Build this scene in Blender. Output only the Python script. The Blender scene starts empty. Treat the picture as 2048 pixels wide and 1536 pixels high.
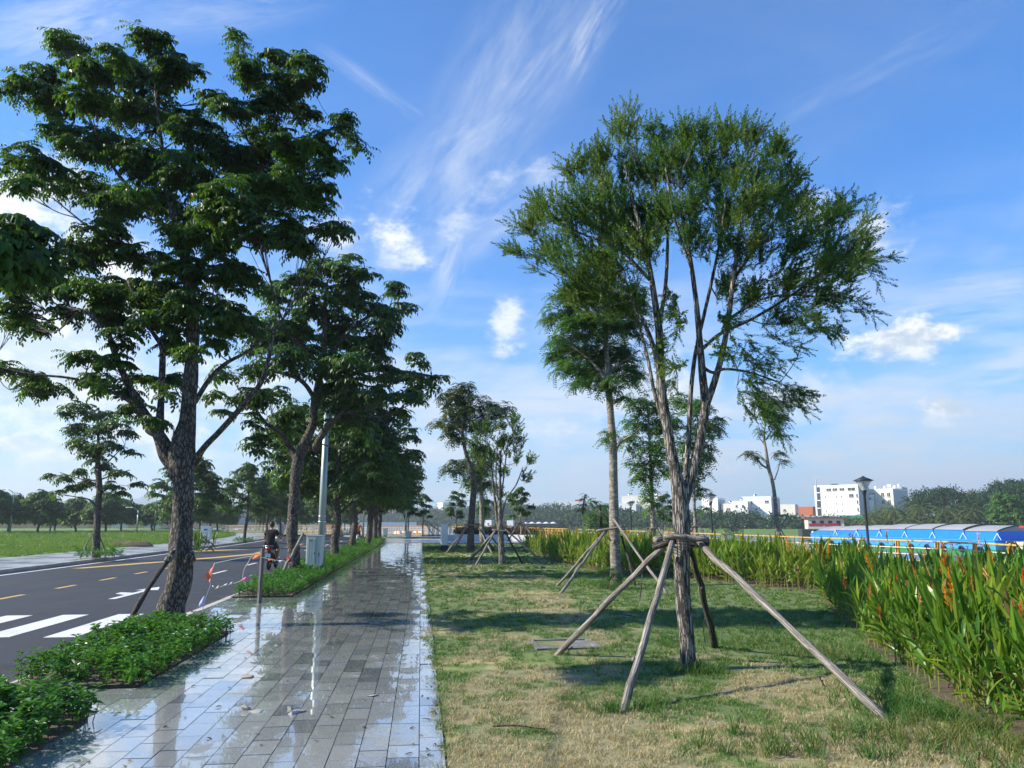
import bpy, bmesh, math, random
import numpy as np
from mathutils import Vector, Matrix, noise as mnoise

# ------------------------------------------------------------------ camera
F_PX = 1538.0; EYE = 1.6
PITCH = math.radians(10.10); YAW = math.radians(6.65)
sc = bpy.context.scene
COL = sc.collection
cam_d = bpy.data.cameras.new("camera"); cam = bpy.data.objects.new("camera", cam_d); COL.objects.link(cam)
cam_d.sensor_width = 36.0; cam_d.lens = 36.0 * F_PX / 2048.0
cam_d.clip_start = 0.05; cam_d.clip_end = 20000
cam.location = (0, 0, EYE); cam.rotation_euler = (math.pi/2 + PITCH, 0, -YAW)
sc.camera = cam

def ray(u, v):
    x = (u-1024)/F_PX; y = (768-v)/F_PX
    f = math.cos(PITCH)-y*math.sin(PITCH); z = math.sin(PITCH)+y*math.cos(PITCH)
    return np.array([x*math.cos(YAW)+f*math.sin(YAW), -x*math.sin(YAW)+f*math.cos(YAW), z]), f
def G(u, v, z=0.0):
    r, f = ray(u, v); t = (z-EYE)/r[2]; return (r[0]*t, r[1]*t)
def PD(u, v, d):
    """point on the sight line at forward distance d (metres)"""
    r, f = ray(u, v); p = r*(d/f); p[2] += EYE; return p
def fwd(x, y): return x*math.sin(YAW)+y*math.cos(YAW)

# ------------------------------------------------------------------ sun, world, exposure
SUN_EL = math.radians(33)
SD = Vector((-0.999*math.cos(SUN_EL), 0.02*math.cos(SUN_EL), math.sin(SUN_EL))).normalized()
sun_d = bpy.data.lights.new("sun", 'SUN'); sun = bpy.data.objects.new("sun", sun_d); COL.objects.link(sun)
sun_d.energy = 5.0; sun_d.angle = math.radians(0.5); sun_d.color = (1.0, 0.92, 0.78)
sun.rotation_euler = SD.to_track_quat('Z', 'Y').to_euler()
sun.location = (-40, 10, 40)
vs = sc.view_settings; sc.display_settings.display_device = 'sRGB'
vs.view_transform = 'Standard'; vs.look = 'None'; vs.gamma = 1.0; vs.exposure = 0.92; vs.use_curve_mapping = False
sc.cycles.use_denoising = True
sc.cycles.max_bounces = 8; sc.cycles.diffuse_bounces = 3; sc.cycles.glossy_bounces = 3
sc.cycles.transmission_bounces = 3; sc.cycles.transparent_max_bounces = 6; sc.cycles.volume_bounces = 0
sc.cycles.use_adaptive_sampling = True; sc.cycles.adaptive_threshold = 0.02
sc.cycles.caustics_reflective = False; sc.cycles.caustics_refractive = False
sc.cycles.sample_clamp_indirect = 4.0

# ---- node helpers
class NT:
    def __init__(s, tree): s.t = tree; s.n = tree.nodes; s.l = tree.links
    def node(s, typ, ins=None, **kw):
        nd = s.n.new(typ)
        for k, v in kw.items(): setattr(nd, k, v)
        if ins:
            it = ins.items() if isinstance(ins, dict) else enumerate(ins)
            for k, v in it:
                if v is None: continue
                s.put(nd.inputs[k], v)
        return nd
    def put(s, sock, v):
        if isinstance(v, bpy.types.NodeSocket): s.l.new(v, sock)
        elif isinstance(v, bpy.types.Node): s.l.new(v.outputs[0], sock)
        else:
            if sock.type == 'RGBA' and hasattr(v, '__len__') and len(v) == 3: v = (*v, 1.0)
            sock.default_value = v
    def m(s, op, a, b=None, c=None, clamp=False):
        nd = s.node('ShaderNodeMath', [a, b, c], operation=op); nd.use_clamp = clamp; return nd.outputs[0]
    def v(s, op, a, b=None, scale=None):
        nd = s.node('ShaderNodeVectorMath', [a, b], operation=op)
        if scale is not None: s.put(nd.inputs['Scale'], scale)
        return nd.outputs['Value'] if op in ('DOT_PRODUCT', 'LENGTH', 'DISTANCE') else nd.outputs[0]
    def mix(s, f, a, b, blend='MIX'):
        nd = s.node('ShaderNodeMix', None, data_type='RGBA', blend_type=blend)
        s.put(nd.inputs[0], f); s.put(nd.inputs[6], a); s.put(nd.inputs[7], b); return nd.outputs[2]
    def noise(s, vec, scale=1.0, detail=3.0, rough=0.55, dist=0.0):
        nd = s.node('ShaderNodeTexNoise', None); s.put(nd.inputs['Vector'], vec)
        nd.inputs['Scale'].default_value = scale; nd.inputs['Detail'].default_value = detail
        nd.inputs['Roughness'].default_value = rough; nd.inputs['Distortion'].default_value = dist
        return nd.outputs[0]
    def ramp(s, x, lo, hi, a=0.0, b=1.0, smooth=True):
        nd = s.node('ShaderNodeMapRange', [x, lo, hi, a, b]); nd.clamp = True
        if smooth: nd.interpolation_type = 'SMOOTHSTEP'
        return nd.outputs[0]
    def xyz(s, vec): nd = s.node('ShaderNodeSeparateXYZ', [vec]); return nd.outputs
    def comb(s, x, y, z): return s.node('ShaderNodeCombineXYZ', [x, y, z]).outputs[0]

def build_world():
    w = bpy.data.worlds.new("World"); sc.world = w; w.use_nodes = True
    w.node_tree.nodes.clear(); n = NT(w.node_tree)
    d = n.v('NORMALIZE', n.node('ShaderNodeTexCoord').outputs['Generated'])
    sky = n.node('ShaderNodeTexSky'); sky.sky_type = 'NISHITA'; sky.sun_disc = False
    sky.sun_elevation = SUN_EL; sky.sun_rotation = math.atan2(SD.x, SD.y)
    sky.altitude = 0; sky.air_density = 1.0; sky.dust_density = 0.25; sky.ozone_density = 1.6
    z = n.xyz(d)[2]
    el = n.m('MAXIMUM', z, 0.0)
    base = n.mix(1.0, sky.outputs[0], SKY_TINT, 'MULTIPLY')
    # pale low air
    low = n.m('POWER', n.m('SUBTRACT', 1.0, n.m('MINIMUM', n.m('MULTIPLY', el, 1.8), 1.0)), 4.0)
    base = n.mix(n.m('MULTIPLY', low, 0.60), base, SKY_LOW)
    # horizontal cloud-plane coordinates (for veils)
    inv = n.m('DIVIDE', 1.0, n.m('ADD', el, 0.12))
    plane = n.v('SCALE', d, scale=inv)
    # fluffy noise used by all small clouds
    wob = n.noise(n.v('MULTIPLY', d, (1, 1, 1.5)), 9.0, 6.0, 0.62)
    fine = n.noise(n.v('MULTIPLY', d, (1, 1, 1.6)), 24.0, 7.0, 0.66)
    dens = None; puff = None
    def frame(u, v, ang):
        c, _ = ray(u, v); c = c/np.linalg.norm(c)
        c2, _ = ray(u+10*math.cos(ang), v-10*math.sin(ang)); c2 = c2/np.linalg.norm(c2)
        t1 = c2-c; t1 -= c*np.dot(t1, c); t1 /= np.linalg.norm(t1); t2 = np.cross(t1, c); t2 /= np.linalg.norm(t2)
        if t2[2] < 0: t2 = -t2
        return c, t1, t2
    def local(u, v, ru, rv, ang):
        c, t1, t2 = frame(u, v, math.radians(ang))
        k = np.linalg.norm(ray(u, v)[0])*F_PX
        a = n.m('MULTIPLY', n.v('DOT_PRODUCT', n.v('SUBTRACT', d, tuple(c)), tuple(t1)), k/ru)
        b = n.m('MULTIPLY', n.v('DOT_PRODUCT', n.v('SUBTRACT', d, tuple(c)), tuple(t2)), k/rv)
        return a, b
    def addp(x):
        nonlocal puff
        puff = x if puff is None else n.m('MAXIMUM', puff, x)
    def add(x):
        nonlocal dens
        dens = x if dens is None else n.m('MAXIMUM', dens, x)
    # small cumulus (u, v, half width, half height, angle, strength)
    for (u, v, ru, rv, ang, st, soft) in CUMULUS:
        a, b = local(u, v, ru, rv, ang)
        # flat-ish base: below centre falls quicker
        r = n.m('SQRT', n.m('ADD', n.m('MULTIPLY', a, a), n.m('MULTIPLY', b, b)))
        e = n.m('ADD', r, n.m('MULTIPLY', n.m('SUBTRACT', wob, 0.5), -2.6))
        e = n.m('ADD', e, n.m('MULTIPLY', n.m('SUBTRACT', fine, 0.5), -2.4))
        addp(n.m('MULTIPLY', n.ramp(e, 1.25, 1.1-soft), n.m('MULTIPLY', n.ramp(b, -1.3, 0.1, 0.45, 1.0), min(1.0, st*1.05))))
    # cirrus streaks: long ellipse times noise stretched along it
    for (u, v, ru, rv, ang, st, seed) in CIRRUS:
        a, b = local(u, v, ru, rv, ang)
        asp = ru/rv
        q = n.comb(n.m('MULTIPLY', a, 1.1), n.m('MULTIPLY', b, 1.5), float(seed))
        s1 = n.noise(q, 1.0, 8.0, 0.62, 0.9)
        s2 = n.noise(n.comb(n.m('MULTIPLY', a, 2.0), n.m('MULTIPLY', b, 3.2), float(seed)+3.3), 1.3, 7.0, 0.62, 1.2)
        r = n.m('SQRT', n.m('ADD', n.m('MULTIPLY', a, a), n.m('MULTIPLY', b, b)))
        env = n.ramp(r, 1.0, 0.1)
        t = n.m('MULTIPLY', n.ramp(n.m('ADD', n.m('MULTIPLY', s1, 0.68), n.m('MULTIPLY', s2, 0.32)), 0.30, 0.78), env)
        add(n.m('MULTIPLY', t, min(1.0, st*1.35)))
    # general low veils: bands of soft cloud near the horizon
    v1 = n.noise(n.v('MULTIPLY', plane, (0.55, 0.9, 0.5)), 1.1, 7.0, 0.58, 0.3)
    v2 = n.noise(n.v('MULTIPLY', d, (1.0, 1.0, 3.6)), 4.2, 7.0, 0.58, 0.35)
    lowmask = n.ramp(el, 0.42, 0.10)
    veil = n.m('MULTIPLY', n.ramp(n.m('ADD', n.m('MULTIPLY', v1, 0.45), n.m('MULTIPLY', v2, 0.55)), 0.42, 0.60), lowmask)
    add(n.m('MULTIPLY', veil, 0.85))
    hi = n.m('MULTIPLY', n.ramp(v1, 0.52, 0.85), 0.14); add(hi)
    # cloud colour: whiter when thick and high, lavender grey low
    shade = n.noise(n.v('MULTIPLY', d, (1, 1, 3.0)), 5.0, 4.0, 0.5)
    ccol = n.mix(n.ramp(el, 0.03, 0.30), CLOUD_LOW, CLOUD_HI)
    ccol = n.mix(n.ramp(shade, 0.3, 0.7, 0.0, 0.28), ccol, CLOUD_SHADE)
    out = n.mix(dens, base, ccol)
    pc = n.mix(n.ramp(fine, 0.40, 0.62), CLOUD_SHADE, (8.6, 8.7, 8.9)); out = n.mix(puff, out, pc)
    bg = n.node('ShaderNodeBackground', [out, SKY_STRENGTH])
    n.l.new(bg.outputs[0], n.node('ShaderNodeOutputWorld').inputs[0])
    w.cycles.sampling_method = 'MANUAL'; w.cycles.sample_map_resolution = 512

SKY_STRENGTH = 0.076
SKY_TINT = (0.17, 0.93, 1.70)
SKY_LOW = (3.9, 5.5, 6.1)
CLOUD_HI = (7.0, 7.2, 7.5); CLOUD_LOW = (6.0, 6.5, 6.9); CLOUD_SHADE = (4.6, 5.5, 6.2)
CUMULUS = [(1810, 692, 130, 42, 4, 0.95, 0.7), (1850, 670, 60, 40, 0, 0.95, 0.6), (1893, 815, 55, 30, 0, 0.9, 0.6), (785, 475, 75, 60, -20, 0.85, 0.9),
           (1735, 480, 55, 70, -60, 0.62, 0.9), (1630, 430, 60, 40, 0, 0.5, 0.9), (50, 400, 120, 85, 10, 1.0, 0.8), (180, 600, 220, 130, 0, 0.95, 1.0), (60, 760, 200, 80, 0, 1.0, 1.0), (300, 880, 260, 60, 0, 0.9, 1.0), (120, 900, 220, 50, 0, 0.9, 1.0), (640, 900, 200, 60, 0, .7, 1.1), (1015, 655, 42, 45, 70, 0.75, 0.9),
           (915, 445, 60, 44, 60, 0.42, 1.1), (1000, 365, 70, 34, 30, 0.38, 1.1), (1085, 355, 70, 30, 0, 0.36, 1.1), (880, 480, 50, 30, 50, 0.3, 1.1), (1560, 800, 130, 60, 0, 0.55, 1.0), (1300, 780, 160, 110, 0, 0.6, 1.1),
           (1110, 860, 70, 26, 0, 0.5, 0.9), (670, 480, 80, 50, 0, 0.6, 1.0), (450, 780, 200, 90, 0, 0.8, 1.1), (120, 830, 200, 110, 0, 0.7, 1.1), (300, 985, 22, 10, 0, 0.7, 0.7),
           (1420, 930, 70, 28, 0, 0.5, 0.9), (1640, 955, 50, 22, 0, 0.45, 0.9)]
CIRRUS = [(1010, 190, 440, 170, 58, 0.40, 1.0), (900, 350, 340, 150, 46, 0.5, 4.0), (1000, 420, 260, 110, 30, .45, 5.0), (1180, 60, 200, 60, 62, 0.5, 7.0), (900, 540, 150, 45, 68, 0.5, 11.0),
          (120, 50, 260, 90, 14, 0.55, 14.0), (430, 20, 300, 70, 6, 0.3, 15.0), (1900, 610, 420, 85, 8, 0.8, 17.0), (1650, 540, 260, 60, 14, 0.5, 19.0), (1780, 120, 380, 80, 28, 0.16, 23.0),
          (1100, 770, 380, 60, 4, 0.5, 27.0), (1950, 750, 300, 70, 6, 0.55, 29.0), (1250, 640, 300, 120, 10, 0.45, 31.0), (760, 180, 200, 26, -35, 0.25, 37.0)]
build_world()
# ------------------------------------------------------------------ mesh helpers
RNG = np.random.default_rng(7)
def unit(a): return a/np.maximum(np.linalg.norm(a, axis=-1, keepdims=True), 1e-9)
class Geo:
    def __init__(s): s.V = []; s.Q = []; s.T = []; s.n = 0; s.smooth = True
    def add(s, V, Q=None, T=None):
        V = np.asarray(V, float).reshape(-1, 3); s.V.append(V)
        if Q is not None and len(Q): s.Q.append(np.asarray(Q, int).reshape(-1, 4)+s.n)
        if T is not None and len(T): s.T.append(np.asarray(T, int).reshape(-1, 3)+s.n)
        s.n += len(V); return s
    def arrays(s):
        V = np.concatenate(s.V) if s.V else np.zeros((0, 3))
        Q = np.concatenate(s.Q) if s.Q else np.zeros((0, 4), int)
        T = np.concatenate(s.T) if s.T else np.zeros((0, 3), int)
        return V, Q, T
    def mesh(s, name, mats, smooth=False):
        V, Q, T = s.arrays(); me = bpy.data.meshes.new(name)
        me.vertices.add(len(V)); me.vertices.foreach_set('co', V.astype(np.float32).ravel())
        nl = len(Q)*4+len(T)*3; me.loops.add(nl)
        me.loops.foreach_set('vertex_index', np.concatenate([Q.ravel(), T.ravel()]).astype(np.int32))
        me.polygons.add(len(Q)+len(T))
        st = np.concatenate([np.arange(len(Q))*4, len(Q)*4+np.arange(len(T))*3]).astype(np.int32)
        me.polygons.foreach_set('loop_start', st)
        me.polygons.foreach_set('use_smooth', np.full(len(Q)+len(T), bool(smooth)))
        me.update(calc_edges=True)
        for m in (mats if isinstance(mats, (list, tuple)) else [mats]): me.materials.append(m)
        return me
    # primitives
    def box(s, c, size, rz=0.0, M=None):
        sx, sy, sz = [q/2 for q in size]
        V = np.array([[x, y, z] for z in (-sz, sz) for y in (-sy, sy) for x in (-sx, sx)], float)
        if M is not None: V = V@np.array(M).T
        if rz: c_, s_ = math.cos(rz), math.sin(rz); V = V@np.array([[c_, s_, 0], [-s_, c_, 0], [0, 0, 1]])
        s.add(V+np.array(c), [[0, 2, 3, 1], [4, 5, 7, 6], [0, 1, 5, 4], [2, 6, 7, 3], [0, 4, 6, 2], [1, 3, 7, 5]]); return s
    def tube(s, P, R, seg=8, cap=True, wob=0.0, wscale=3.0, seed=0.0):
        P = np.asarray(P, float); R = np.broadcast_to(np.asarray(R, float), (len(P),))
        T = np.gradient(P, axis=0); T = unit(T)
        up = np.array([0, 0, 1.0]) if abs(T[0][2]) < 0.9 else np.array([1.0, 0, 0])
        rings = []; a = np.linspace(0, 2*math.pi, seg, endpoint=False); U = None
        for i in range(len(P)):
            if U is None: U = np.cross(T[i], up)
            else: U = U-T[i]*np.dot(U, T[i])
            U = U/max(np.linalg.norm(U), 1e-9); W = np.cross(T[i], U)
            r = np.full(seg, R[i])
            if wob:
                for k in range(seg):
                    q = P[i]+(U*math.cos(a[k])+W*math.sin(a[k]))*R[i]
                    r[k] *= 1+wob*mnoise.noise(Vector((q[0]*wscale*2+seed, q[1]*wscale*2, q[2]*wscale)))
            rings.append(P[i]+np.outer(np.cos(a)*r, U)+np.outer(np.sin(a)*r, W))
        V = np.concatenate(rings); n = len(P); Q = []
        k = np.arange(seg); k2 = (k+1) % seg
        for i in range(n-1): Q.append(np.stack([i*seg+k, i*seg+k2, (i+1)*seg+k2, (i+1)*seg+k], 1))
        Tt = []
        if cap:
            V = np.concatenate([V, P[:1], P[-1:]]); b = n*seg
            Tt = [[b, k2_, k_] for k_, k2_ in zip(k, k2)]+[[b+1, (n-1)*seg+k_, (n-1)*seg+k2_] for k_, k2_ in zip(k, k2)]
        s.add(V, np.concatenate(Q), Tt); return s
    def rod(s, a, b, r, r2=None, seg=8): return s.tube([a, b], [r, r if r2 is None else r2], seg)
    def ball(s, c, r, seg=12, rings=8, M=None):
        r = np.broadcast_to(np.asarray(r, float), (3,)); V = []; Q = []; T = []
        for i in range(1, rings):
            th = math.pi*i/rings
            for j in range(seg):
                ph = 2*math.pi*j/seg; V.append([math.sin(th)*math.cos(ph), math.sin(th)*math.sin(ph), math.cos(th)])
        for i in range(rings-2):
            for j in range(seg): Q.append([i*seg+j, (i+1)*seg+j, (i+1)*seg+(j+1) % seg, i*seg+(j+1) % seg])
        t = len(V); V += [[0, 0, 1], [0, 0, -1]]
        for j in range(seg): T += [[t, j, (j+1) % seg], [t+1, (rings-2)*seg+(j+1) % seg, (rings-2)*seg+j]]
        V = np.array(V)*r
        if M is not None: V = V@np.array(M).T
        s.add(V+np.array(c), Q, T); return s
    def lathe(s, c, prof, seg=12, M=None):
        V = []; Q = []
        for (r, z) in prof:
            for j in range(seg): V.append([r*math.cos(2*math.pi*j/seg), r*math.sin(2*math.pi*j/seg), z])
        for i in range(len(prof)-1):
            for j in range(seg): Q.append([i*seg+j, i*seg+(j+1) % seg, (i+1)*seg+(j+1) % seg, (i+1)*seg+j])
        V = np.array(V)
        if M is not None: V = V@np.array(M).T
        s.add(V+np.array(c), Q); return s
    def torus(s, c, R, r, axis=(1, 0, 0), seg=24, sg=8):
        ax = unit(np.array(axis, float)); u = np.cross(ax, [0, 0, 1.0]); u = unit(u) if np.linalg.norm(u) > .1 else np.array([1.0, 0, 0]); w = np.cross(ax, u)
        V = []; Q = []
        for i in range(seg):
            a = 2*math.pi*i/seg; d = u*math.cos(a)+w*math.sin(a)
            for j in range(sg):
                b = 2*math.pi*j/sg; V.append(np.array(c)+d*(R+r*math.cos(b))+ax*r*math.sin(b))
        for i in range(seg):
            for j in range(sg): Q.append([i*sg+j, ((i+1) % seg)*sg+j, ((i+1) % seg)*sg+(j+1) % sg, i*sg+(j+1) % sg])
        s.add(V, Q); return s
    def prism(s, poly, z0, z1):
        """extruded polygon (list of xy, counter-clockwise), ear-free fan on convex or via tessellation"""
        from mathutils.geometry import tessellate_polygon
        n = len(poly); V = [[p[0], p[1], z0] for p in poly]+[[p[0], p[1], z1] for p in poly]
        tr = tessellate_polygon([[Vector((p[0], p[1], 0)) for p in poly]])
        area = sum(poly[i][0]*poly[(i+1) % n][1]-poly[(i+1) % n][0]*poly[i][1] for i in range(n))
        T = []
        for t in tr:
            a, b, c = t
            cr = (poly[b][0]-poly[a][0])*(poly[c][1]-poly[a][1])-(poly[b][1]-poly[a][1])*(poly[c][0]-poly[a][0])
            if cr < 0: a, c = c, a
            T += [[n+a, n+b, n+c], [c, b, a]]
        Q = [[i, (i+1) % n, n+(i+1) % n, n+i] for i in range(n)]
        if area < 0: Q = [q[::-1] for q in Q]
        s.add(V, Q, T); return s
    def strip(s, L, R, z):
        n = len(L); V = [[p[0], p[1], z] for p in L]+[[p[0], p[1], z] for p in R]
        s.add(V, [[i, n+i, n+i+1, i+1] for i in range(n-1)]); return s
    def grid(s, x0, x1, y0, y1, nx, ny, zf):
        X, Y = np.meshgrid(np.linspace(x0, x1, nx), np.linspace(y0, y1, ny)); Z = np.vectorize(zf)(X, Y)
        V = np.stack([X, Y, Z], -1).reshape(-1, 3); i, j = np.meshgrid(np.arange(nx-1), np.arange(ny-1))
        a = (j*nx+i).ravel(); s.add(V, np.stack([a, a+1, a+nx+1, a+nx], 1)); return s

def obj(name, geo, mat, parent=None, smooth=False, loc=None):
    me = geo.mesh(name, mat, smooth) if isinstance(geo, Geo) else geo
    o = bpy.data.objects.new(name, me); COL.objects.link(o)
    if parent is not None: o.parent = parent
    if loc is not None: o.location = loc
    return o
def tag(o, label=None, cat=None, group=None, kind=None):
    if label: o['label'] = label
    if cat: o['category'] = cat
    if group: o['group'] = group
    if kind: o['kind'] = kind
    return o
def thing(name, label, cat, loc=(0, 0, 0), rz=0.0, group=None):
    o = bpy.data.objects.new(name, None); COL.objects.link(o); o.location = loc; o.rotation_euler = (0, 0, rz)
    o.empty_display_size = 0.3
    return tag(o, label, cat, group)
def struct(name, geo, mat, smooth=False): return tag(obj(name, geo, mat, smooth=smooth), kind='structure')
def copy_tree(o, label, loc, rz=0.0, scale=1.0, parent=None):
    c = o.copy(); COL.objects.link(c); c.parent = parent
    if parent is None:
        c['label'] = label; c.location = loc; c.rotation_euler = (0, 0, rz)
        c.scale = (scale, scale, scale) if not hasattr(scale, '__len__') else scale
    for ch in list(o.children): copy_tree(ch, None, None, parent=c)
    return c

def cr(P, n=6):
    """Catmull-Rom through points of any dimension"""
    P = np.asarray(P, float); Q = np.vstack([2*P[0]-P[1], P, 2*P[-1]-P[-2]]); out = []
    for i in range(len(P)-1):
        p0, p1, p2, p3 = Q[i:i+4]
        for t in np.linspace(0, 1, n, endpoint=False):
            out.append(0.5*((2*p1)+(-p0+p2)*t+(2*p0-5*p1+4*p2-p3)*t*t+(-p0+3*p1-3*p2+p3)*t**3))
    out.append(P[-1]); return np.array(out)

# leaves: arrays of base point, direction, normal, length, width
def leaf4(B, D, N, L, W, fold=0.15, mid=0.45):
    B = np.asarray(B, float); D = unit(np.asarray(D, float)); N = np.asarray(N, float)
    S = unit(np.cross(D, N)); N = np.cross(S, D); L = np.asarray(L).reshape(-1, 1); W = np.asarray(W).reshape(-1, 1)
    m = B+D*L*mid
    V = np.stack([B, m+S*W/2+N*W*fold, B+D*L, m-S*W/2+N*W*fold], 1); n = len(B)
    return V.reshape(-1, 3), np.arange(n*4).reshape(n, 4)
def leaf6(B, D, N, L, W, fold=0.2, droop=0.12):
    B = np.asarray(B, float); D = unit(np.asarray(D, float)); N = np.asarray(N, float)
    S = unit(np.cross(D, N)); N = np.cross(S, D); L = np.asarray(L).reshape(-1, 1); W = np.asarray(W).reshape(-1, 1)
    m1 = B+D*L*.3; m2 = B+D*L*.7-N*L*droop*.5
    V = np.stack([B, m1+S*W/2+N*W*fold, m2+S*W*.42+N*W*fold, B+D*L-N*L*droop, m2-S*W*.42+N*W*fold, m1-S*W/2+N*W*fold], 1)
    n = len(B); a = np.arange(n)[:, None]*6
    return V.reshape(-1, 3), np.concatenate([a+[[0, 1, 2, 3]], a+[[0, 3, 4, 5]]])
def rotz(a):
    c, s = np.cos(a), np.sin(a); z = np.zeros_like(a); o = np.ones_like(a)
    return np.stack([np.stack([c, -s, z], -1), np.stack([s, c, z], -1), np.stack([z, z, o], -1)], -2)
def rotx(a):
    c, s = np.cos(a), np.sin(a); z = np.zeros_like(a); o = np.ones_like(a)
    return np.stack([np.stack([o, z, z], -1), np.stack([z, c, -s], -1), np.stack([z, s, c], -1)], -2)
def align(D, roll=None):
    """matrices turning +Z to D"""
    D = unit(np.asarray(D, float)); ref = np.where(np.abs(D[:, 2:3]) < .95, [[0, 0, 1.0]], [[1.0, 0, 0]])
    X = unit(np.cross(ref, D)); Y = np.cross(D, X); M = np.stack([X, Y, D], -1)
    if roll is not None: M = M@rotz(roll)
    return M
def scatter(geo, temps, P, M, S, rng=RNG, pick=None):
    """stamp templates (list of Geo) at P with matrices M and scale S into geo"""
    P = np.asarray(P, float); S = np.broadcast_to(np.asarray(S, float), (len(P),))
    pick = rng.integers(0, len(temps), len(P)) if pick is None else pick
    for t, g in enumerate(temps):
        idx = np.nonzero(pick == t)[0]
        if not len(idx): continue
        V, Q, T = g.arrays()
        W = np.einsum('nij,vj->nvi', M[idx]*S[idx, None, None], V)+P[idx, None, :]
        off = (np.arange(len(idx))*len(V))[:, None, None]
        geo.add(W.reshape(-1, 3), (Q[None]+off).reshape(-1, 4) if len(Q) else None, (T[None]+off).reshape(-1, 3) if len(T) else None)
    return geo
def in_poly(poly, X, Y):
    ins = np.zeros(len(X), bool); n = len(poly)
    for i in range(n):
        x0, y0 = poly[i]; x1, y1 = poly[(i+1) % n]
        c = ((y0 > Y) != (y1 > Y)) & (X < (x1-x0)*(Y-y0)/((y1-y0) if y1 != y0 else 1e-9)+x0); ins ^= c
    return ins
def sample_poly(poly, dens, rng):
    p = np.array(poly); lo, hi = p.min(0), p.max(0); n = int((hi-lo).prod()*dens)
    X = rng.uniform(lo[0], hi[0], n); Y = rng.uniform(lo[1], hi[1], n); m = in_poly(poly, X, Y); return X[m], Y[m]

# ------------------------------------------------------------------ materials
def new_mat(name):
    m = bpy.data.materials.new(name); m.use_nodes = True; m.node_tree.nodes.clear(); n = NT(m.node_tree)
    n.pos = n.node('ShaderNodeNewGeometry').outputs['Position']; n.obj = n.node('ShaderNodeTexCoord').outputs['Object']
    return m, n
def finish(n, shader, disp=None):
    n.l.new(shader.outputs[0] if isinstance(shader, bpy.types.Node) else shader, n.node('ShaderNodeOutputMaterial').inputs[0])
def prin(n, col, rough=0.6, metal=0.0, bump=None, bstr=0.3, bdist=0.02, **kw):
    p = n.node('ShaderNodeBsdfPrincipled'); n.put(p.inputs['Base Color'], col); n.put(p.inputs['Roughness'], rough)
    p.inputs['Metallic'].default_value = metal
    if bump is not None:
        b = n.node('ShaderNodeBump'); n.put(b.inputs['Strength'], bstr); b.inputs['Distance'].default_value = bdist
        n.put(b.inputs['Height'], bump); n.l.new(b.outputs[0], p.inputs['Normal'])
    for k, v in kw.items(): n.put(p.inputs[k.replace('_', ' ')], v)
    return p
def plain(name, col, rough=0.6, metal=0.0, var=0.15, scale=4.0, bump=0.0, dirt=None, stretch=(1, 1, 1), **kw):
    """paint / plastic / cloth: gentle mottling, roughness breakup, optional dirt colour"""
    m, n = new_mat(name); v = n.v('MULTIPLY', n.obj, stretch)
    a = n.noise(v, scale, 5.0, 0.6); b = n.noise(v, scale*7, 4.0, 0.6)
    c = n.mix(n.ramp(a, 0.25, 0.75), tuple(x*(1-var) for x in col), tuple(min(1, x*(1+var)) for x in col))
    if dirt is not None: c = n.mix(n.ramp(n.m('ADD', n.m('MULTIPLY', a, .6), n.m('MULTIPLY', b, .4)), 0.5, 0.72, 0.0, 0.7), c, dirt)
    r = n.m('ADD', n.m('MULTIPLY', b, 0.25), rough-0.12, clamp=True)
    finish(n, prin(n, c, r, metal, b if bump else None, bump, 0.01, **kw)); return m
def leaf_mat(name, c1, c2, c3=None, trans=0.35, rough=0.42, tcol=None, nscale=0.8, dead=0.0):
    """leaf: colour varies leaf by leaf and in patches of the plant; thin, lets light through"""
    m, n = new_mat(name); isl = n.node('ShaderNodeNewGeometry').outputs['Random Per Island']
    c = n.mix(isl, c1, c2)
    if c3 is not None: c = n.mix(n.ramp(n.m('ADD', n.noise(n.obj, nscale, 3.0), n.m('MULTIPLY', isl, 0.16)), 0.55, 0.75), c, c3)
    if dead: c = n.mix(n.m('GREATER_THAN', n.m('FRACT', n.m('MULTIPLY', isl, 31.7)), 1-dead), c, (0.26, 0.17, 0.07))
    t = tcol or tuple(min(1, x*k) for x, k in zip(c2, (1.9, 1.7, 0.8)))
    p = prin(n, c, rough, 0.0, None); p.inputs['Specular IOR Level'].default_value = 0.28
    tr = n.node('ShaderNodeBsdfTranslucent'); n.put(tr.inputs[0], n.mix(0.6, c, t))
    mx = n.node('ShaderNodeMixShader'); n.put(mx.inputs[0], trans); n.l.new(p.outputs[0], mx.inputs[1]); n.l.new(tr.outputs[0], mx.inputs[2])
    finish(n, mx); return m
def bark_mat(name, dark, light, scale=(9, 9, 2.0), fine=30.0, bstr=0.9, bdist=0.03, lichen=None, contrast=(0.35, 0.65)):
    m, n = new_mat(name); v = n.v('MULTIPLY', n.obj, scale)
    a = n.noise(v, 1.0, 8.0, 0.65, 0.6); f = n.noise(n.obj, fine, 5.0, 0.7)
    vo = n.node('ShaderNodeTexVoronoi'); vo.feature = 'DISTANCE_TO_EDGE'; n.put(vo.inputs['Vector'], n.v('ADD', v, n.v('SCALE', n.node('ShaderNodeTexNoise', {'Vector': v}).outputs[1], scale=0.8))); vo.inputs['Scale'].default_value = 1.2
    cr_ = n.ramp(vo.outputs[0], 0.0, 0.22)
    h = n.m('ADD', n.m('MULTIPLY', a, 0.6), n.m('ADD', n.m('MULTIPLY', cr_, 0.35), n.m('MULTIPLY', f, 0.25)))
    c = n.mix(n.ramp(h, contrast[0]+.15, contrast[1]+.25), dark, light)
    if lichen: c = n.mix(n.ramp(n.noise(n.obj, 4.0, 6.0, 0.75), 0.50, 0.70, 0, 0.4), c, lichen)
    finish(n, prin(n, c, 0.88, 0.0, h, bstr, bdist)); return m

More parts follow.
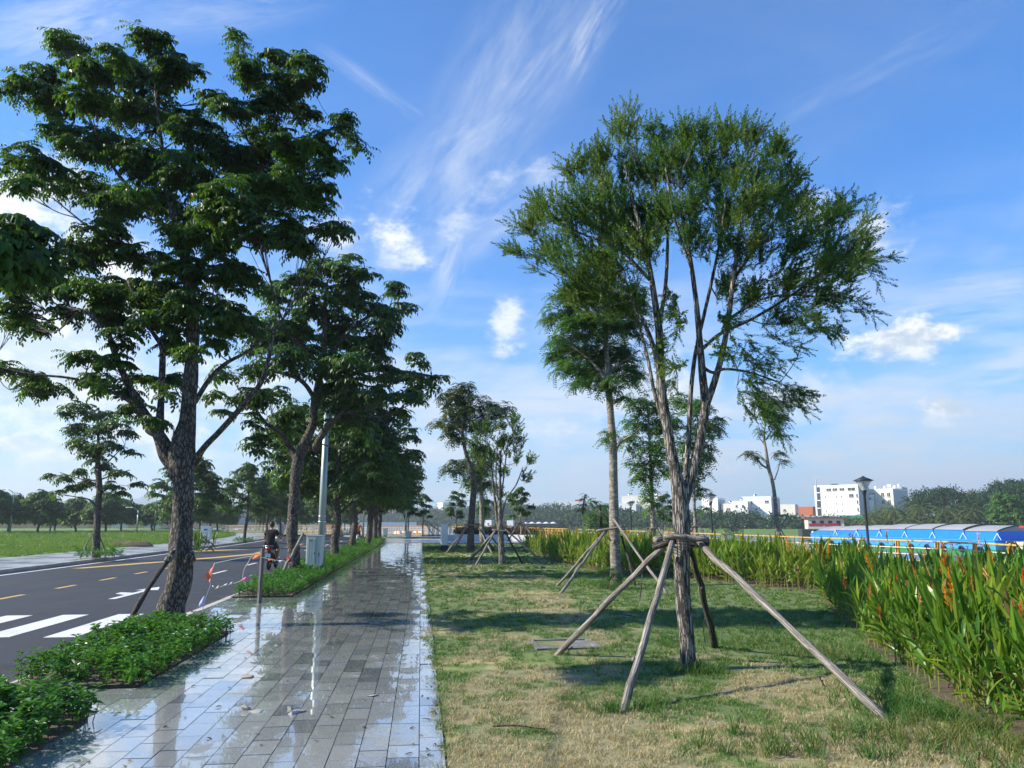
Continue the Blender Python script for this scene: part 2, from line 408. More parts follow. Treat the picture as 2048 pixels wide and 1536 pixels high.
M_BARK_A = bark_mat('bark_brown', (0.035, 0.028, 0.023), (0.25, 0.21, 0.175), (19, 19, 7), 44, 1.0, 0.045, (0.20, 0.18, 0.155))
M_BARK_B = bark_mat('bark_furrowed', (0.05, 0.042, 0.036), (0.42, 0.375, 0.325), (34, 34, 3.4), 60, 1.0, 0.03, None, (0.40, 0.58))
M_BARK_C = bark_mat('bark_pale', (0.12, 0.10, 0.08), (0.30, 0.265, 0.225), (4, 4, 9), 40, 0.45, 0.012, (0.36, 0.33, 0.28), (0.2, 0.6))
M_STAKE = bark_mat('weathered_pole', (0.13, 0.112, 0.095), (0.40, 0.365, 0.32), (42, 42, 1.1), 70, 0.7, 0.012, (0.16, 0.11, 0.08))
M_STAKE_D = bark_mat('weathered_pole_dark', (0.02, 0.016, 0.013), (0.12, 0.10, 0.082), (42, 42, 1.1), 60, 0.8, 0.012)
M_LEAF_A = leaf_mat('leaf_broad', (0.008, 0.030, 0.010), (0.019, 0.062, 0.013), (0.055, 0.13, 0.018), 0.34, 0.42, (0.18, 0.36, 0.02))
M_LEAF_B = leaf_mat('leaf_needle', (0.030, 0.085, 0.022), (0.060, 0.145, 0.030), (0.14, 0.19, 0.03), 0.38, 0.5, (0.2, 0.36, 0.04), 1.6)
M_LEAF_C = leaf_mat('leaf_feather', (0.024, 0.082, 0.018), (0.052, 0.145, 0.022), (0.12, 0.20, 0.03), 0.38, 0.45, (0.16, 0.34, 0.03), 1.2)
M_LEAF_O = leaf_mat('leaf_olive', (0.020, 0.050, 0.022), (0.045, 0.085, 0.03), (0.13, 0.13, 0.03), 0.30, 0.45, (0.14, 0.22, 0.04), 0.9)
M_LEAF_M = leaf_mat('leaf_field_tree', (0.022, 0.066, 0.018), (0.05, 0.125, 0.022), (0.09, 0.17, 0.03), 0.35, 0.45, (0.16, 0.32, 0.03), 0.5)
M_LEAF_G = leaf_mat('leaf_groundcover', (0.026, 0.105, 0.018), (0.060, 0.19, 0.025), (0.11, 0.26, 0.03), 0.32, 0.28, (0.15, 0.36, 0.03), 2.0)
M_LEAF_H = leaf_mat('leaf_heliconia', (0.05, 0.135, 0.016), (0.13, 0.25, 0.022), (0.24, 0.30, 0.03), 0.40, 0.30, (0.26, 0.42, 0.03), 0.9, 0.03)
M_LEAF_HY = leaf_mat('leaf_heliconia_light', (0.07, 0.155, 0.016), (0.16, 0.27, 0.026), (0.23, 0.29, 0.04), 0.40, 0.35, (0.36, 0.48, 0.03), 0.6, 0.04)
M_STEM_H = leaf_mat('stem_heliconia', (0.15, 0.19, 0.04), (0.24, 0.23, 0.07), (0.2, 0.13, 0.05), 0.1, 0.5)
M_LEAF_F = leaf_mat('leaf_far', (0.012, 0.042, 0.018), (0.028, 0.075, 0.022), (0.05, 0.10, 0.02), 0.2, 0.6, None, 0.05)
M_LEAF_P = leaf_mat('leaf_palm', (0.06, 0.11, 0.03), (0.13, 0.17, 0.05), (0.28, 0.24, 0.08), 0.25, 0.45, None, 0.12)
# ------------------------------------------------------------------ the ground, road, paths, river
NEAR_KERB = cr([(-4.1, -12), (-4.1, 17.8), (-4.28, 49), (-4.9, 68), (-7.9, 101), (-13.6, 128), (-22.5, 143), (-45, 156), (-110, 170)], 8)
FAR_KERB = cr([(-13.9, -12), (-13.9, 17.8), (-13.9, 49), (-14.2, 68), (-15.6, 86), (-20.5, 104), (-29, 116), (-50, 128), (-110, 140)], 8)
FIELD_EDGE = FAR_KERB+np.array([-3.9, 0.0])*np.linspace(1.15, 1, len(FAR_KERB))[:, None]
RAIL = [(13.2, 2), (13.5, 10), (13.7, 15.5), (14.2, 20), (13.4, 25), (12.9, 31), (12.4, 40), (10.3, 58), (7.6, 72), (0.6, 88), (-8, 93), (-26, 104)]
SHORE = [(14.4, -60), (14.3, 2), (14.6, 10), (14.9, 16), (15.2, 20), (14.6, 25), (14.1, 31), (13.5, 40), (11.4, 59), (8.3, 74), (1.0, 90), (-9, 96), (-30, 110), (-75, 190), (-180, 420), (-500, 1000), (-4200, 5200)]

# ground below everything (land side of the river)
def mat_soil(name, c1, c2, sc_=0.6):
    m, n = new_mat(name); a = n.noise(n.pos, sc_, 8.0, 0.65); b = n.noise(n.pos, 22.0, 4.0, 0.7)
    finish(n, prin(n, n.mix(n.m('ADD', n.m('MULTIPLY', a, .6), n.m('MULTIPLY', b, .4)), c1, c2), 0.95, 0, b, 0.5, 0.02)); return m
M_SOIL = mat_soil('soil', (0.055, 0.040, 0.026), (0.15, 0.115, 0.075), 1.4)
M_GROUND = mat_soil('ground_grass', (0.045, 0.095, 0.022), (0.10, 0.16, 0.04), 0.05)
g = Geo(); g.prism([(14.4, -400), (-4500, -400), (-4500, 5200)]+SHORE[::-1][:-1], -3.2, -0.30)
struct('ground', g, M_GROUND)

def mat_water():
    m, n = new_mat('river_water'); v = n.v('MULTIPLY', n.pos, (0.25, 0.9, 1))
    a = n.noise(v, 1.6, 6.0, 0.6); c = n.mix(n.noise(n.pos, 0.02, 3.0), (0.16, 0.17, 0.135), (0.21, 0.215, 0.17))
    finish(n, prin(n, c, 0.18, 0.0, a, 0.55, 0.25, IOR=1.33)); return m
g = Geo(); g.prism([(14, -400), (5000, -400), (5000, 7000), (-5000, 7000), (-5000, 3000)], -4.0, -2.0)
struct('river', g, mat_water())

# ---- road
def mat_asphalt():
    m, n = new_mat('asphalt'); a = n.noise(n.pos, 0.35, 5.0, 0.6); b = n.noise(n.pos, 60.0, 4.0, 0.8); t = n.noise(n.v('MULTIPLY', n.pos, (1.3, 0.04, 1)), 1.0, 4.0)
    c = n.mix(n.ramp(a, 0.3, 0.7), (0.020, 0.0205, 0.0215), (0.029, 0.0295, 0.0305)); c = n.mix(n.ramp(b, 0.55, 0.8, 0, 0.5), c, (0.13, 0.13, 0.135))
    c = n.mix(n.ramp(t, 0.52, 0.66, 0, 0.5), c, (0.014, 0.014, 0.015))
    vo = n.node('ShaderNodeTexVoronoi'); vo.feature = 'DISTANCE_TO_EDGE'; vo.inputs['Scale'].default_value = 0.33; n.put(vo.inputs['Vector'], n.v('ADD', n.pos, n.v('SCALE', n.node('ShaderNodeTexNoise', {'Vector': n.pos, 'Scale': 1.5, 'Detail': 6.0}).outputs[1], scale=1.1)))
    c = n.mix(n.m('MULTIPLY', n.ramp(vo.outputs[0], 0.008, 0.0), n.ramp(a, 0.48, 0.56)), c, (0.008, 0.008, 0.008))
    x = n.xyz(n.pos)[0]; c = n.mix(n.m('MULTIPLY', n.ramp(x, -5.0, -4.15), n.ramp(n.noise(n.pos, 2.2, 6.0, 0.7), 0.42, 0.68, 0, 0.8)), c, (0.13, 0.115, 0.09))
    finish(n, prin(n, c, n.ramp(a, 0.3, 0.7, 0.62, 0.8), 0, b, 0.35, 0.01)); return m
g = Geo(); z = -0.15
L = [tuple(p) for p in NEAR_KERB]; R = [tuple(p) for p in FAR_KERB]
n_ = len(L); V = [[p[0], p[1], z] for p in L]+[[p[0], p[1], z] for p in R]
g.add(V, [[i, i+1, n_+i+1, n_+i] for i in range(n_-1)]); struct('road', g, mat_asphalt())
def mat_paint(name, col, wear=0.52):
    m, n = new_mat(name); b = n.noise(n.pos, 35.0, 5.0, 0.75); a = n.noise(n.pos, 1.2, 4.0, 0.6)
    c = n.mix(n.ramp(n.m('ADD', n.m('MULTIPLY', b, .7), n.m('MULTIPLY', a, .3)), wear, wear+0.14), col, (0.09, 0.09, 0.09))
    finish(n, prin(n, c, 0.6, 0, b, 0.2, 0.005)); return m
M_WHITE_P = mat_paint('road_paint_white', (0.68, 0.68, 0.66)); M_YEL_P = mat_paint('road_paint_yellow', (0.62, 0.40, 0.10), 0.56)
def off_line(C, d):
    T = np.gradient(C, axis=0); T = unit(T); return C+np.stack([-T[:, 1], T[:, 0]], 1)*d   # +d = to the left of travel
g = Geo(); z = -0.146
for C, d0, d1 in ((NEAR_KERB, 0.12, 0.27), (FAR_KERB, -0.40, -0.22)):
    A, B = off_line(C, d0), off_line(C, d1); n_ = len(A)
    if d0 < 0: A, B = A, B
    g.add([[p[0], p[1], z] for p in A]+[[p[0], p[1], z] for p in B], [[i, i+1, n_+i+1, n_+i] for i in range(n_-1)])
for k in range(9):   # zebra bars
    x = -5.45-1.0*k; yy = 12.95 if k == 0 else 13.05
    g.box((x, (yy+15.95)/2, -0.149), (0.46, 15.95-yy, 0.006))
# straight arrow on the near lane
ax, ay = -6.95, 19.0
g.add([[ax-.08, ay, z], [ax+.08, ay, z], [ax+.08, ay+2.9, z], [ax-.08, ay+2.9, z]], [[0, 1, 2, 3]])
g.add([[ax-.08, ay+1.0, z+.001], [ax-.42, ay+1.35, z+.001], [ax-.42, ay+1.75, z+.001], [ax-.08, ay+1.55, z+.001]], [[0, 3, 2, 1]])
g.add([[ax-.28, ay+2.3, z+.001], [ax+.28, ay+2.3, z+.001], [ax, ay+3.3, z+.001]], None, [[0, 1, 2]])
for k in range(9):   # lane dashes
    y0 = 27.5+k*5.2; g.box((-6.9, y0+0.9, -0.149), (0.12, 1.8, 0.006))
struct('road_marking_white', g, M_WHITE_P)
g = Geo()
for k in range(14):
    y0 = 16.4+k*2.85
    if y0 < 31: g.box((-9.48, y0+0.55, -0.149), (0.13, 1.15, 0.006))
def quad(g, p, z): g.add([[a[0], a[1], z] for a in p], [[0, 1, 2, 3]])
quad(g, [(-12.96, 31.2), (-12.5, 31.2), (-9.6, 39.4), (-10.0, 40.2)], z)
quad(g, [(-10.0, 40.2), (-9.6, 39.4), (-8.5, 44.0), (-8.8, 45.0)], z+.0005)
quad(g, [(-13.3, 48.5), (-13.0, 47.4), (-6.5, 56.0), (-6.8, 57.2)], z)
quad(g, [(-9.2, 45.0), (-8.95, 45.0), (-8.95, 70.0), (-9.2, 70.0)], z+.0007)
struct('road_marking_yellow', g, M_YEL_P)

# ---- kerbs
def mat_concrete(name, c1, c2, sc_=2.0):
    m, n = new_mat(name); a = n.noise(n.pos, sc_, 6.0, 0.65); b = n.noise(n.pos, 45.0, 4.0, 0.7)
    c = n.mix(n.ramp(a, 0.3, 0.7), c1, c2); c = n.mix(n.ramp(b, 0.5, 0.8, 0, .35), c, tuple(x*.5 for x in c1))
    finish(n, prin(n, c, 0.75, 0, b, 0.3, 0.008)); return m
M_KERB = mat_concrete('kerb_stone', (0.33, 0.31, 0.27), (0.50, 0.47, 0.42))
def kerb(C, side, name):
    g = Geo(); C = np.array(C); A = C; B = off_line(C, side*0.16); rng = np.random.default_rng(3)
    # resample into stones 1 m long near the camera
    seg = np.r_[0, np.cumsum(np.linalg.norm(np.diff(C, axis=0), axis=1))]; s_ = 0.0
    while s_ < seg[-1]-1:
        ln = 1.0 if s_ < 90 else 4.0; e = min(s_+ln, seg[-1])-0.008
        P = lambda Z, t: np.array([np.interp(t, seg, Z[:, 0]), np.interp(t, seg, Z[:, 1])])
        a, b, c, d = P(A, s_), P(A, e), P(B, e), P(B, s_); h = 0.006+rng.normal(0, .0025)
        V = [[*q, -0.3] for q in (a, b, c, d)]+[[*q, h-(.012 if i < 2 else 0)] for i, q in enumerate((a, b, c, d))]
        f = [[4, 5, 6, 7], [0, 1, 5, 4], [1, 2, 6, 5], [2, 3, 7, 6], [3, 0, 4, 7]]
        if side < 0: f = [q[::-1] for q in f]
        f = [q[::-1] for q in f]
        g.add(V, f); s_ = e+0.008
    return struct(name, g, M_KERB)
kerb(NEAR_KERB, -1, 'kerb'); kerb(FAR_KERB, 1, 'kerb')

# ---- wet granite path
def mat_wet_granite(name, c1, c2, c3, wet=(0.28, 0.45), pud=0.0):
    m, n = new_mat(name); isl = n.node('ShaderNodeNewGeometry').outputs['Random Per Island']
    sp = n.noise(n.pos, 75.0, 3.0, 0.85); sp2 = n.noise(n.pos, 190.0, 2.0, 0.7); a = n.noise(n.pos, 0.9, 6.0, 0.62, 0.4); st = n.noise(n.pos, 5.0, 5.0, 0.7)
    c = n.mix(n.ramp(isl, 0.0, 0.86), c1, c2); c = n.mix(n.ramp(isl, 0.90, 0.92), c, c3)
    wetm = n.ramp(n.m('ADD', n.m('MULTIPLY', a, .72), n.m('MULTIPLY', st, .28)), wet[0], wet[1])      # standing water film
    c = n.mix(n.m('MULTIPLY', wetm, 0.28), n.mix(0.3, c, (0.42, 0.43, 0.43)), n.mix(0.5, c, (0.05, 0.055, 0.055)))
    c = n.mix(n.ramp(st, 0.60, 0.72, 0, .45), c, (0.22, 0.19, 0.145))
    c = n.mix(n.ramp(sp, 0.50, 0.60, 0, .6), c, (0.50, 0.51, 0.49)); c = n.mix(n.ramp(sp2, 0.50, 0.62, 0, .6), c, (0.06, 0.065, 0.065))
    r = n.m('ADD', n.m('MULTIPLY', n.m('SUBTRACT', 1.0, wetm), 0.22), 0.16)
    p = prin(n, c, r, 0, n.m('MULTIPLY', sp, n.m('SUBTRACT', 1.0, wetm)), 0.25, 0.004)
    n.put(p.inputs['Coat Weight'], n.m('ADD', n.m('MULTIPLY', wetm, 0.85), 0.15)); n.put(p.inputs['Coat Roughness'], n.m('ADD', n.m('MULTIPLY', n.m('SUBTRACT', 1.0, wetm), 0.20), 0.012)); p.inputs['Coat IOR'].default_value = 1.62
    finish(n, p); return m
M_TILE = mat_wet_granite('wet_granite', (0.28, 0.295, 0.275), (0.47, 0.485, 0.455), (0.075, 0.095, 0.098))
HOLES = []
def tiles(g, x0, x1, y0, y1, w, ln, rng, holes=False, zt=0.0, tilt=0.0034, gap=0.0062):
    c = 0; x = x0
    while x < x1-0.02:
        wx = min(w, x1-x); y = y0-(ln/2 if c % 2 else 0)+rng.normal(0, .006)
        while y < y1:
            a, b = max(y, y0)+gap*.75, min(y+ln, y1)-gap*.75
            l_, r_ = x+gap/2, x+wx-gap/2
            if b-a > .03 and not (holes and any(abs((l_+r_)/2-h[0][0]) < .1 and abs((a+b)/2-h[0][1]) < .2 for h in HOLES)):
                tx, ty = rng.normal(0, tilt, 2); h = rng.normal(0, .0009)
                if rng.random() < 0.012: h -= 0.008
                mx, my = (l_+r_)/2, (a+b)/2; V = []
                for zz in (-.03, 0):
                    for (px_, py_) in ((l_, a), (r_, a), (r_, b), (l_, b)):
                        V.append([px_, py_, zt+(zz if zz else h+(px_-mx)*tx+(py_-my)*ty)])
                g.add(V, [[4, 5, 6, 7], [0, 1, 5, 4], [1, 2, 6, 5], [2, 3, 7, 6], [3, 0, 4, 7]])
            y += ln
        x += wx; c += 1
rng = np.random.default_rng(11); g = Geo()
tiles(g, -2.40, -0.20, -3, 58, 0.2, 0.37, rng, True)
tiles(g, -2.70, -2.40, -3, 62, 0.30, 0.6, rng)
tiles(g, -0.20, 0.02, -3, 58, 0.22, 0.30, rng); tiles(g, 0.02, 0.20, -3, 58, 0.18, 0.34, rng)
tiles(g, -3.94, -2.70, 12.25, 17.35, 0.31, 0.4, rng); tiles(g, -3.94, -2.70, 7.35, 8.25, 0.31, 0.4, rng)
struct('path', g, M_TILE)
g = Geo(); g.prism([(-3.94, -3), (0.2, -3), (0.2, 58), (-3.94, 58)], -0.28, -0.022)
M_BED = mat_concrete('path_bedding', (0.05, 0.05, 0.048), (0.10, 0.098, 0.09)); struct('path_base', g, M_BED)
# plaza beyond the path
def mat_plaza(name, c1, c2, coat=0.5, bw=0.8):
    m, n = new_mat(name); br = n.node('ShaderNodeTexBrick'); n.put(br.inputs['Vector'], n.pos); br.inputs['Scale'].default_value = 1.0
    br.inputs['Brick Width'].default_value = bw; br.inputs['Row Height'].default_value = bw/2; br.inputs['Mortar Size'].default_value = 0.008
    n.put(br.inputs['Color1'], c1); n.put(br.inputs['Color2'], c2); n.put(br.inputs['Mortar'], tuple(x*.45 for x in c1))
    a = n.noise(n.pos, 0.5, 6.0, 0.65); b = n.noise(n.pos, 30, 3.0, .7)
    c = n.mix(n.ramp(a, 0.35, 0.65, 0, .4), br.outputs[0], tuple(x*.55 for x in c1))
    p = prin(n, c, n.ramp(a, 0.35, 0.65, 0.5, 0.22), 0, b, .15, .005); n.put(p.inputs['Coat Weight'], n.ramp(a, 0.42, 0.6, 0, coat)); p.inputs['Coat Roughness'].default_value = 0.06
    finish(n, p); return m
M_PLAZA = mat_plaza('plaza_paving', (0.25, 0.255, 0.26), (0.31, 0.315, 0.32))
g = Geo(); g.prism([(-2.9, 64.5), (-2.7, 58), (0.2, 58), (0.2, 58.0), (11.0, 57.2), (10.0, 62), (8.0, 71.5), (0.8, 88.5), (-8, 93.6), (-12, 96), (-7.2, 88), (-4.4, 68)], -0.28, 0.0)
struct('plaza', g, M_PLAZA)
g = Geo(); g.prism([(-3.2, 74.5), (0.9, 72), (3.2, 73.2), (1.6, 77.5), (-3.6, 80)], 0.0, 0.05)
struct('plaza_lawn', g, M_GROUND)
# far pavement
M_SIDE = mat_plaza('far_pavement_paving', (0.30, 0.31, 0.31), (0.38, 0.385, 0.38), 0.7, 0.6)
g = Geo(); A = off_line(FAR_KERB, 0.16); B = FIELD_EDGE; n_ = len(A)
g.add([[p[0], p[1], 0.0] for p in A]+[[p[0], p[1], 0.0] for p in B], [[i, i+1, n_+i+1, n_+i] for i in range(n_-1)])
struct('far_pavement', g, M_SIDE)

# ---- lawn: one colour rule shared by the soil sheet and the blades
def lawn_colour(n, blade=False):
    p = n.pos; x, y, _ = n.xyz(p)
    a = n.noise(n.v('MULTIPLY', p, (0.62, 0.45, 0)), 1.0, 5.0, 0.62, 0.3); b = n.noise(n.v('MULTIPLY', p, (1, 1, 0)), 2.6, 5.0, 0.65)
    s = n.m('ADD', n.m('MULTIPLY', a, 0.62), n.m('MULTIPLY', b, 0.38))
    s = n.m('SUBTRACT', s, n.ramp(y, 9.5, 5.0, 0, 0.09)); s = n.m('ADD', s, n.ramp(x, 3.2, 5.0, 0, 0.12)); s = n.m('ADD', s, n.ramp(y, 40, 56, 0, 0.12))
    # greener rings round the young tree
    dx = n.m('SUBTRACT', x, 2.95); dy = n.m('SUBTRACT', y, 8.5); r = n.m('SQRT', n.m('ADD', n.m('MULTIPLY', dx, dx), n.m('MULTIPLY', dy, dy)))
    s = n.m('ADD', s, n.ramp(r, 0.9, 0.15, 0, 0.2))
    return n.ramp(s, 0.415, 0.52)
def mat_lawn(name, blade):
    m, n = new_mat(name); k = lawn_colour(n)
    if blade:
        isl = n.node('ShaderNodeNewGeometry').outputs['Random Per Island']
        st = n.mix(isl, (0.36, 0.30, 0.15), (0.56, 0.48, 0.27)); gr = n.mix(isl, (0.065, 0.155, 0.024), (0.14, 0.25, 0.04))
        k2 = n.m('GREATER_THAN', n.m('ADD', n.m('MULTIPLY', k, 0.86), 0.07), n.m('FRACT', n.m('MULTIPLY', isl, 17.3)))
        c = n.mix(k2, st, gr); pr = prin(n, c, 0.55); tr = n.node('ShaderNodeBsdfTranslucent', [c]); mx = n.node('ShaderNodeMixShader', [0.3]); n.l.new(pr.outputs[0], mx.inputs[1]); n.l.new(tr.outputs[0], mx.inputs[2]); finish(n, mx)
    else:
        f = n.noise(n.pos, 30.0, 4.0, 0.8); f2 = n.noise(n.v('MULTIPLY', n.pos, (1, .35, 1)), 90.0, 3.0, 0.8)
        st = n.mix(f, (0.17, 0.14, 0.07), (0.44, 0.38, 0.20)); gr = n.mix(f, (0.035, 0.085, 0.018), (0.12, 0.21, 0.04))
        c = n.mix(n.m('ADD', n.m('MULTIPLY', k, .75), n.ramp(f2, 0.45, 0.65, 0, .22)), st, gr); finish(n, prin(n, c, 0.9, 0, n.m('ADD', f, f2), 0.7, 0.03))
    return m
LAWN = [(0.20, -3), (14.0, -3), (14.1, 2), (14.3, 10), (14.5, 15.5), (14.8, 20), (14.2, 25), (13.7, 31), (13.2, 40), (11.2, 57.2), (0.2, 58)]
g = Geo(); g.prism(LAWN, -0.28, -0.012)
def lawn_z(x, y): return -0.006+0.018*mnoise.noise(Vector((x*.7, y*.7, 0)))+0.008*mnoise.noise(Vector((x*3, y*3, 4)))
g2 = Geo(); g2.grid(0.22, 12.0, 3.0, 36.0, 90, 200, lawn_z)
V, Q, T = g2.arrays(); ok = in_poly(LAWN, V[:, 0], V[:, 1]); keep = ok[Q].all(1); g.add(V, Q[keep])
struct('lawn', g, mat_lawn('lawn_soil', False), True)
FIELD = [tuple(p) for p in FIELD_EDGE[:-9]]
g = Geo(); g.prism([(-60, -20)]+[(-220, -20), (-420, 160), (-420, 330), (-60, 200), (-52, 150)]+[tuple(p) for p in FIELD_EDGE[:-8][::-1]], -0.28, -0.01)
M_FIELD = mat_soil('field_turf', (0.065, 0.14, 0.022), (0.15, 0.235, 0.05), 0.5); struct('field', g, M_FIELD)
# verge inside the bend of the road
g = Geo(); NK = off_line(NEAR_KERB, -0.16); m_ = NK[NK[:, 1] > 64]; g.prism([(-2.95, 64.6)]+[(-4.5, 68.4), (-7.4, 88.4), (-12.2, 96.4), (-30, 111), (-60, 160), (-100, 168)]+[tuple(p) for p in m_[::-1]], -0.28, 0.0)
struct('verge', g, M_GROUND)
# far bank of the river
BANK = [(230, 60), (150, 128), (112, 170), (92, 211), (80, 262), (71, 312), (21, 573), (-200, 1100), (-2500, 4300)]
g = Geo(); g.prism(BANK+[(-2500, 6900), (4500, 6900), (4500, 60)], -3.5, -0.6); struct('far_bank', g, M_GROUND)

# ---- grass blades on the lawn (stuff)
def blade_tufts(rng, nb, h, spread, w, lean=0.5):
    g = Geo(); a = rng.uniform(0, 6.28, nb); rad = spread*np.sqrt(rng.random(nb)); B = np.stack([np.cos(a)*rad, np.sin(a)*rad, np.zeros(nb)], 1)
    le = rng.normal(0, lean, (nb, 2)); D = unit(np.c_[le, np.ones(nb)]); L = h*rng.uniform(.55, 1.15, nb); S = unit(np.cross(D, rng.normal(0, 1, (nb, 3))))*(w*rng.uniform(.7, 1.3, nb))[:, None]
    bend = np.c_[le, np.zeros(nb)]*0.4*L[:, None]
    V = np.stack([B-S/2, B+S/2, B+D*L[:, None]*.6+S*.32, B+D*L[:, None]*.6-S*.32, B+D*L[:, None]+bend-[0, 0, 0.0]], 1).reshape(-1, 3); k = np.arange(nb)[:, None]*5
    g.add(V, k+[[0, 1, 2, 3]], k+[[3, 2, 4]]); return g
rng = np.random.default_rng(21)
BEDR = [(4.15, 3.0), (4.42, 5.4), (4.75, 6.9), (5.7, 9.5), (6.9, 12.4), (8.25, 15.6), (11.9, 15.4), (12.1, 9), (11.6, 3.0)]
BEDM = [(8.85, 17.2), (7.75, 21.0), (5.7, 24.4), (5.3, 30), (5.4, 37), (5.75, 44), (7.6, 45), (9.6, 36), (10.6, 26), (11.5, 17.4)]
def grass_layer(g, y0, y1, dens, h, w, nb):
    T = [blade_tufts(rng, nb, h, 0.05+h*.3, w) for _ in range(8)]
    X, Y = sample_poly([(0.16, y0), (9.5, y0), (9.5, y1), (0.2, y1)], dens/nb, rng)
    X = X-np.where(X < 0.45, np.array([.16*max(0, .15+mnoise.noise(Vector((.3, b*1.1, 0)))+.5*mnoise.noise(Vector((.3, b*5, 0)))) for b in Y]), 0)
    ok = in_poly(LAWN, X+.2, Y) & ~in_poly(BEDR, X-.15, Y) & ~in_poly(BEDM, X-.2, Y) & ~((abs(X-1.9) < .37) & (abs(Y-10.42) < .31)) & (fwd(X, Y)*.70+.5 > X)
    X, Y = X[ok], Y[ok]; Z = np.array([lawn_z(a, b) for a, b in zip(X, Y)])-.004
    scatter(g, T, np.stack([X, Y, Z], 1), rotz(rng.uniform(0, 6.28, len(X))), rng.uniform(.7, 1.25, len(X)), rng)
M_BLADE = mat_lawn('grass_blade', True)
g = Geo(); grass_layer(g, 3.8, 8.2, 5200, 0.042, 0.0042, 40); grass_layer(g, 8.2, 14, 2300, 0.048, 0.006, 36); grass_layer(g, 14, 26, 700, 0.06, 0.011, 30); grass_layer(g, 26, 56, 130, 0.085, 0.022, 24)
tag(obj('grass', g, M_BLADE), kind='stuff', label='short patchy straw and green lawn grass', cat='grass')
# taller weeds: tufts at the tree foot, by the bed, along the path edge
M_WEED = leaf_mat('weed_blade', (0.03, 0.10, 0.018), (0.07, 0.17, 0.03), (0.16, 0.17, 0.05), 0.3, 0.45)
g = Geo(); T = [blade_tufts(rng, 16, 0.17, 0.06, 0.007, 0.45) for _ in range(6)]
P = []
def cl(x, y, sx, sy, n, s0, s1):
    X = rng.normal(x, sx, n); Y = rng.normal(y, sy, n)
    for a, b in zip(X, Y):
        if a > 0.12: P.append((a, b, rng.uniform(s0, s1)))
cl(2.98, 8.42, .17, .15, 46, .5, 1.0); cl(1.75, 6.9, .25, .15, 26, .5, 1.0); cl(3.3, 5.75, .45, .28, 60, .5, 1.0); cl(4.1, 5.5, .35, .6, 110, .5, 1.05); cl(4.25, 6.6, .3, .5, 80, .5, 1.1)
cl(2.55, 5.6, .25, .2, 22, .6, 1.1); cl(5.0, 9.3, .5, .8, 110, .4, .9); cl(5.2, 11.5, .9, 1.0, 150, .35, .75); cl(3.7, 10.4, .5, .5, 60, .4, .8); cl(4.7, 19.4, .35, .4, 30, .6, 1.3); cl(2.0, 8.9, .6, .2, 26, .3, .6)
cl(1.5, 33, 1.3, .6, 200, .5, .9); cl(2.0, 40, 1.5, 1.2, 260, .6, 1.1); cl(1.6, 47, 1.5, 2.0, 300, .8, 1.4); cl(3.2, 27.0, 1.6, .5, 120, .5, .8); cl(.9, 29, .5, .7, 90, .4, .8); cl(3.4, 22.2, 2.0, .4, 100, .4, .6)
for y in np.arange(4.5, 57, .09):
    if rng.random() < .55: P.append((0.20+rng.normal(0, .025), y, rng.uniform(.25, .5)))
P = np.array(P); S = P[:, 2].copy(); Q_ = np.c_[P[:, :2], np.zeros(len(P))]
scatter(g, T, Q_, rotz(rng.uniform(0, 6.28, len(P))), S, rng)
tag(obj('weed_grass', g, M_WEED), kind='stuff', label='taller dark green weed tufts in the lawn', cat='weeds')
# field grass
g = Geo(); T = [blade_tufts(rng, 12, 0.30, 0.16, 0.03, 0.5) for _ in range(5)]
fp = [tuple(p) for p in FIELD_EDGE if p[1] < 112 and p[1] > 0]
def field_layer(y0, y1, dens, s):
    X, Y = sample_poly([(-70, y0), (-14, y0), (-14, y1), (-70, y1)], dens, rng)
    ex = np.interp(Y, [p[1] for p in fp], [p[0] for p in fp]); ok = (X < ex+.05) & (X > -0.62*Y-6); X, Y = X[ok], Y[ok]
    scatter(g, T, np.c_[X, Y, np.zeros(len(X))], rotz(rng.uniform(0, 6.28, len(X))), s*rng.uniform(.6, 1.3, len(X)), rng)
field_layer(30, 48, 14, .55); field_layer(48, 75, 8, .8); field_layer(75, 120, 3.0, 1.2)
M_FGR = leaf_mat('field_grass_blade', (0.07, 0.165, 0.025), (0.14, 0.25, 0.04), (0.20, 0.28, 0.06), 0.3, 0.5, None, 0.25)
tag(obj('field_grass', g, M_FGR), kind='stuff', label='rough bright green grass over the open field', cat='grass')
# ------------------------------------------------------------------ foliage templates
def t_whorl(rng, nl=8, pairs=5, rl=0.31, ll=0.095, lw=0.044, lod=0):
    """umbrella of compound leaves round a twig end, leaflets hanging"""
    g = Geo(); B = []; D = []; N = []; L = []; W = []
    for k in range(nl):
        az = 2*math.pi*k/nl+rng.normal(0, .25); el = rng.uniform(-.12, .5); d0 = np.array([math.cos(az)*math.cos(el), math.sin(az)*math.cos(el), math.sin(el)]); ln = rl*rng.uniform(.7, 1.15)
        side = np.array([-math.sin(az), math.cos(az), 0])
        for j in range(1, pairs+2):
            t = j/(pairs+1); p = d0*ln*t-np.array([0, 0, 1])*ln*.38*t*t; tg = unit(d0-np.array([0, 0, .8])*t)
            for sd in ((-1, 1) if j <= pairs else (0,)):
                dr = tg*.55+side*sd*.75+np.array([0, 0, -.38-.25*t])+rng.normal(0, .13, 3)
                B.append(p); D.append(dr); N.append(np.array([0, 0, 1.0])+d0*.4+rng.normal(0, .2, 3)); L.append(ll*rng.uniform(.8, 1.15)); W.append(lw*rng.uniform(.85, 1.15))
    if lod == 0: g.add(*leaf6(B, D, N, L, W))
    else: g.add(*leaf4(B, D, N, np.array(L)*1.12, np.array(W)*1.2))
    return g
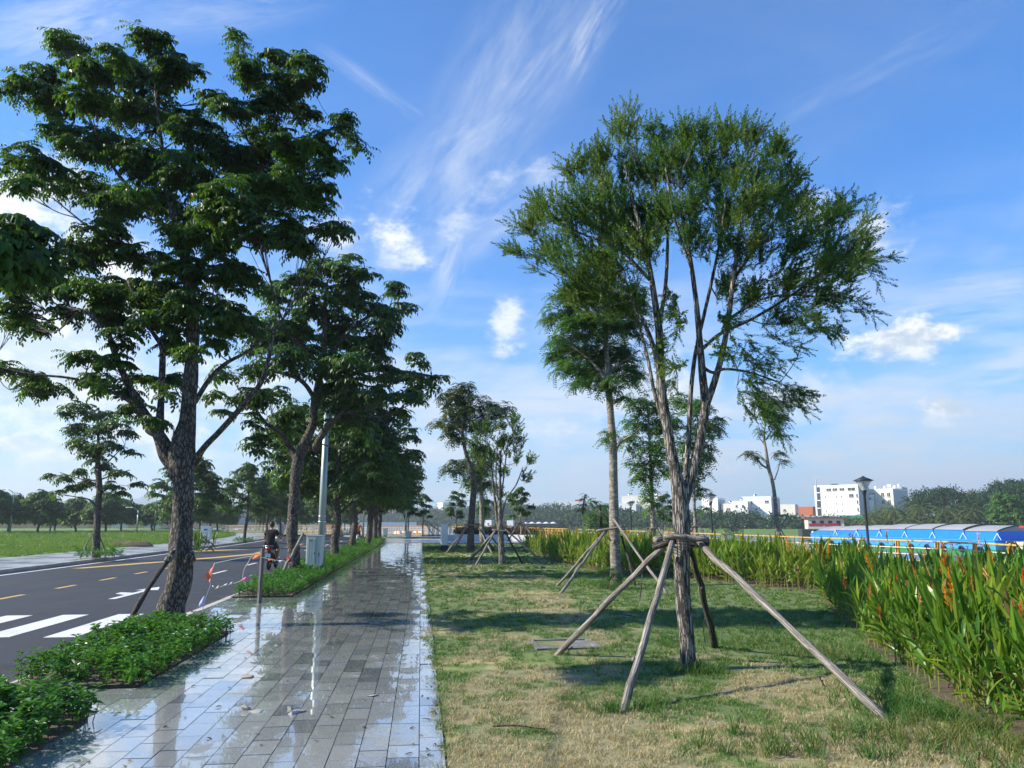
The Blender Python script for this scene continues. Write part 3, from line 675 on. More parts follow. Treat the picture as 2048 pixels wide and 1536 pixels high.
def t_tassel_axis(rng, p0, d0, ln, B, D, N, L, W, nl, ll, lw, up):
    d = unit(d0); p = p0.copy(); steps = nl
    for i in range(steps):
        t = i/steps; d = unit(d+up*0.045+rng.normal(0, .012, 3)); p = p+d*ln/steps
        for _ in range(3):
            r = unit(np.cross(d, rng.normal(0, 1, 3))); B.append(p.copy()); D.append(d*.75+r*(.8 if t < .9 else .3)); N.append(r+rng.normal(0, .2, 3)); L.append(ll*(1-.35*t)*rng.uniform(.8, 1.2)); W.append(lw)
    return p
def t_tassel(rng, ln=0.46, subs=6, nl=24, ll=0.046, lw=0.0135, droop=0.0):
    g = Geo(); B = []; D = []; N = []; L = []; W = []; up = np.array([0, 0, 1.0 if droop == 0 else -droop])
    main = np.array([0, 0, 1.0]); t_tassel_axis(rng, np.zeros(3), main, ln, B, D, N, L, W, nl, ll, lw, rng.normal(0, .5, 3)*.6)
    tubes = [[np.zeros(3), main*ln*.9]]
    for k in range(subs):
        a = rng.uniform(0, 6.28); t = rng.uniform(.05, .6); p = main*ln*t; d = np.array([math.cos(a)*.62, math.sin(a)*.62, .8]); l2 = ln*rng.uniform(.35, .7)
        t_tassel_axis(rng, p, d, l2, B, D, N, L, W, int(nl*l2/ln)+2, ll, lw, rng.normal(0, .5, 3)*.6)
    g.add(*leaf4(B, D, N, L, W, .1)); return g
def t_feather(rng, nf=7, pairs=8, fl=0.30, ll=0.075, lw=0.028, spread=.9):
    """twig end with pinnate leaves arching outward and down"""
    g = Geo(); B = []; D = []; N = []; L = []; W = []
    for k in range(nf):
        az = 2*math.pi*k/nf+rng.normal(0, .4); el = rng.uniform(-.2, 1.0); d0 = np.array([math.cos(az)*math.cos(el), math.sin(az)*math.cos(el), math.sin(el)]); ln = fl*rng.uniform(.7, 1.2); side = np.array([-math.sin(az), math.cos(az), 0])
        for j in range(1, pairs+1):
            t = j/pairs; p = d0*ln*t-np.array([0, 0, 1])*ln*.6*t*t; tg = unit(d0-np.array([0, 0, 1.2])*t)
            for sd in (-1, 1):
                B.append(p); D.append(tg*.6+side*sd+rng.normal(0, .08, 3)-[0, 0, .15]); N.append(np.array([0, 0, 1.0])+d0*.5); L.append(ll*(1.1-.5*abs(t-.4))*rng.uniform(.9, 1.1)); W.append(lw)
    g.add(*leaf4(B, D, N, L, W, .12)); return g
def t_tuft(rng, n=16, r=0.28, ll=0.16, lw=0.09):
    g = Geo(); d = unit(rng.normal(0, 1, (n, 3))+[0, 0, .25]); B = d*(r*rng.uniform(.2, 1, n))[:, None]; D = d+rng.normal(0, .5, (n, 3))-[0, 0, .45]; N = d*.6+[0, 0, .8]+rng.normal(0, .3, (n, 3))
    g.add(*leaf4(B, D, N, ll*rng.uniform(.7, 1.3, n), lw*rng.uniform(.7, 1.3, n))); return g
trng = np.random.default_rng(5)
TW0 = [t_whorl(trng, trng.integers(6, 10), trng.integers(4, 7), trng.uniform(.25, .36), ll_, ll_*trng.uniform(.40, .52)) for ll_ in trng.uniform(.072, .118, 20)]
TW1 = [t_whorl(trng, 6, 3, 0.33, 0.15, 0.07, 1) for _ in range(10)]
TW2 = [t_whorl(trng, 5, 2, 0.40, 0.24, 0.12, 1) for _ in range(8)]
TT0 = [t_tassel(trng) for _ in range(12)]
TT1 = [t_tassel(trng, .5, 6, 10, .09, .040) for _ in range(8)]
TF0 = [t_feather(trng) for _ in range(10)]
TF1 = [t_feather(trng, 6, 6, .36, .11, .05) for _ in range(8)]
TF2 = [t_feather(trng, 5, 4, .42, .15, .06) for _ in range(8)]
TU1 = [t_tuft(trng) for _ in range(8)]
TU2 = [t_tuft(trng, 14, .5, .34, .2) for _ in range(8)]

# ------------------------------------------------------------------ tree builder
def build_tree(name, label, cat, base, limbs, clumps, temps, mleaf, mbark, group=None, mode='whorl', seed=1, seg=10, tsc=1.0, core=None, wob=0.12, twig=0.006, hub_r=0.018, shell=0.62, limb_n=6, parent_crown=True):
    """limbs: [(points Nx3 world, radii N)], clumps: [(centre world, (lateral, depth, vertical) radii, count)]"""
    rng = np.random.default_rng(seed); b = np.array([base[0], base[1], base[2] if len(base) > 2 else 0.0]); root = thing(name, label, cat, tuple(b), 0, group)
    wood = Geo(); SK = []
    for i, (P, R) in enumerate(limbs):
        PR = cr(np.c_[np.array(P)-b, R], limb_n); sg = seg if max(R) > .06 else 6
        wood.tube(PR[:, :3], np.maximum(PR[:, 3], .004), sg, True, wob if max(R) > .04 else 0.0, 2.2, i*3.1+seed)
        SK.append(PR)
    SK = np.concatenate(SK); leaves = Geo(); PT = []; MM = []; SS = []
    cen = np.mean([np.array(c[0])-b for c in clumps], 0) if core is None else np.array(core)-b
    for (c, r, cnt) in clumps:
        c = np.array(c)-b; r = np.array(r)
        # branch from the skeleton to the clump
        dd = np.linalg.norm(SK[:, :3]-c, axis=1)+np.where(SK[:, 2] > c[2]+.1, 1.2, 0)+np.where(SK[:, 3] > .15, .4, 0)
        s = SK[np.argmin(dd)]; mid = (s[:3]+c)/2+np.array([0, 0, -.12*np.linalg.norm(c-s[:3])])+rng.normal(0, .04, 3)
        hr = min(s[3]*.6, hub_r*(0.6+np.linalg.norm(c-s[:3])*.5)); H = cr(np.array([[*s[:3], hr], [*mid, hr*.8], [*c, hr*.45]]), 4); wood.tube(H[:, :3], H[:, 3], 5, False)
        u = unit(rng.normal(0, 1, (cnt, 3))); rad = shell+(1-shell)*rng.random(cnt); rad[rng.random(cnt) < .35] *= rng.uniform(.2, .9)
        lat = np.array([math.cos(YAW), -math.sin(YAW), 0]); dep = np.array([math.sin(YAW), math.cos(YAW), 0])
        Q = c+(u[:, :1]*r[0]*lat+u[:, 1:2]*r[1]*dep+u[:, 2:]*r[2]*np.array([0, 0, 1]))*rad[:, None]
        for q in Q:
            a = H[rng.integers(len(H)//2, len(H)), :3]; m = (a+q)/2-[0, 0, .05*np.linalg.norm(q-a)]
            if rng.random() < .8: wood.tube([a, m, q], [twig*1.3, twig, twig*.6], 3, False)
        PT.append(Q)
        if mode == 'whorl':
            o = unit(Q-c+[0, 0, r[2]*1.6]); D = unit(o+rng.normal(0, .25, (cnt, 3))+[0, 0, 1.2])
        elif mode == 'out':
            D = unit(unit(Q-cen)*1.0+np.array([0, 0, .45])+rng.normal(0, .25, (cnt, 3)))
        elif mode == 'droop':
            D = unit(unit((Q-cen)*[1, 1, .2])*.9+np.array([0, 0, -.35])+rng.normal(0, .28, (cnt, 3)))
        if len(MM) or True: MM.append(align(D, rng.uniform(0, 6.28, cnt)))
        SS.append(tsc*rng.uniform(.75, 1.2, cnt))
    scatter(leaves, temps, np.concatenate(PT), np.concatenate(MM), np.concatenate(SS), rng)
    obj('trunk', wood, mbark, root, True); obj('crown', leaves, mleaf, root)
    return root

def px_limbs(d, L, pxs=1.0):
    """[(u,v,width px,depth offset), ...] -> limb"""
    out = []
    for l in L:
        P = [PD(q[0], q[1], d+(q[3] if len(q) > 3 else 0)) for q in l]; R = [q[2]/2*d/F_PX*pxs for q in l]; out.append((P, R))
    return out
def px_clumps(d, C, dens, rng, depth=1.1, spread=1.0):
    """(u,v,ru,rv[,depth offset]) -> clumps; dens = sprays per square metre of silhouette"""
    out = []
    for c in C:
        dd = (c[4] if len(c) > 4 else rng.uniform(-spread, spread)); k = (d+dd)/F_PX; P = PD(c[0], c[1], d+dd)
        out.append((P, (c[2]*k, max(c[2], c[3])*k*depth, c[3]*k), max(4, int(dens*math.pi*c[2]*c[3]*k*k))))
    return out
ROW = 'broad-leaved street trees in the kerb planting'
# ---- first street tree, close on the left
b = (*G(343, 1252), 0); d = fwd(b[0], b[1])
limbs = px_limbs(d, [
    [(340, 1262, 62), (343, 1215, 52), (356, 1170, 47), (361, 1120, 46), (362, 1060, 42), (366, 1000, 40), (366, 950, 44), (364, 905, 54), (374, 860, 34), (378, 800, 29), (383, 720, 27), (385, 650, 25), (378, 570, 22), (362, 480, 18, .1), (340, 400, 13, .2), (325, 300, 8, .3), (310, 180, 5, .3)],
    [(352, 935, 34), (335, 905, 34), (318, 872, 24, -.1), (290, 825, 15, -.15), (262, 780, 13, -.2), (235, 720, 12, -.25), (214, 665, 11, -.3), (185, 632, 9, -.35), (160, 620, 7, -.4)],
    [(318, 872, 20, -.1), (322, 800, 13, -.1), (325, 720, 12, -.1), (322, 690, 10, -.1), (300, 655, 8, -.1), (255, 560, 6, -.1)],
    [(325, 700, 9), (332, 660, 7, .1), (340, 640, 5, .1)],
    [(290, 825, 8, -.2), (232, 788, 6, -.5), (150, 758, 5, -.7), (60, 748, 4, -.9), (-20, 730, 3, -1)],
    [(313, 868, 18, .1), (299, 862, 14, .1), (294, 858, 11, .1)],
    [(350, 880, 16, .3), (362, 845, 11, .4), (372, 800, 8, .5)],
    [(388, 925, 20, .1), (408, 895, 12, 0), (440, 862, 12, -.1), (488, 808, 11, -.2), (522, 765, 10, -.3), (538, 715, 8, -.4), (545, 670, 7, -.4), (565, 640, 5, -.5)],
    [(390, 805, 10, .1), (418, 760, 10, .2), (450, 728, 8, .3), (500, 700, 6, .4), (530, 670, 4, .5)],
    [(380, 580, 14, .1), (420, 500, 11, .3), (480, 400, 9, .4), (540, 300, 8, .5), (560, 200, 5, .5)],
    [(368, 510, 14, 0), (310, 430, 10, .1), (230, 340, 7, .3), (180, 240, 5, .3), (150, 140, 3, .2)],
    [(378, 560, 9, .2), (300, 520, 7, .4), (200, 470, 5, .5), (110, 400, 3, .5)],
    [(380, 540, 9, .2), (470, 470, 7, .4), (560, 420, 5, .5), (650, 330, 4, .4), (685, 260, 2, .2)],
    [(372, 500, 9, .5), (350, 400, 7, 1.1), (380, 300, 5, 1.4)]])
C1 = [(140, 92, 38, 38), (178, 140, 45, 34), (100, 155, 46, 26), (40, 172, 46, 22), (105, 200, 52, 24), (178, 190, 40, 25), (300, 78, 36, 34), (345, 130, 46, 42), (280, 150, 56, 44), (238, 118, 28, 34), (385, 135, 18, 22), (225, 215, 60, 34),
      (475, 85, 18, 34), (498, 140, 34, 46), (560, 118, 30, 24), (612, 135, 26, 34), (585, 170, 36, 34), (540, 205, 52, 36), (470, 215, 44, 26), (425, 200, 26, 16), (310, 230, 70, 40), (395, 262, 60, 40), (610, 225, 26, 22),
      (640, 290, 48, 30), (690, 250, 26, 26), (712, 285, 14, 22), (655, 330, 36, 22), (590, 300, 50, 34), (530, 290, 60, 44), (470, 320, 60, 44), (600, 380, 44, 46), (640, 395, 22, 40), (550, 380, 60, 50), (460, 400, 70, 50), (380, 350, 70, 50), (300, 320, 70, 44),
      (220, 290, 60, 34), (150, 262, 52, 20), (110, 255, 36, 18), (165, 305, 60, 22), (70, 318, 62, 20), (20, 325, 32, 14), (100, 355, 60, 20), (55, 372, 40, 16), (180, 370, 66, 24), (250, 395, 66, 24), (235, 432, 50, 14), (310, 400, 60, 30), (200, 410, 40, 14),
      (640, 455, 38, 14), (680, 455, 20, 12), (585, 450, 52, 30), (510, 460, 56, 30), (430, 470, 60, 36), (375, 440, 40, 30), (615, 495, 20, 26), (575, 480, 34, 24), (350, 470, 34, 30),
      (205, 462, 60, 20), (160, 490, 40, 20), (150, 520, 40, 24), (220, 500, 60, 26), (290, 510, 60, 26), (360, 530, 54, 30), (430, 530, 60, 34), (480, 560, 50, 34), (80, 555, 66, 24), (30, 575, 40, 22), (130, 575, 60, 26), (40, 620, 42, 32), (70, 648, 36, 18), (20, 650, 24, 20), (200, 580, 64, 30),
      (270, 580, 64, 34), (340, 590, 60, 30), (400, 605, 60, 34), (460, 620, 44, 30), (140, 630, 26, 24), (230, 630, 52, 30), (300, 640, 46, 22), (248, 668, 34, 18), (360, 640, 36, 22), (430, 655, 40, 20), (345, 690, 34, 22), (385, 700, 20, 22), (430, 690, 34, 14), (490, 640, 40, 26),
      (30, 742, 52, 18), (88, 778, 60, 14), (60, 760, 40, 14), (180, 715, 40, 16), (230, 725, 36, 18), (195, 760, 46, 16), (240, 785, 46, 16), (285, 760, 36, 16), (270, 818, 40, 12), (305, 840, 22, 12), (345, 755, 30, 14), (330, 780, 24, 14)]
r_ = np.random.default_rng(31)
T1 = build_tree('broadleaf_tree', 'nearest and largest street tree on the left, thick scarred trunk under a wide crown', 'tree', b, limbs, px_clumps(d, C1, 66, r_, 1.2, 1.0), TW0, M_LEAF_A, M_BARK_A, ROW, seed=3, seg=20, wob=.16, hub_r=.016, tsc=0.82)
# burls on the trunk
for (u, v, r, dd) in ((376, 1117, 17, -.10), (352, 940, 20, -.10), (368, 1088, 13, -.10), (338, 1190, 15, -.08)):
    p = PD(u, v, d+dd)-np.array(b); k = r/2*d/F_PX*1.5; g = Geo(); g.ball(p, (k, k*.8, k*1.5), 12, 9); V = g.V[0]; V += np.random.default_rng(int(u)).normal(0, k*.07, V.shape); obj('burl', g, M_BARK_A, T1, True)
# ---- tree whose leaves hang in at the left edge
b0 = (-4.1, 2.2, 0)
def loc(b, P): return [np.array([b[0]+p[0], b[1]+p[1], p[2]]) for p in P]
def simple_limbs(b, h, r, rng, nb=7, fork=.34, spread=2.2, lean=(0, 0)):
    top = np.array([lean[0], lean[1], h*.86]); T = [np.array([0, 0, -.1])]+[top*[t, t, t]+np.r_[rng.normal(0, .07*r/.16, 2), 0]*(t < .95) for t in (.12, .25, .4, .55, .7, .85, 1)]
    R = [r*1.35, r*1.1, r, r*.95, r*.75, r*.55, r*.35, r*.15]; L = [(loc(b, T), R)]
    for k in range(nb):
        a = 2.4*k+rng.uniform(0, 1.0); t = fork+(.85-fork)*k/nb*.8; s = top*t; sp = spread*(1-.35*t)*rng.uniform(.8, 1.1); ri = r*(.5-.25*t)
        e = s+np.array([math.cos(a)*sp, math.sin(a)*sp, h*rng.uniform(.12, .3)]); m = (s+e)/2+[0, 0, -.12*sp]
        L.append((loc(b, [s-[0, 0, .1], s*.7+m*.3, m, e]), [ri, ri*.8, ri*.6, ri*.3]))
    return L
def simple_clumps(b, h, spread, rng, n=34, dens=9, z0=.36, pad=.42, flat=.35, prof=lambda t: math.sin(math.pi*min(1, .18+t*.9))**.6):
    C = []
    for k in range(n):
        t = (k+.5)/n; z = h*(z0+(1-z0)*t); rr = spread*prof(t)*(.35+.65*math.sqrt(rng.random())); a = 2.39996*k+rng.uniform(-.4, .4)
        c = np.array([b[0]+rr*math.cos(a), b[1]+rr*math.sin(a), z-.06*rr]); s = pad*spread*rng.uniform(.65, 1.1)
        C.append((c, (s*.75, s*.75, s*flat), dens))
    return C
r_ = np.random.default_rng(77)
cl0 = simple_clumps(b0, 7.0, 1.7, r_, 14, 8, .45)+[(PD(u, v, dd), (a*dd/F_PX, .4, c*dd/F_PX), nn) for (u, v, dd, a, c, nn) in ((30, 455, 8.2, 56, 24, 13), (15, 500, 8.0, 50, 26, 12), (70, 520, 8.3, 38, 26, 11), (-60, 480, 7.8, 60, 50, 12), (10, 550, 8.2, 44, 22, 10))]
lim0 = simple_limbs(b0, 7.0, .17, r_, 5, .45, 1.4)+[([np.array([-4.1, 2.2, 3.2]), np.array([-5.3, 4.4, 3.9]), PD(-120, 500, 7.8), PD(70, 500, 8.3)], [.012, .010, .008, .005])]
build_tree('broadleaf_tree', 'street tree mostly out of frame, its dark branch showing at the left edge', 'tree', b0, lim0, cl0, TW0, M_LEAF_A, M_BARK_A, ROW, seed=9, hub_r=.004, twig=.003)
# ---- second street tree
b = (*G(588, 1152), 0); d = fwd(b[0], b[1])
limbs = px_limbs(d, [
    [(586, 1160, 24.8), (588, 1110, 23.6), (584, 1060, 22.3), (588, 1010, 21.1), (590, 960, 19.8), (597, 920, 22.3), (612, 880, 18.6), (625, 850, 16.7), (630, 800, 15.5), (640, 750, 13.6), (648, 690, 11.2), (650, 620, 7.4), (655, 560, 3.7)],
    [(597, 925, 18), (580, 895, 12), (560, 865, 9, -.4), (530, 845, 7, -.8), (500, 800, 4, -1.2)], [(598, 925, 12, .3), (570, 880, 8, .6), (540, 860, 5, .9)],
    [(628, 900, 16), (650, 860, 14, -.3), (672, 838, 11, -.5), (684, 824, 6, -.6)], [(672, 838, 6, -.5), (690, 840, 5, -.4)],
    [(630, 800, 14), (680, 760, 11, .3), (740, 740, 9, .6), (820, 745, 6, .8), (880, 755, 3, .8)], [(640, 740, 12), (700, 660, 9, .3), (760, 620, 6, .4)], [(640, 730, 12), (590, 680, 9, -.4), (550, 640, 6, -.6)],
    [(632, 800, 10), (600, 760, 8, -.6), (540, 740, 6, -1.0), (500, 730, 4, -1.2)]], 1.0)
C2 = [(690, 522, 40, 18), (640, 545, 56, 30), (720, 555, 46, 30), (600, 560, 40, 30), (560, 585, 44, 26), (790, 580, 26, 18), (812, 612, 18, 22), (770, 620, 40, 26), (700, 600, 60, 36), (630, 615, 60, 36), (560, 640, 56, 34), (520, 680, 40, 30), (600, 680, 64, 36),
      (680, 670, 66, 40), (750, 665, 48, 34), (780, 650, 30, 20), (640, 730, 66, 36), (570, 720, 60, 34), (700, 730, 56, 36), (520, 735, 36, 22), (740, 700, 44, 34), (780, 745, 50, 20), (835, 715, 26, 16), (820, 755, 44, 14), (880, 757, 26, 9), (850, 768, 30, 10), (800, 785, 60, 16), (840, 800, 22, 12), (740, 770, 54, 30),
      (800, 822, 16, 6), (680, 790, 54, 34), (700, 840, 50, 34), (730, 880, 30, 26), (460, 745, 60, 13, -1.5), (430, 790, 22, 12, -1.5), (480, 785, 58, 15, -1.5), (500, 805, 40, 12, -1.2), (450, 820, 26, 10, -1.4), (545, 790, 40, 20), (575, 830, 36, 24), (515, 850, 20, 30, -1), (515, 890, 24, 24, -1), (560, 860, 40, 12), (560, 910, 26, 14)]
r_ = np.random.default_rng(32)
T2 = build_tree('broadleaf_tree', 'second street tree, its trunk with a dark knot hole beside the grey-green cabinet', 'tree', b, limbs, px_clumps(d, C2, 22, r_, 1.0, 1.3), TW1, M_LEAF_A, M_BARK_A, ROW, seed=4, seg=14, wob=.14, tsc=1.0)
g = Geo(); p = PD(584, 1022, d-.40)-np.array(b); g.ball(p+np.array([0, .03, 0]), (.06, .04, .11), 12, 8); obj('knot_hole', g, plain('hole_dark', (0.02, 0.014, 0.01), .9), T2, True)
# ---- rest of the near row: three built variants, then copies
def row_tree(label, b, h, spread, seed, temps, dens, n=46, tsc=1.15, lean=(0, 0), group=ROW, mleaf=None, r=.16, mbark=None):
    rng = np.random.default_rng(seed)
    return build_tree('broadleaf_tree', label, 'tree', (b[0], b[1], 0), simple_limbs(b, h, r, rng, 8, .3, spread*.8, lean), simple_clumps(b, h, spread, rng, n, dens, .40), temps, mleaf or M_LEAF_A, mbark or M_BARK_A, group, seed=seed, tsc=tsc, seg=10, wob=.15, twig=.008)
p3 = G(672, 1122); p4 = G(703, 1103)
VA = row_tree('third street tree from the camera, its knobbly trunk right of the tall lamp pole', p3, 7.4, 3.0, 41, TW1, 13, 62)
VB = row_tree('fourth street tree from the camera, with a pale patch low on its slim trunk', p4, 7.4, 3.0, 42, TW1, 11, 60, 1.2, (.3, 0))
VC = row_tree('fifth street tree from the camera, trunk leaning right over the path', G(733, 1096), 7.2, 2.9, 43, TW1, 10, 56, 1.25, (.9, .2))
for i, (src, xy, rz, s, lab) in enumerate(((VA, (-3.35, 58.5), 2.1, 1.0, 'sixth street tree, beside the far end of the kerb planting'), (VB, (-3.3, 65.0), 4.0, 1.0, 'seventh street tree, where the kerb starts to bend left'),
        (VC, (-4.2, 75), 1.2, 1.0, 'eighth street tree, on the verge past the end of the planting'), (VA, (-5.6, 85), 5.0, .95, 'ninth street tree, on the verge behind the cyclist'), (VB, (-8.5, 96), .7, .95, 'tenth street tree, far along the bending kerb'),
        (VC, (-12.5, 106), 3.2, .95, 'eleventh street tree, right of the distant road bend'), (VA, (-19.0, 118), 1.0, .95, 'twelfth street tree, seen small beyond the road bend'))):
    copy_tree(src, lab, (*xy, 0), rz, s)
# ---- far pavement row
FARROW = 'young street trees on the far pavement'
b = (*G(195, 1115), 0); d = fwd(b[0], b[1])
limbs = px_limbs(d, [[(192, 1118, 16), (193, 1080, 13.6), (195, 1030, 12), (199, 980, 11.2), (196, 935, 11.2), (197, 900, 6.4), (196, 850, 4), (198, 815, 2.4)], [(193, 1015, 4.8), (180, 1000, 3.2), (158, 995, 2.4), (130, 990, 1.6)],
    [(200, 990, 3.2), (215, 978, 2.4), (240, 970, 1.6)], [(200, 960, 3.2), (225, 950, 2.4), (260, 940, 1.6)], [(196, 930, 4.8), (180, 905, 3.2), (165, 880, 1.6)], [(198, 940, 4), (225, 915, 2.4), (250, 890, 1.6)], [(195, 960, 3.2), (170, 960, 2.4), (120, 945, 1.6)]])
C3 = [(160, 815, 42, 14), (130, 828, 24, 8), (200, 828, 40, 14), (240, 845, 30, 14), (150, 855, 44, 14), (200, 860, 50, 20), (250, 865, 28, 10), (170, 885, 40, 16), (225, 890, 36, 14), (262, 905, 20, 10), (190, 910, 34, 14), (130, 955, 34, 9), (100, 952, 18, 5), (150, 975, 38, 12), (120, 985, 22, 8), (175, 965, 26, 12), (205, 935, 24, 14), (240, 945, 34, 10), (275, 965, 14, 6), (225, 970, 24, 10), (245, 985, 16, 6), (160, 945, 22, 10)]
r_ = np.random.default_rng(33)
build_tree('broadleaf_tree', 'far pavement tree at the left with three poles propping its trunk', 'tree', b, limbs, px_clumps(d, C3, 16, r_, .8, .8), TW1, M_LEAF_A, M_BARK_A, FARROW, seed=6, tsc=1.0, seg=10, shell=.4)
XYF = [(G(374, 1092), 'far pavement tree seen behind the big left trunk, by the strap-leaved shrub', 5.9, 2.3), (G(489, 1083), 'far pavement tree with flat layered crown, left of the motorbike', 6.1, 2.2)]
FA = row_tree(XYF[0][1], XYF[0][0], 5.9, 2.2, 51, TW1, 6, 40, 1.3, (0, 0), FARROW, None, .11)
FB = row_tree(XYF[1][1], XYF[1][0], 6.1, 2.3, 52, TW1, 6, 38, 1.3, (.2, 0), FARROW, None, .11)
for src, xy, rz, s, lab in ((FA, G(533, 1076), 1.1, 1.0, 'far pavement tree standing just beyond the motorbike rider'), (FB, (-14.6, 84), 2.0, 1.0, 'far pavement tree by the second white cabinet'),
        (FA, (-16.4, 93), 3.0, .95, 'far pavement tree where the far kerb begins to curve'), (FB, (-21.0, 108), 4.0, 1.0, 'far pavement tree half way round the distant curve'), (FA, (-31, 120), 5.0, 1.0, 'far pavement tree at the end of the visible curve')):
    copy_tree(src, lab, (*xy, 0), rz, s)
# ---- rounded trees beyond the field and round the bend
FLD = 'rounded trees beyond the field'
def round_tree(label, b, h, spread, seed, group=FLD, mleaf=None, n=38, dens=8, tsc=1.5, z0=.28, trunk_r=.13, mb=None, temps=None):
    rng = np.random.default_rng(seed)
    return build_tree('round_crowned_tree', label, 'tree', (b[0], b[1], 0), simple_limbs(b, h, trunk_r, rng, 6, .28, spread*.7), simple_clumps(b, h, spread, rng, n, dens, z0, .5, .6, lambda t: math.sin(math.pi*min(1, .25+t*.72))**.7), temps or TW2, mleaf or M_LEAF_A, mb or M_BARK_A, group, seed=seed, tsc=tsc, seg=7, twig=.01)
def at(u, d_): r, f = ray(u, 1042); return (r[0]*d_/f, r[1]*d_/f)
RA = round_tree('field tree with the tallest crown in the far left clump', at(78, 96), 5.0, 2.2, 61, n=34, mleaf=M_LEAF_M, dens=7, z0=.36)
RB = round_tree('pale green field tree at the very left edge of the frame', at(20, 100), 4.7, 2.1, 62, mleaf=M_LEAF_C, n=30, dens=7, z0=.38)
RC = round_tree('bushy field tree beside the left pavement tree', at(152, 104), 4.4, 2.0, 63, mleaf=M_LEAF_M, n=30, dens=7, z0=.40)
LBL = ['leftmost of the field trees, half hidden by the frame edge', 'small field tree in the gap left of the propped tree', 'field tree just right of the propped tree', 'broad field tree below the blue skyline towers', 'low field tree under the three hazy towers',
       'field tree immediately left of the big trunk', 'dark field tree glimpsed behind the big trunk', 'wide field tree above the white cabinet', 'field tree right of the white cabinet', 'small dark field tree near the orange barrier', 'distant field tree above the rider', 'distant field tree left of the leaning trunk',
       'distant tree seen between leaning trunk and lamp pole', 'distant tree right of the lamp pole', 'distant tree behind the third street trunk', 'distant tree left of the cyclist']
for i, (u, dd, s) in enumerate(((-14, 92, 1.0), (112, 112, .85), (212, 100, .98), (243, 108, .95), (275, 125, .8), (305, 112, .9), (345, 100, 1.0), (400, 112, 1.05), (436, 120, 1.0), (456, 132, .8), (520, 140, 1.0), (570, 150, 1.0), (612, 135, .95), (640, 145, 1.0), (665, 150, 1.0), (690, 140, .9))):
    src = (RA, RC, RA, RB)[i % 4]; copy_tree(src, LBL[i], (*at(u, dd), 0), i*1.3, s)

# ------------------------------------------------------------------ lawn trees
LT = 'staked young trees on the lawn and promenade'
b = (*G(1376, 1338), 0); d = fwd(b[0], b[1])
limbs = px_limbs(d, [
    [(1377, 1345, 32.7), (1374, 1280, 29.2), (1367, 1210, 29.2), (1363, 1140, 31), (1364, 1080, 32.7), (1362, 1030, 34.4), (1358, 985, 31), (1350, 940, 23.2), (1340, 890, 20.6), (1331, 830, 19.8), (1322, 770, 18.9), (1320, 710, 17.2), (1318, 660, 15.5), (1311, 610, 13.8), (1300, 540, 11.2), (1285, 470, 9.5), (1268, 410, 6.9), (1250, 330, 4.3)],
    [(1366, 1010, 22.4), (1378, 970, 20.6), (1390, 925, 20.6), (1402, 870, 19.8), (1410, 810, 18.9), (1405, 750, 15.5), (1400, 690, 12.9), (1394, 620, 11.2), (1384, 540, 9.5), (1372, 470, 6.9), (1360, 400, 4.3)],
    [(1370, 985, 12, .1), (1373, 930, 11.2, .15), (1378, 860, 10.3, .2), (1382, 780, 9.5, .2), (1392, 700, 8.6, .2), (1408, 630, 7.7, .2), (1424, 560, 6.9, .2), (1440, 480, 5.2, .2), (1455, 380, 3.4, .2)],
    [(1411, 815, 14.6), (1430, 760, 12.9, -.1), (1446, 700, 11.2, -.1), (1458, 630, 10.3, -.1), (1466, 560, 9.5, -.1), (1478, 480, 7.7, -.1), (1490, 400, 5.2, -.1), (1510, 300, 3.4)],
    [(1318, 740, 12, -.1), (1306, 690, 9.5, -.15), (1290, 650, 7.7, -.2), (1272, 620, 6.9, -.2), (1262, 590, 4.3, -.3)], [(1335, 870, 10.3, .1), (1310, 790, 7.7, .2), (1296, 720, 6.9, .2), (1276, 650, 5.2, .3), (1240, 600, 4.3, .4), (1180, 570, 2.6, .5)],
    [(1318, 650, 10.3, .1), (1330, 580, 8.6, .2), (1335, 500, 6.9, .3), (1335, 400, 4.3, .3)], [(1402, 700, 8.6, .1), (1440, 668, 7.7, .2), (1500, 640, 6.9, .2), (1560, 605, 6, .2), (1610, 570, 5.2, .2), (1660, 520, 4.3, .2), (1690, 440, 2.6, .2)],
    [(1400, 730, 7.7, -.1), (1425, 745, 6.9, -.2), (1450, 738, 6, -.3), (1500, 745, 4.3, -.4), (1560, 765, 3.4, -.5)], [(1455, 640, 6.9), (1520, 600, 5.2, -.2), (1590, 590, 4.3, -.3), (1680, 600, 2.6, -.4)],
    [(1300, 560, 7.7, -.1), (1240, 500, 6, -.2), (1170, 470, 4.3, -.3), (1100, 440, 2.6, -.4)], [(1285, 470, 6.9), (1230, 400, 5.2, .1), (1180, 340, 3.4, .1)], [(1384, 540, 6.9, -.2), (1350, 440, 5.2, -.4), (1330, 330, 3.4, -.5)], [(1466, 560, 6.9, .1), (1530, 470, 5.2, .3), (1590, 380, 3.4, .4)]])
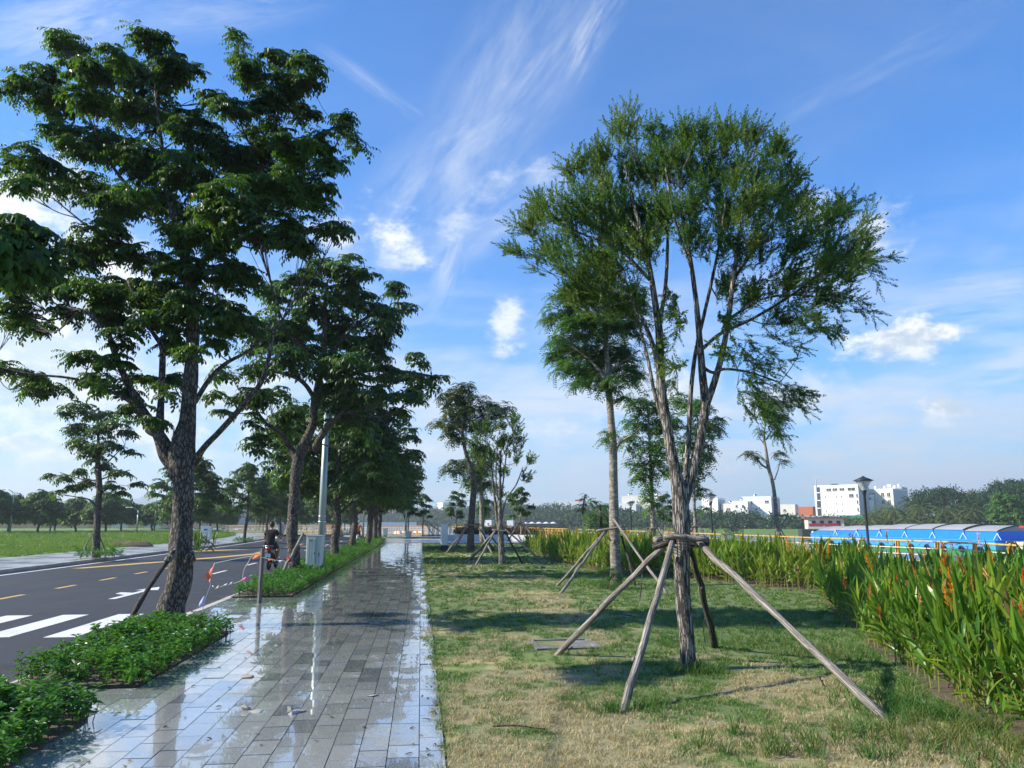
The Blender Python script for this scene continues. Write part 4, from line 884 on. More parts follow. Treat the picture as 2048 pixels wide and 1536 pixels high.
CR1 = [(1250, 265, 40, 34), (1320, 262, 44, 34), (1385, 262, 44, 34), (1445, 270, 44, 40), (1500, 262, 34, 40), (1555, 300, 40, 36), (1600, 345, 26, 28), (1195, 310, 38, 36), (1150, 350, 34, 30), (1220, 360, 60, 44), (1290, 340, 60, 50), (1360, 340, 60, 50), (1430, 350, 60, 50), (1500, 360, 56, 44), (1550, 400, 50, 34),
       (1085, 420, 44, 36), (1050, 470, 32, 30), (1130, 450, 56, 44), (1035, 510, 26, 22), (1095, 520, 50, 34), (1190, 450, 60, 50), (1160, 540, 62, 44), (1250, 440, 62, 54), (1320, 430, 54, 50), (1390, 430, 50, 50), (1450, 440, 50, 50), (1510, 450, 50, 44), (1590, 400, 30, 20), (1225, 540, 60, 50), (1290, 520, 46, 44),
       (1240, 620, 54, 44), (1180, 610, 56, 40), (1300, 460, 40, 40), (1460, 520, 44, 34), (1520, 520, 44, 34), (1560, 470, 44, 26), (1610, 450, 30, 20), (1600, 510, 40, 40), (1660, 470, 32, 44), (1680, 420, 22, 34), (1715, 480, 26, 30), (1645, 540, 50, 40), (1700, 530, 44, 30), (1580, 580, 54, 34), (1640, 610, 50, 26), (1560, 640, 40, 24), (1620, 660, 30, 22), (1690, 570, 40, 24), (1520, 600, 30, 20),
       (1480, 610, 30, 30), (1450, 590, 30, 30), (1385, 500, 44, 30)]
r_ = np.random.default_rng(34); CR1 = [(1385+(c[0]-1385)*.945, c[1]+(34 if c[1] < 330 else 22 if c[1] < 450 else 8), c[2]*1.12, c[3]*1.08) for c in CR1]
R1C = px_clumps(d, CR1, 74, r_, 1.0, .8)
R1 = build_tree('fine_leaved_tree', 'nearest lawn tree, multi-stemmed with fine bristly foliage', 'tree', b, limbs, R1C, TT0, M_LEAF_B, M_BARK_B, LT, 'out', seed=8, seg=18, wob=.07, twig=.0028, hub_r=.011, core=PD(1370, 760, d), tsc=.92, shell=.35)
CR1b = [(1510, 720, 50, 22), (1475, 770, 30, 20), (1540, 770, 50, 22), (1500, 800, 34, 22), (1535, 820, 28, 26), (1580, 770, 28, 10), (1440, 640, 26, 16), (1480, 680, 30, 18), (1330, 690, 20, 14), (1440, 700, 20, 14), (1640, 640, 34, 20), (1560, 680, 34, 14), (1690, 600, 30, 16), (1345, 600, 24, 24), (1370, 640, 14, 12), (1360, 730, 16, 14), (1730, 520, 26, 12), (1600, 600, 40, 20), (1350, 740, 14, 20, .3)]
lv = Geo(); wd = Geo(); rr_ = np.random.default_rng(88)
for (c, r, cnt) in px_clumps(d, CR1b, 90, r_, 1.0, .5):
    Q = c-np.array(b)+rr_.normal(0, .55, (cnt, 3))*r; c0 = np.array(PD(1400, 760, d))-np.array(b)
    D = unit(unit((Q-c0)*[1, 1, .1])*.8+np.array([0, 0, -.55])+rr_.normal(0, .35, (cnt, 3))); scatter(lv, TT0, Q, align(D, rr_.uniform(0, 6, cnt)), .85*rr_.uniform(.7, 1.1, cnt), rr_)
    h = c-np.array(b)
    for q in Q:
        if rr_.random() < .7: wd.tube([h, (h+q)/2+[0, 0, .03], q], [.005, .004, .002], 3, False)
obj('drooping_foliage', lv, M_LEAF_B, R1); tag(obj('twigs', wd, M_BARK_B, R1), kind='stuff')

# pale-trunk feather tree behind it
b = (*G(1229, 1170), 0); d = fwd(b[0], b[1])
limbs = px_limbs(d, [[(1232, 1176, 24.6), (1231, 1130, 21.3), (1229, 1060, 20.5), (1227, 980, 18), (1226, 900, 16.4), (1222, 840, 14.8), (1218, 780, 13.1), (1214, 720, 10.7), (1208, 640, 7.4), (1200, 570, 4.1)], [(1228, 905, 7.4), (1240, 885, 6.6, -.1), (1256, 875, 4.9, -.2), (1268, 868, 4.1, -.2), (1285, 850, 2.5)],
    [(1216, 760, 7.4), (1180, 720, 4.9), (1140, 690, 3.3)], [(1216, 750, 7.4), (1250, 720, 4.9), (1280, 700, 3.3)], [(1212, 690, 6.6), (1160, 640, 4.1), (1130, 610, 2.5)]])
CR2 = [(1140, 590, 40, 34), (1120, 630, 44, 26), (1180, 570, 50, 34), (1230, 590, 46, 34), (1150, 660, 50, 30), (1210, 640, 56, 36), (1260, 650, 40, 36), (1130, 700, 44, 26), (1190, 700, 52, 30), (1245, 710, 46, 32), (1105, 712, 22, 14), (1150, 735, 44, 22), (1205, 745, 46, 24), (1262, 750, 28, 28), (1160, 765, 30, 14), (1225, 770, 34, 12), (1240, 800, 12, 16), (1222, 862, 18, 10), (1216, 880, 14, 8), (1200, 530, 50, 34), (1275, 600, 30, 40)]
r_ = np.random.default_rng(35)
build_tree('feathery_tree', 'tall straight pale-trunked tree with dense feathery crown, behind the bristly young tree', 'tree', b, limbs, px_clumps(d, CR2, 50, r_, 1.0, .8), TF0, M_LEAF_C, M_BARK_C, LT, seed=12, seg=14, wob=.04, tsc=1.15, twig=.005)
# slim promenade feather trees
def feather(label, base_uv, d, limbs, C, dens, mleaf, seed, tsc=1.3, temps=None, mb=None, spread=.7, group=LT, mode='whorl'):
    rr, f = ray(base_uv[0], 1042); b = (rr[0]*d/f, rr[1]*d/f, 0); r_ = np.random.default_rng(seed)
    L = px_limbs(d, limbs); L[0][0][0] = np.array([b[0], b[1], -.1])
    return build_tree('feathery_tree', label, 'tree', b, L, px_clumps(d, C, dens*1.5, r_, .9, spread), temps or TF1, mleaf, mb or M_BARK_C, group, mode, seed=seed, seg=9, wob=.04, tsc=tsc, twig=.006)
feather('slim tree with a column of feathery foliage, left behind the bristly young tree', (1310, 1119), 33, [[(1310, 1119, 11.2), (1307, 1060, 9.8), (1304, 1000, 8.2), (1302, 940, 6.8), (1298, 870, 4.5), (1294, 800, 2.2)]],
        [(1280, 805, 34, 20), (1310, 815, 30, 20), (1275, 845, 32, 22), (1315, 855, 32, 22), (1270, 885, 28, 18), (1310, 895, 32, 20), (1285, 925, 34, 18), (1318, 930, 22, 18), (1290, 955, 30, 16), (1298, 975, 16, 12), (1307, 1010, 10, 18), (1330, 880, 20, 14), (1296, 1002, 12, 6)], 13, M_LEAF_C, 71)
feather('slim tree whose feathery foliage shows right of the bristly tree stems', (1392, 1095), 44, [[(1394, 1095, 8.7), (1391, 1050, 7.4), (1388, 1000, 6.2), (1390, 940, 5), (1395, 860, 3.1), (1392, 800, 1.9)]],
        [(1360, 800, 22, 16), (1395, 815, 34, 22), (1425, 845, 22, 16), (1400, 860, 36, 20), (1432, 870, 14, 12), (1375, 890, 34, 22), (1410, 905, 30, 20), (1370, 930, 28, 18), (1398, 940, 26, 18), (1380, 965, 26, 14), (1400, 985, 14, 14), (1408, 1020, 12, 10), (1340, 850, 24, 30), (1350, 940, 20, 16)], 9, M_LEAF_C, 72, 1.6)
feather('bare pale-trunked tree with tufted branches near the blue barge, poles crossing at its foot', (1556, 1100), 34, [[(1556, 1100, 9), (1554, 1050, 8.4), (1550, 1000, 7.8), (1545, 965, 7.2), (1537, 935, 7.2), (1532, 900, 5.4), (1528, 870, 4.2), (1535, 820, 2.4)], [(1538, 938, 4.8), (1524, 930, 3.6), (1514, 918, 2.4)], [(1530, 890, 3), (1518, 875, 1.8)], [(1549, 960, 2.4), (1556, 940, 1.8), (1562, 915, 1.2)], [(1532, 880, 3), (1550, 850, 2.4), (1565, 825, 1.2)]],
        [(1512, 912, 17, 10), (1500, 908, 10, 6), (1565, 925, 11, 16), (1558, 905, 12, 8), (1520, 862, 16, 10), (1535, 830, 28, 22), (1560, 845, 24, 18), (1548, 800, 30, 24), (1525, 795, 20, 20), (1560, 775, 20, 14), (1545, 865, 20, 10), (1572, 825, 14, 14)], 8, M_LEAF_O, 73, 1.0)
r0 = G(942, 1105); d = fwd(*r0)
feather('tall olive-crowned tree with a crooked pale limb, left of the path end lawn', (942, 1105), d, [[(940, 1105, 16.5), (942, 1060, 13.2), (945, 1010, 12.5), (948, 975, 13.2), (946, 955, 11.2), (936, 920, 7.9), (928, 890, 6.6), (925, 860, 5.3), (935, 820, 2.6)], [(946, 955, 5.3), (955, 930, 3.3), (965, 900, 2)], [(926, 870, 3.3), (900, 850, 2)], [(930, 850, 3.3), (970, 830, 2.6), (1000, 825, 2)]],
        [(915, 785, 30, 18), (935, 772, 14, 10), (900, 800, 30, 16), (945, 805, 36, 20), (985, 815, 36, 16), (1010, 820, 24, 8), (905, 830, 36, 18), (950, 835, 40, 20), (880, 845, 22, 8), (910, 855, 36, 14), (955, 855, 32, 14), (990, 838, 26, 12), (925, 875, 24, 12), (900, 870, 20, 10), (905, 925, 14, 12), (895, 938, 12, 10), (912, 945, 10, 10), (930, 930, 14, 10)], 10, M_LEAF_O, 74, 1.5, mb=M_BARK_A)
r0 = G(965, 1088); d = fwd(*r0)
feather('green tree with pale trunk standing behind the crooked olive tree', (965, 1088), d, [[(965, 1088, 12), (964, 1040, 10), (963, 1000, 9), (962, 950, 6), (965, 900, 3)]], [(955, 900, 26, 18), (975, 915, 24, 18), (940, 930, 24, 20), (965, 945, 28, 20), (950, 965, 24, 16), (975, 970, 22, 16), (970, 1000, 16, 12), (968, 1020, 12, 12), (940, 965, 16, 10)], 7, M_LEAF_C, 75, 1.9)
r0 = G(1004, 1130); d = fwd(*r0)
L_ = px_limbs(d, [[(1004, 1132, 14), (1003, 1100, 12), (1001, 1060, 11), (1000, 1020, 8), (1000, 960, 5), (1002, 900, 3)], [(1004, 1105, 7, .1), (1000, 1072, 6, .1), (995, 1045, 6, .1), (990, 1000, 5, .1), (984, 950, 4), (978, 890, 2)], [(1003, 1040, 4), (1012, 1000, 3), (1032, 970, 3), (1044, 940, 2)], [(1001, 1010, 3), (1008, 950, 3), (1016, 880, 2)], [(1000, 1020, 3, .1), (992, 960, 3, .2), (995, 880, 2, .2)], [(998, 1000, 3, -.2), (975, 950, 2, -.2), (962, 900, 2, -.2)]])
CS = [(970, 868, 24, 12), (1000, 862, 26, 14), (1030, 868, 20, 10), (980, 890, 28, 14), (1015, 895, 26, 14), (1045, 895, 14, 10), (965, 910, 22, 12), (995, 920, 26, 14), (1030, 925, 20, 14), (1055, 930, 10, 10), (975, 940, 16, 12), (1010, 955, 18, 14), (1045, 960, 10, 12), (1000, 985, 12, 12), (1018, 1000, 8, 10), (1030, 850, 14, 6), (950, 900, 12, 12)]
r_ = np.random.default_rng(36)
build_tree('fine_leaved_tree', 'smaller multi-stemmed tree with bristly foliage in front of the crooked olive tree', 'tree', (*r0, 0), L_, px_clumps(d, CS, 24, r_, 1, .6), TT1, M_LEAF_B, M_BARK_B, LT, 'out', seed=14, seg=8, wob=.04, tsc=.85, core=PD(1002, 1000, d), twig=.004)
# small trees by the river end of the path
ST = 'small trees along the riverside promenade'
S1 = round_tree('small double-clumped tree right of the path end', at(846, 86), 4.6, .9, 81, ST, M_LEAF_A, 12, 7, .8, .45, .07, M_BARK_C)
for u, dd, s, rz, lab in ((817, 86, 1.02, 2, 'small tree touching the slim lamp post at the path end'), (912, 72, .95, 1, 'small round tree above the white planter'), (1042, 64, .95, 3, 'small bright tree right of the bristly small tree'), (1330, 60, .8, 5, 'small tree hidden between the slim promenade tree and the stems')):
    copy_tree(S1, lab, (*at(u, dd), 0), rz, s)
r_ = np.random.default_rng(37)
feather('sparse thin upright sapling left of the pale straight trunk', (1170, 1080), 40, [[(1170, 1080, 6), (1168, 1050, 5), (1166, 1020, 4), (1170, 990, 2)]], [(1168, 1000, 9, 14), (1162, 1015, 12, 10), (1175, 1012, 10, 12), (1170, 1030, 9, 10)], 12, M_LEAF_O, 76, .8, TF1, M_BARK_A, .2, ST, 'whorl')
feather('light green bushy sapling with airy fronds beside the pale straight trunk', (1203, 1085), 36, [[(1203, 1085, 6), (1202, 1050, 5), (1200, 1010, 3)]], [(1190, 1005, 14, 8), (1208, 1012, 18, 12), (1188, 1030, 18, 10), (1210, 1035, 20, 12), (1192, 1050, 20, 10), (1214, 1055, 16, 10)], 8, M_LEAF_C, 77, 1.2, TF1, M_BARK_A, .3, ST)
# ------------------------------------------------------------------ pole supports of the young trees
M_ROPE = plain('old_rope', (.16, .13, .09), .9, 0, .3, 30)
def pole_geo(a, b, r, seed, knots=3, bow=.03):
    rng = np.random.default_rng(seed); a = np.array(a, float); b = np.array(b, float); n = 9; t = np.linspace(0, 1, n)[:, None]; P = a+(b-a)*t
    s = unit(np.cross(b-a, rng.normal(0, 1, 3))); P = P+s*np.sin(math.pi*t)*bow*rng.uniform(-1, 1)+rng.normal(0, r*.22, (n, 3))
    R = r*np.linspace(1.12, .88, n)*rng.uniform(.92, 1.08, n); g = Geo(); g.tube(P, R, 10, True, .24, 7, seed)
    for k in range(knots):
        q = P[rng.integers(1, n-1)]; g.ball(q+rng.normal(0, r*.5, 3), r*.62, 7, 5)
    return g
def pole_obj(name, lo, hi, r, seed, knots, bow, mat, par):
    lo = np.array(lo, float); v = Vector(np.array(hi, float)-lo); o = obj(name, pole_geo((0, 0, 0), (0, 0, v.length), r, seed, knots, bow), mat, par, True)
    o.location = lo; o.rotation_euler = v.to_track_quat('Z', 'Y').to_euler(); return o
def support(label, base, poles, bars, r, seed, group='wooden pole supports round the young trees', ties=True, mats=None):
    t = thing('tree_support', label, 'tree support', (base[0], base[1], 0), 0, group); b = np.array([base[0], base[1], 0.0])
    for i, (lo, hi) in enumerate(poles):
        lo = np.array(lo, float)-b; hi = np.array(hi, float)-b; lo = lo+unit(lo-hi)*.06
        pole_obj('pole', lo, hi, r*(1 if i % 2 else 1.08), seed+i, 3, .03, (mats or [M_STAKE, M_STAKE, M_STAKE_D, M_STAKE])[i % 4], t)
    for i, (p, q) in enumerate(bars):
        pole_obj('crossbar', np.array(p)-b, np.array(q)-b, r*.98, seed+20+i, 2, .01, M_STAKE_D if i % 2 else M_STAKE, t)
    if ties:
        c = np.mean([np.array(h, float) for _, h in poles], 0)-b; g = Geo(); rr = .9*np.mean([np.linalg.norm((np.array(h)-b-c)[:2]) for _, h in poles]); k = np.linspace(0, 1, 60); a = k*6.28*3.2
        g.tube(np.c_[c[0]+rr*np.cos(a), c[1]+rr*np.sin(a), c[2]+.05-.10*k], r*.17, 5); obj('rope', g, M_ROPE, t, True)
    return t
def gp(u, v): x, y = G(u, v); return (x, y, 0.0)
b = G(1376, 1338); d = fwd(*b)
S1_ = support('four thick weathered poles and crossbars propping the nearest lawn tree', b,
    [(gp(1118, 1308), PD(1328, 1094, d+.05)), (gp(1248, 1420), PD(1347, 1082, d-.22)), (gp(1430, 1294), PD(1378, 1086, d+.18)), (gp(1778, 1440), PD(1396, 1084, d-.15))],
    [(PD(1328, 1071, d-.24), PD(1417, 1079, d-.27)), (PD(1308, 1096, d-.10), PD(1352, 1080, d-.2)), (PD(1309, 1080, d+.1), PD(1352, 1078, d+.22)), (PD(1372, 1089, d+.25), PD(1417, 1087, d+.02)), (PD(1340, 1084, d+.24), PD(1400, 1086, d+.26))], .034, 100)
g = Geo()   # strips of torn bark hanging from the poles
for P in ([(1640, 1352), (1643, 1362), (1662, 1388), (1690, 1410), (1702, 1418)], [(1645, 1360), (1646, 1380), (1645, 1400)], [(1285, 1148), (1283, 1170), (1280, 1196), (1279, 1202)], [(1412, 1225), (1407, 1258), (1410, 1285)], [(1145, 1293), (1137, 1302), (1136, 1308)]):
    n_ = len(P); W = [PD(u, v, d+(-.9 if u > 1600 else (.0 if u < 1300 else .6))-.0*i) for i, (u, v) in enumerate(P)]; g = Geo(); g.tube(cr(np.array(W)-np.array([b[0], b[1], 0]), 4), .006, 4); obj('bark_strip', g, M_STAKE_D, S1_)

b = G(1229, 1170); d = fwd(*b)
support('grey poles and one dark pole propping the tall straight pale trunk', b, [(gp(1115, 1171), PD(1207, 1066, d)), (gp(1123, 1187), PD(1211, 1063, d-.2)), (gp(1270, 1173), PD(1243, 1072, d+.1)), (gp(1335, 1189), PD(1227, 1039, d-.22))],
    [(PD(1192, 1062, d-.2), PD(1252, 1052, d-.25)), (PD(1190, 1062, d-.1), PD(1220, 1056, d+.25)), (PD(1215, 1060, d+.25), PD(1250, 1058, d+.25))], .031, 130)
b = G(1004, 1130); d = fwd(*b)
support('spread poles propping the smaller bristly multi-stemmed tree', b, [(gp(929, 1128), PD(990, 1062, d)), (gp(950, 1134), PD(991, 1060, d-.2)), (gp(1046, 1129), PD(1008, 1060, d)), (gp(1090, 1130), PD(1010, 1058, d-.1)), (gp(940, 1120), PD(992, 1062, d+.2))],
    [(PD(984, 1060, d-.2), PD(1014, 1062, d-.2)), (PD(990, 1058, d+.2), PD(1012, 1060, d+.2))], .032, 150)
b = G(942, 1105); d = fwd(*b)
support('poles propping the crooked olive tree beside the white pillar', b, [(gp(892, 1107), PD(933, 1052, d)), (gp(904, 1104), PD(936, 1050, d-.2)), (gp(990, 1104), PD(954, 1050, d)), (gp(985, 1108), PD(955, 1052, d-.2)), (gp(1002, 1098), PD(962, 1048, d+.3))],
    [(PD(930, 1049, d-.3), PD(962, 1052, d-.3)), (PD(935, 1047, d+.3), PD(960, 1048, d+.3))], .036, 170)
def easy_support(label, b, seed, h=1.3, r=.035, sp=1.3, n=4):
    rng = np.random.default_rng(seed); P = []
    for k in range(n):
        a = .6+k*2*math.pi/n+rng.normal(0, .15); P.append(((b[0]+sp*math.cos(a), b[1]+sp*math.sin(a), 0), (b[0]+.14*math.cos(a), b[1]+.14*math.sin(a), h*rng.uniform(.95, 1.1))))
    support(label, b, P, [((b[0]-.3, b[1]-.17, h), (b[0]+.3, b[1]-.17, h)), ((b[0]-.3, b[1]+.17, h), (b[0]+.3, b[1]+.17, h))], r, seed)
b = at(1310, 33); easy_support('poles propping the slim column of feathery foliage', b, 200)
b = at(1392, 44); easy_support('poles propping the slim tree right of the bristly tree stems', b, 210)
b = at(1556, 34); d = 34
support('thin poles crossing high on the bare pale trunk near the barge', b, [((b[0]-.7, b[1]-.3, 0), PD(1576, 1026, d)), ((b[0]+.7, b[1]-.2, 0), PD(1538, 1022, d-.2)), ((b[0]+.9, b[1]+.5, 0), PD(1548, 1045, d+.2))], [], .03, 220)
b = at(1170, 40); easy_support('small poles propping the thin upright sapling', b, 230, 1.1, .025, .7)
b = at(1042, 64); easy_support('poles propping the small bright tree on the promenade', b, 240, 1.5, .05, 1.4)
b = at(846, 86); support('single long pole leaning on the double-clumped tree', b, [((b[0]+2.6, b[1]-.5, 0), (b[0]+.1, b[1], 1.7)), ((b[0]+1.2, b[1]+1.1, 0), (b[0]+.1, b[1], 1.6))], [], .05, 250)
b = G(195, 1115); d = fwd(*b)
support('three thin poles propping the far pavement tree at the left', b, [(gp(161, 1116), PD(184, 1068, d-.1)), (gp(201, 1104), PD(192, 1070, d-.25)), (gp(213, 1105), PD(196, 1066, d))], [], .026, 260)
b = gp(240, 1268); t = thing('leaning_pole', 'single weathered pole leaning against the big left trunk', 'pole', b, 0, 'poles leaning on the street trees')
pole_obj('pole', (0, 0, -.05), PD(350, 1100, fwd(*G(343, 1252))-.28)-np.array(b), .036, 301, 5, .04, M_STAKE_D, t)
pt = PD(350, 1100, fwd(*G(343, 1252))-.28)-np.array(b); pole_obj('pale_end', pt*.84, pt*1.01, .040, 302, 0, 0, M_STAKE, t)  # paler sleeve over the pole's upper end
b = gp(555, 1161); t = thing('leaning_pole', 'pale pole leaning across the second street trunk, knotted with a red tie', 'pole', b, 0, 'poles leaning on the street trees')
dd = fwd(*G(588, 1152)); top = PD(607, 1066, dd-.4)-np.array(b); pole_obj('pole', (0, 0, -.05), top, .045, 303, 3, .02, M_STAKE, t)
g = Geo(); q = top*.42; g.torus(q, .06, .022, top, 14, 6); g.ball(q+[.03, -.06, 0], .04); obj('tie', g, plain('red_tie', (.5, .03, .04), .7), t, True)

# ------------------------------------------------------------------ kerb planting
prng = np.random.default_rng(51)
def t_shoot(rng, h=.36, nl=13, ll=.115, lw=.052, lod=0):
    g = Geo(); B = []; D = []; N = []; L = []; W = []; lean = rng.normal(0, .12, 2)
    for k in range(nl):
        t = .42+.58*(k/(nl-1))**.8; a = 2.4*k+rng.uniform(-.3, .3); e = -.15+1.1*(t-.4)+rng.normal(0, .18); B.append([lean[0]*t*h, lean[1]*t*h, h*t]); d = [math.cos(a)*math.cos(e), math.sin(a)*math.cos(e), math.sin(e)]
        D.append(d); N.append([-.4*d[0], -.4*d[1], 1]); L.append(ll*rng.uniform(.75, 1.2)*(1.1-.45*max(0, t-.75)/.25)); W.append(lw*rng.uniform(.8, 1.15))
    (g.add(*leaf6(B, D, N, L, W, .22, .2)) if lod == 0 else g.add(*leaf4(B, D, N, L, np.array(W)*1.2, .2)))
    return g
TS0 = [t_shoot(prng) for _ in range(14)]; TS1 = [t_shoot(prng, .34, 9, .12, .06, 1) for _ in range(10)]; TS2 = [t_shoot(prng, .36, 6, .20, .11, 1) for _ in range(8)]
M_PETAL = plain('white_petal', (.82, .83, .80), .55, var=.04); M_STEMG = plain('woody_stem', (.13, .085, .045), .8)
def planting(label, poly, layers, seed, nflow, hgt=1.0):
    rng = np.random.default_rng(seed); cx, cy = np.mean([p[0] for p in poly]), min(p[1] for p in poly); root = thing('planting_bed', label, 'planting', (cx, cy, 0), 0, 'low green plantings along the kerb'); o = np.array([cx, cy, 0])
    s = Geo(); s.prism([(p[0]-cx, p[1]-cy) for p in poly], -.28, .018); obj('soil', s, M_SOIL, root)
    lv = Geo(); st = Geo(); fl = Geo()
    for (y0, y1, dens, T, sc_) in layers:
        X, Y = sample_poly(poly, dens, rng); k = (Y >= y0) & (Y < y1); X, Y = X[k], Y[k]
        edge = np.minimum(1.05, .80+.6*np.minimum(np.abs(X-poly[1][0]-.0), .5)); P = np.c_[X+.07*(X > poly[1][0]-.3), Y, np.zeros(len(X))]-o; S = sc_*rng.uniform(.72, 1.2, len(X))*edge
        S *= .77*hgt*(.9+.25*np.array([mnoise.noise(Vector((a*1.3, b*1.3, seed))) for a, b in zip(X, Y)]))
        scatter(lv, T, P, rotz(rng.uniform(0, 6.28, len(P)))@rotx(rng.normal(0, .12, len(P))), S, rng)
        if y0 < 25:
            for p, s_ in zip(P, S):
                if p[0] > poly[1][0]-cx-.35 or p[1] < .35 or rng.random() < .15: st.tube([p, p+[rng.normal(0, .02), rng.normal(0, .02), .30*s_]], [.005, .003], 3, False)
    # ragged rim: small shoots leaning out over the paving along the right side and the near end
    xr = max(p[0] for p in poly); n_ = int(min(26, max(p[1] for p in poly)-poly[0][1])*16); yy = poly[1][1]+rng.random(n_)*min(26, max(p[1] for p in poly)-poly[1][1]-.3); P = np.c_[xr+rng.uniform(-.08, .05, n_), yy, np.zeros(n_)]
    m_ = 34; P = np.r_[P, np.c_[rng.uniform(poly[0][0]+.1, xr, m_), poly[0][1]+rng.uniform(-.07, .06, m_), np.zeros(m_)]]-o
    if poly[0][1] > 3: scatter(lv, layers[0][3], P, rotz(rng.uniform(0, 6.28, len(P)))@rotx(rng.normal(0, .3, len(P))), rng.uniform(.3, .75, len(P)), rng)
    else: scatter(lv, layers[0][3], P[:n_], rotz(rng.uniform(0, 6.28, n_))@rotx(rng.normal(0, .3, n_)), rng.uniform(.3, .75, n_), rng)
    FX, FY = sample_poly(poly, nflow/max(1e-3, (max(p[0] for p in poly)-min(p[0] for p in poly))*(max(p[1] for p in poly)-min(p[1] for p in poly))), rng)
    B = []; D = []; N = []; L = []; W = []
    for x, y in zip(FX, FY):
        c = np.array([x-cx, y-cy, hgt*rng.uniform(.25, .33)]); r = .022+.0006*max(0, y-8)
        for k in range(5):
            a = k*1.2566+x; B.append(c); D.append([math.cos(a), math.sin(a), .35]); N.append([0, 0, 1]); L.append(r); W.append(r*.85)
    if B: fl.add(*leaf4(B, D, N, L, W, .1)); tag(obj('blossoms', fl, M_PETAL, root), kind='stuff')
    obj('foliage', lv, M_LEAF_G, root); tag(obj('stems', st, M_STEMG, root), kind='stuff')
    return root
planting('nearest clump of glossy planting in the lower left corner', [(-3.98, 2.2), (-2.66, 2.2), (-2.66, 7.0), (-2.9, 7.28), (-3.98, 7.28)], [(2, 8, 90, TS0, 1.08)], 1, 14)
planting('glossy planting bed round the foot of the big left trunk', [(-3.98, 8.35), (-2.72, 8.35), (-2.72, 11.9), (-2.95, 12.15), (-3.98, 12.15)], [(8, 13, 92, TS0, 1.0)], 2, 16)
planting('long planting strip running along the kerb into the distance', [(-3.98, 17.45), (-2.74, 17.45), (-2.74, 40), (-2.8, 64), (-3.5, 66), (-4.55, 66), (-4.1, 49), (-4.05, 30)], [(17, 27, 80, TS1, 1.0), (27, 42, 40, TS1, 1.15), (42, 67, 16, TS2, 1.2)], 3, 150)
# small plants at the feet of the far-pavement trees
for u, v, s, lab, n_ in ((197, 1116, 1.0, 'low leafy ring round the foot of the three-pole tree', 70), (489, 1086, .9, 'small leafy ring round the foot of the layered far tree', 46)):
    x, y = G(u, v); rng = np.random.default_rng(u); lv = Geo(); a = rng.uniform(0, 6.28, n_); r = .95*np.sqrt(rng.random(n_))*s
    scatter(lv, TS2, np.c_[np.cos(a)*r, np.sin(a)*r*.8, np.zeros(n_)], rotz(a), rng.uniform(.6, 1.1, n_), rng); t = thing('tree_foot_plants', lab, 'plants', (x, y, 0), 0, 'plants round the far pavement trees'); obj('foliage', lv, M_LEAF_G, t)

# ------------------------------------------------------------------ long-leaved flower beds
def long_leaf(g, B, D0, L, W, side, bend, segs=5, fold=.16):
    d = unit(np.array(D0, float)); p = np.array(B, float); V = []; 
    for i in range(segs+1):
        t = i/segs; w = W*math.sin(math.pi*min(1, .06+.94*t)**.8)*.5 if i < segs else 0.0008
        s = unit(np.cross(d, side)); up = np.cross(s, d); V += [p-s*w+up*w*fold*2, p, p+s*w+up*w*fold*2]
        p = p+d*L/segs; d = unit(d+np.array([side[0]*0, 0, -bend/segs*2])+np.array([d[0], d[1], 0])*bend/segs)
    Q = []
    for i in range(segs):
        a = i*3; Q += [[a, a+1, a+4, a+3], [a+1, a+2, a+5, a+4]]
    g.add(V, Q)
def t_helic(rng, h=1.15, nl=8, ll=.40, lw=.066, segs=5, z0=.14):
    g = Geo(); a0 = rng.uniform(0, 6.28); lean = rng.normal(0, .07, 2)
    for k in range(nl):
        t = k/(nl-1) if nl > 1 else 1; a = a0+math.pi*k+rng.normal(0, .5); z = h*(z0+(.60-.0)*t); tilt = .74-.50*t+rng.normal(0, .20); d = [math.cos(a)*math.sin(tilt)+lean[0], math.sin(a)*math.sin(tilt)+lean[1], math.cos(tilt)]
        side = np.array([-math.cos(a)*math.cos(tilt), -math.sin(a)*math.cos(tilt), math.sin(tilt)])+rng.normal(0, .4, 3)
        long_leaf(g, [lean[0]*z, lean[1]*z, z], d, ll*rng.uniform(.75, 1.2), lw*rng.uniform(.75, 1.2), side, rng.uniform(.0, .75)*(1.1-.5*t), segs)
    return g
TH0 = [t_helic(prng) for _ in range(16)]; TH1 = [t_helic(prng, 1.12, 8, .44, .07, 3) for _ in range(12)]; TH2 = [t_helic(prng, 1.05, 7, .50, .085, 2) for _ in range(10)]
THL = [t_helic(prng, .55, 4, .34, .06, 4, .15) for _ in range(8)]
def t_flower(rng, s=1.0, n=7):
    B = []; D = []; N = []; L = []; W = []; a0 = rng.uniform(0, 6.28)
    for k in range(n):
        z = .035*k*.7*s; a = a0+(k % 2)*math.pi+rng.normal(0, .35); e = .75+.5*k/n; B.append([0, 0, z]); d = [math.cos(a)*math.cos(e), math.sin(a)*math.cos(e), math.sin(e)]; D.append(d); N.append([-d[0], -d[1], .6]); L.append(s*(.085-.006*k)); W.append(s*.02)
        for j in range(2): B.append(np.array([0, 0, z])+np.array(d)*.02); D.append(np.array(d)+rng.normal(0, .25, 3)+[0, 0, .35]); N.append([-d[0], -d[1], .6]); L.append(s*.06); W.append(s*.011)
    g = Geo(); g.add(*leaf6(B, D, N, L, W, .5, -.15)); g.rod([0, 0, -.07], [0, 0, .03], .0045, .0045, 5); return g
M_FL = [leaf_mat('bract_orange', (.60, .16, .012), (.72, .30, .03), None, .3, .4, (.8, .32, .02)), leaf_mat('bract_red', (.40, .05, .02), (.58, .12, .03), None, .3, .4, (.9, .2, .02)), leaf_mat('bract_peach', (.80, .36, .12), (.86, .5, .22), None, .3, .4, (.95, .5, .2))]
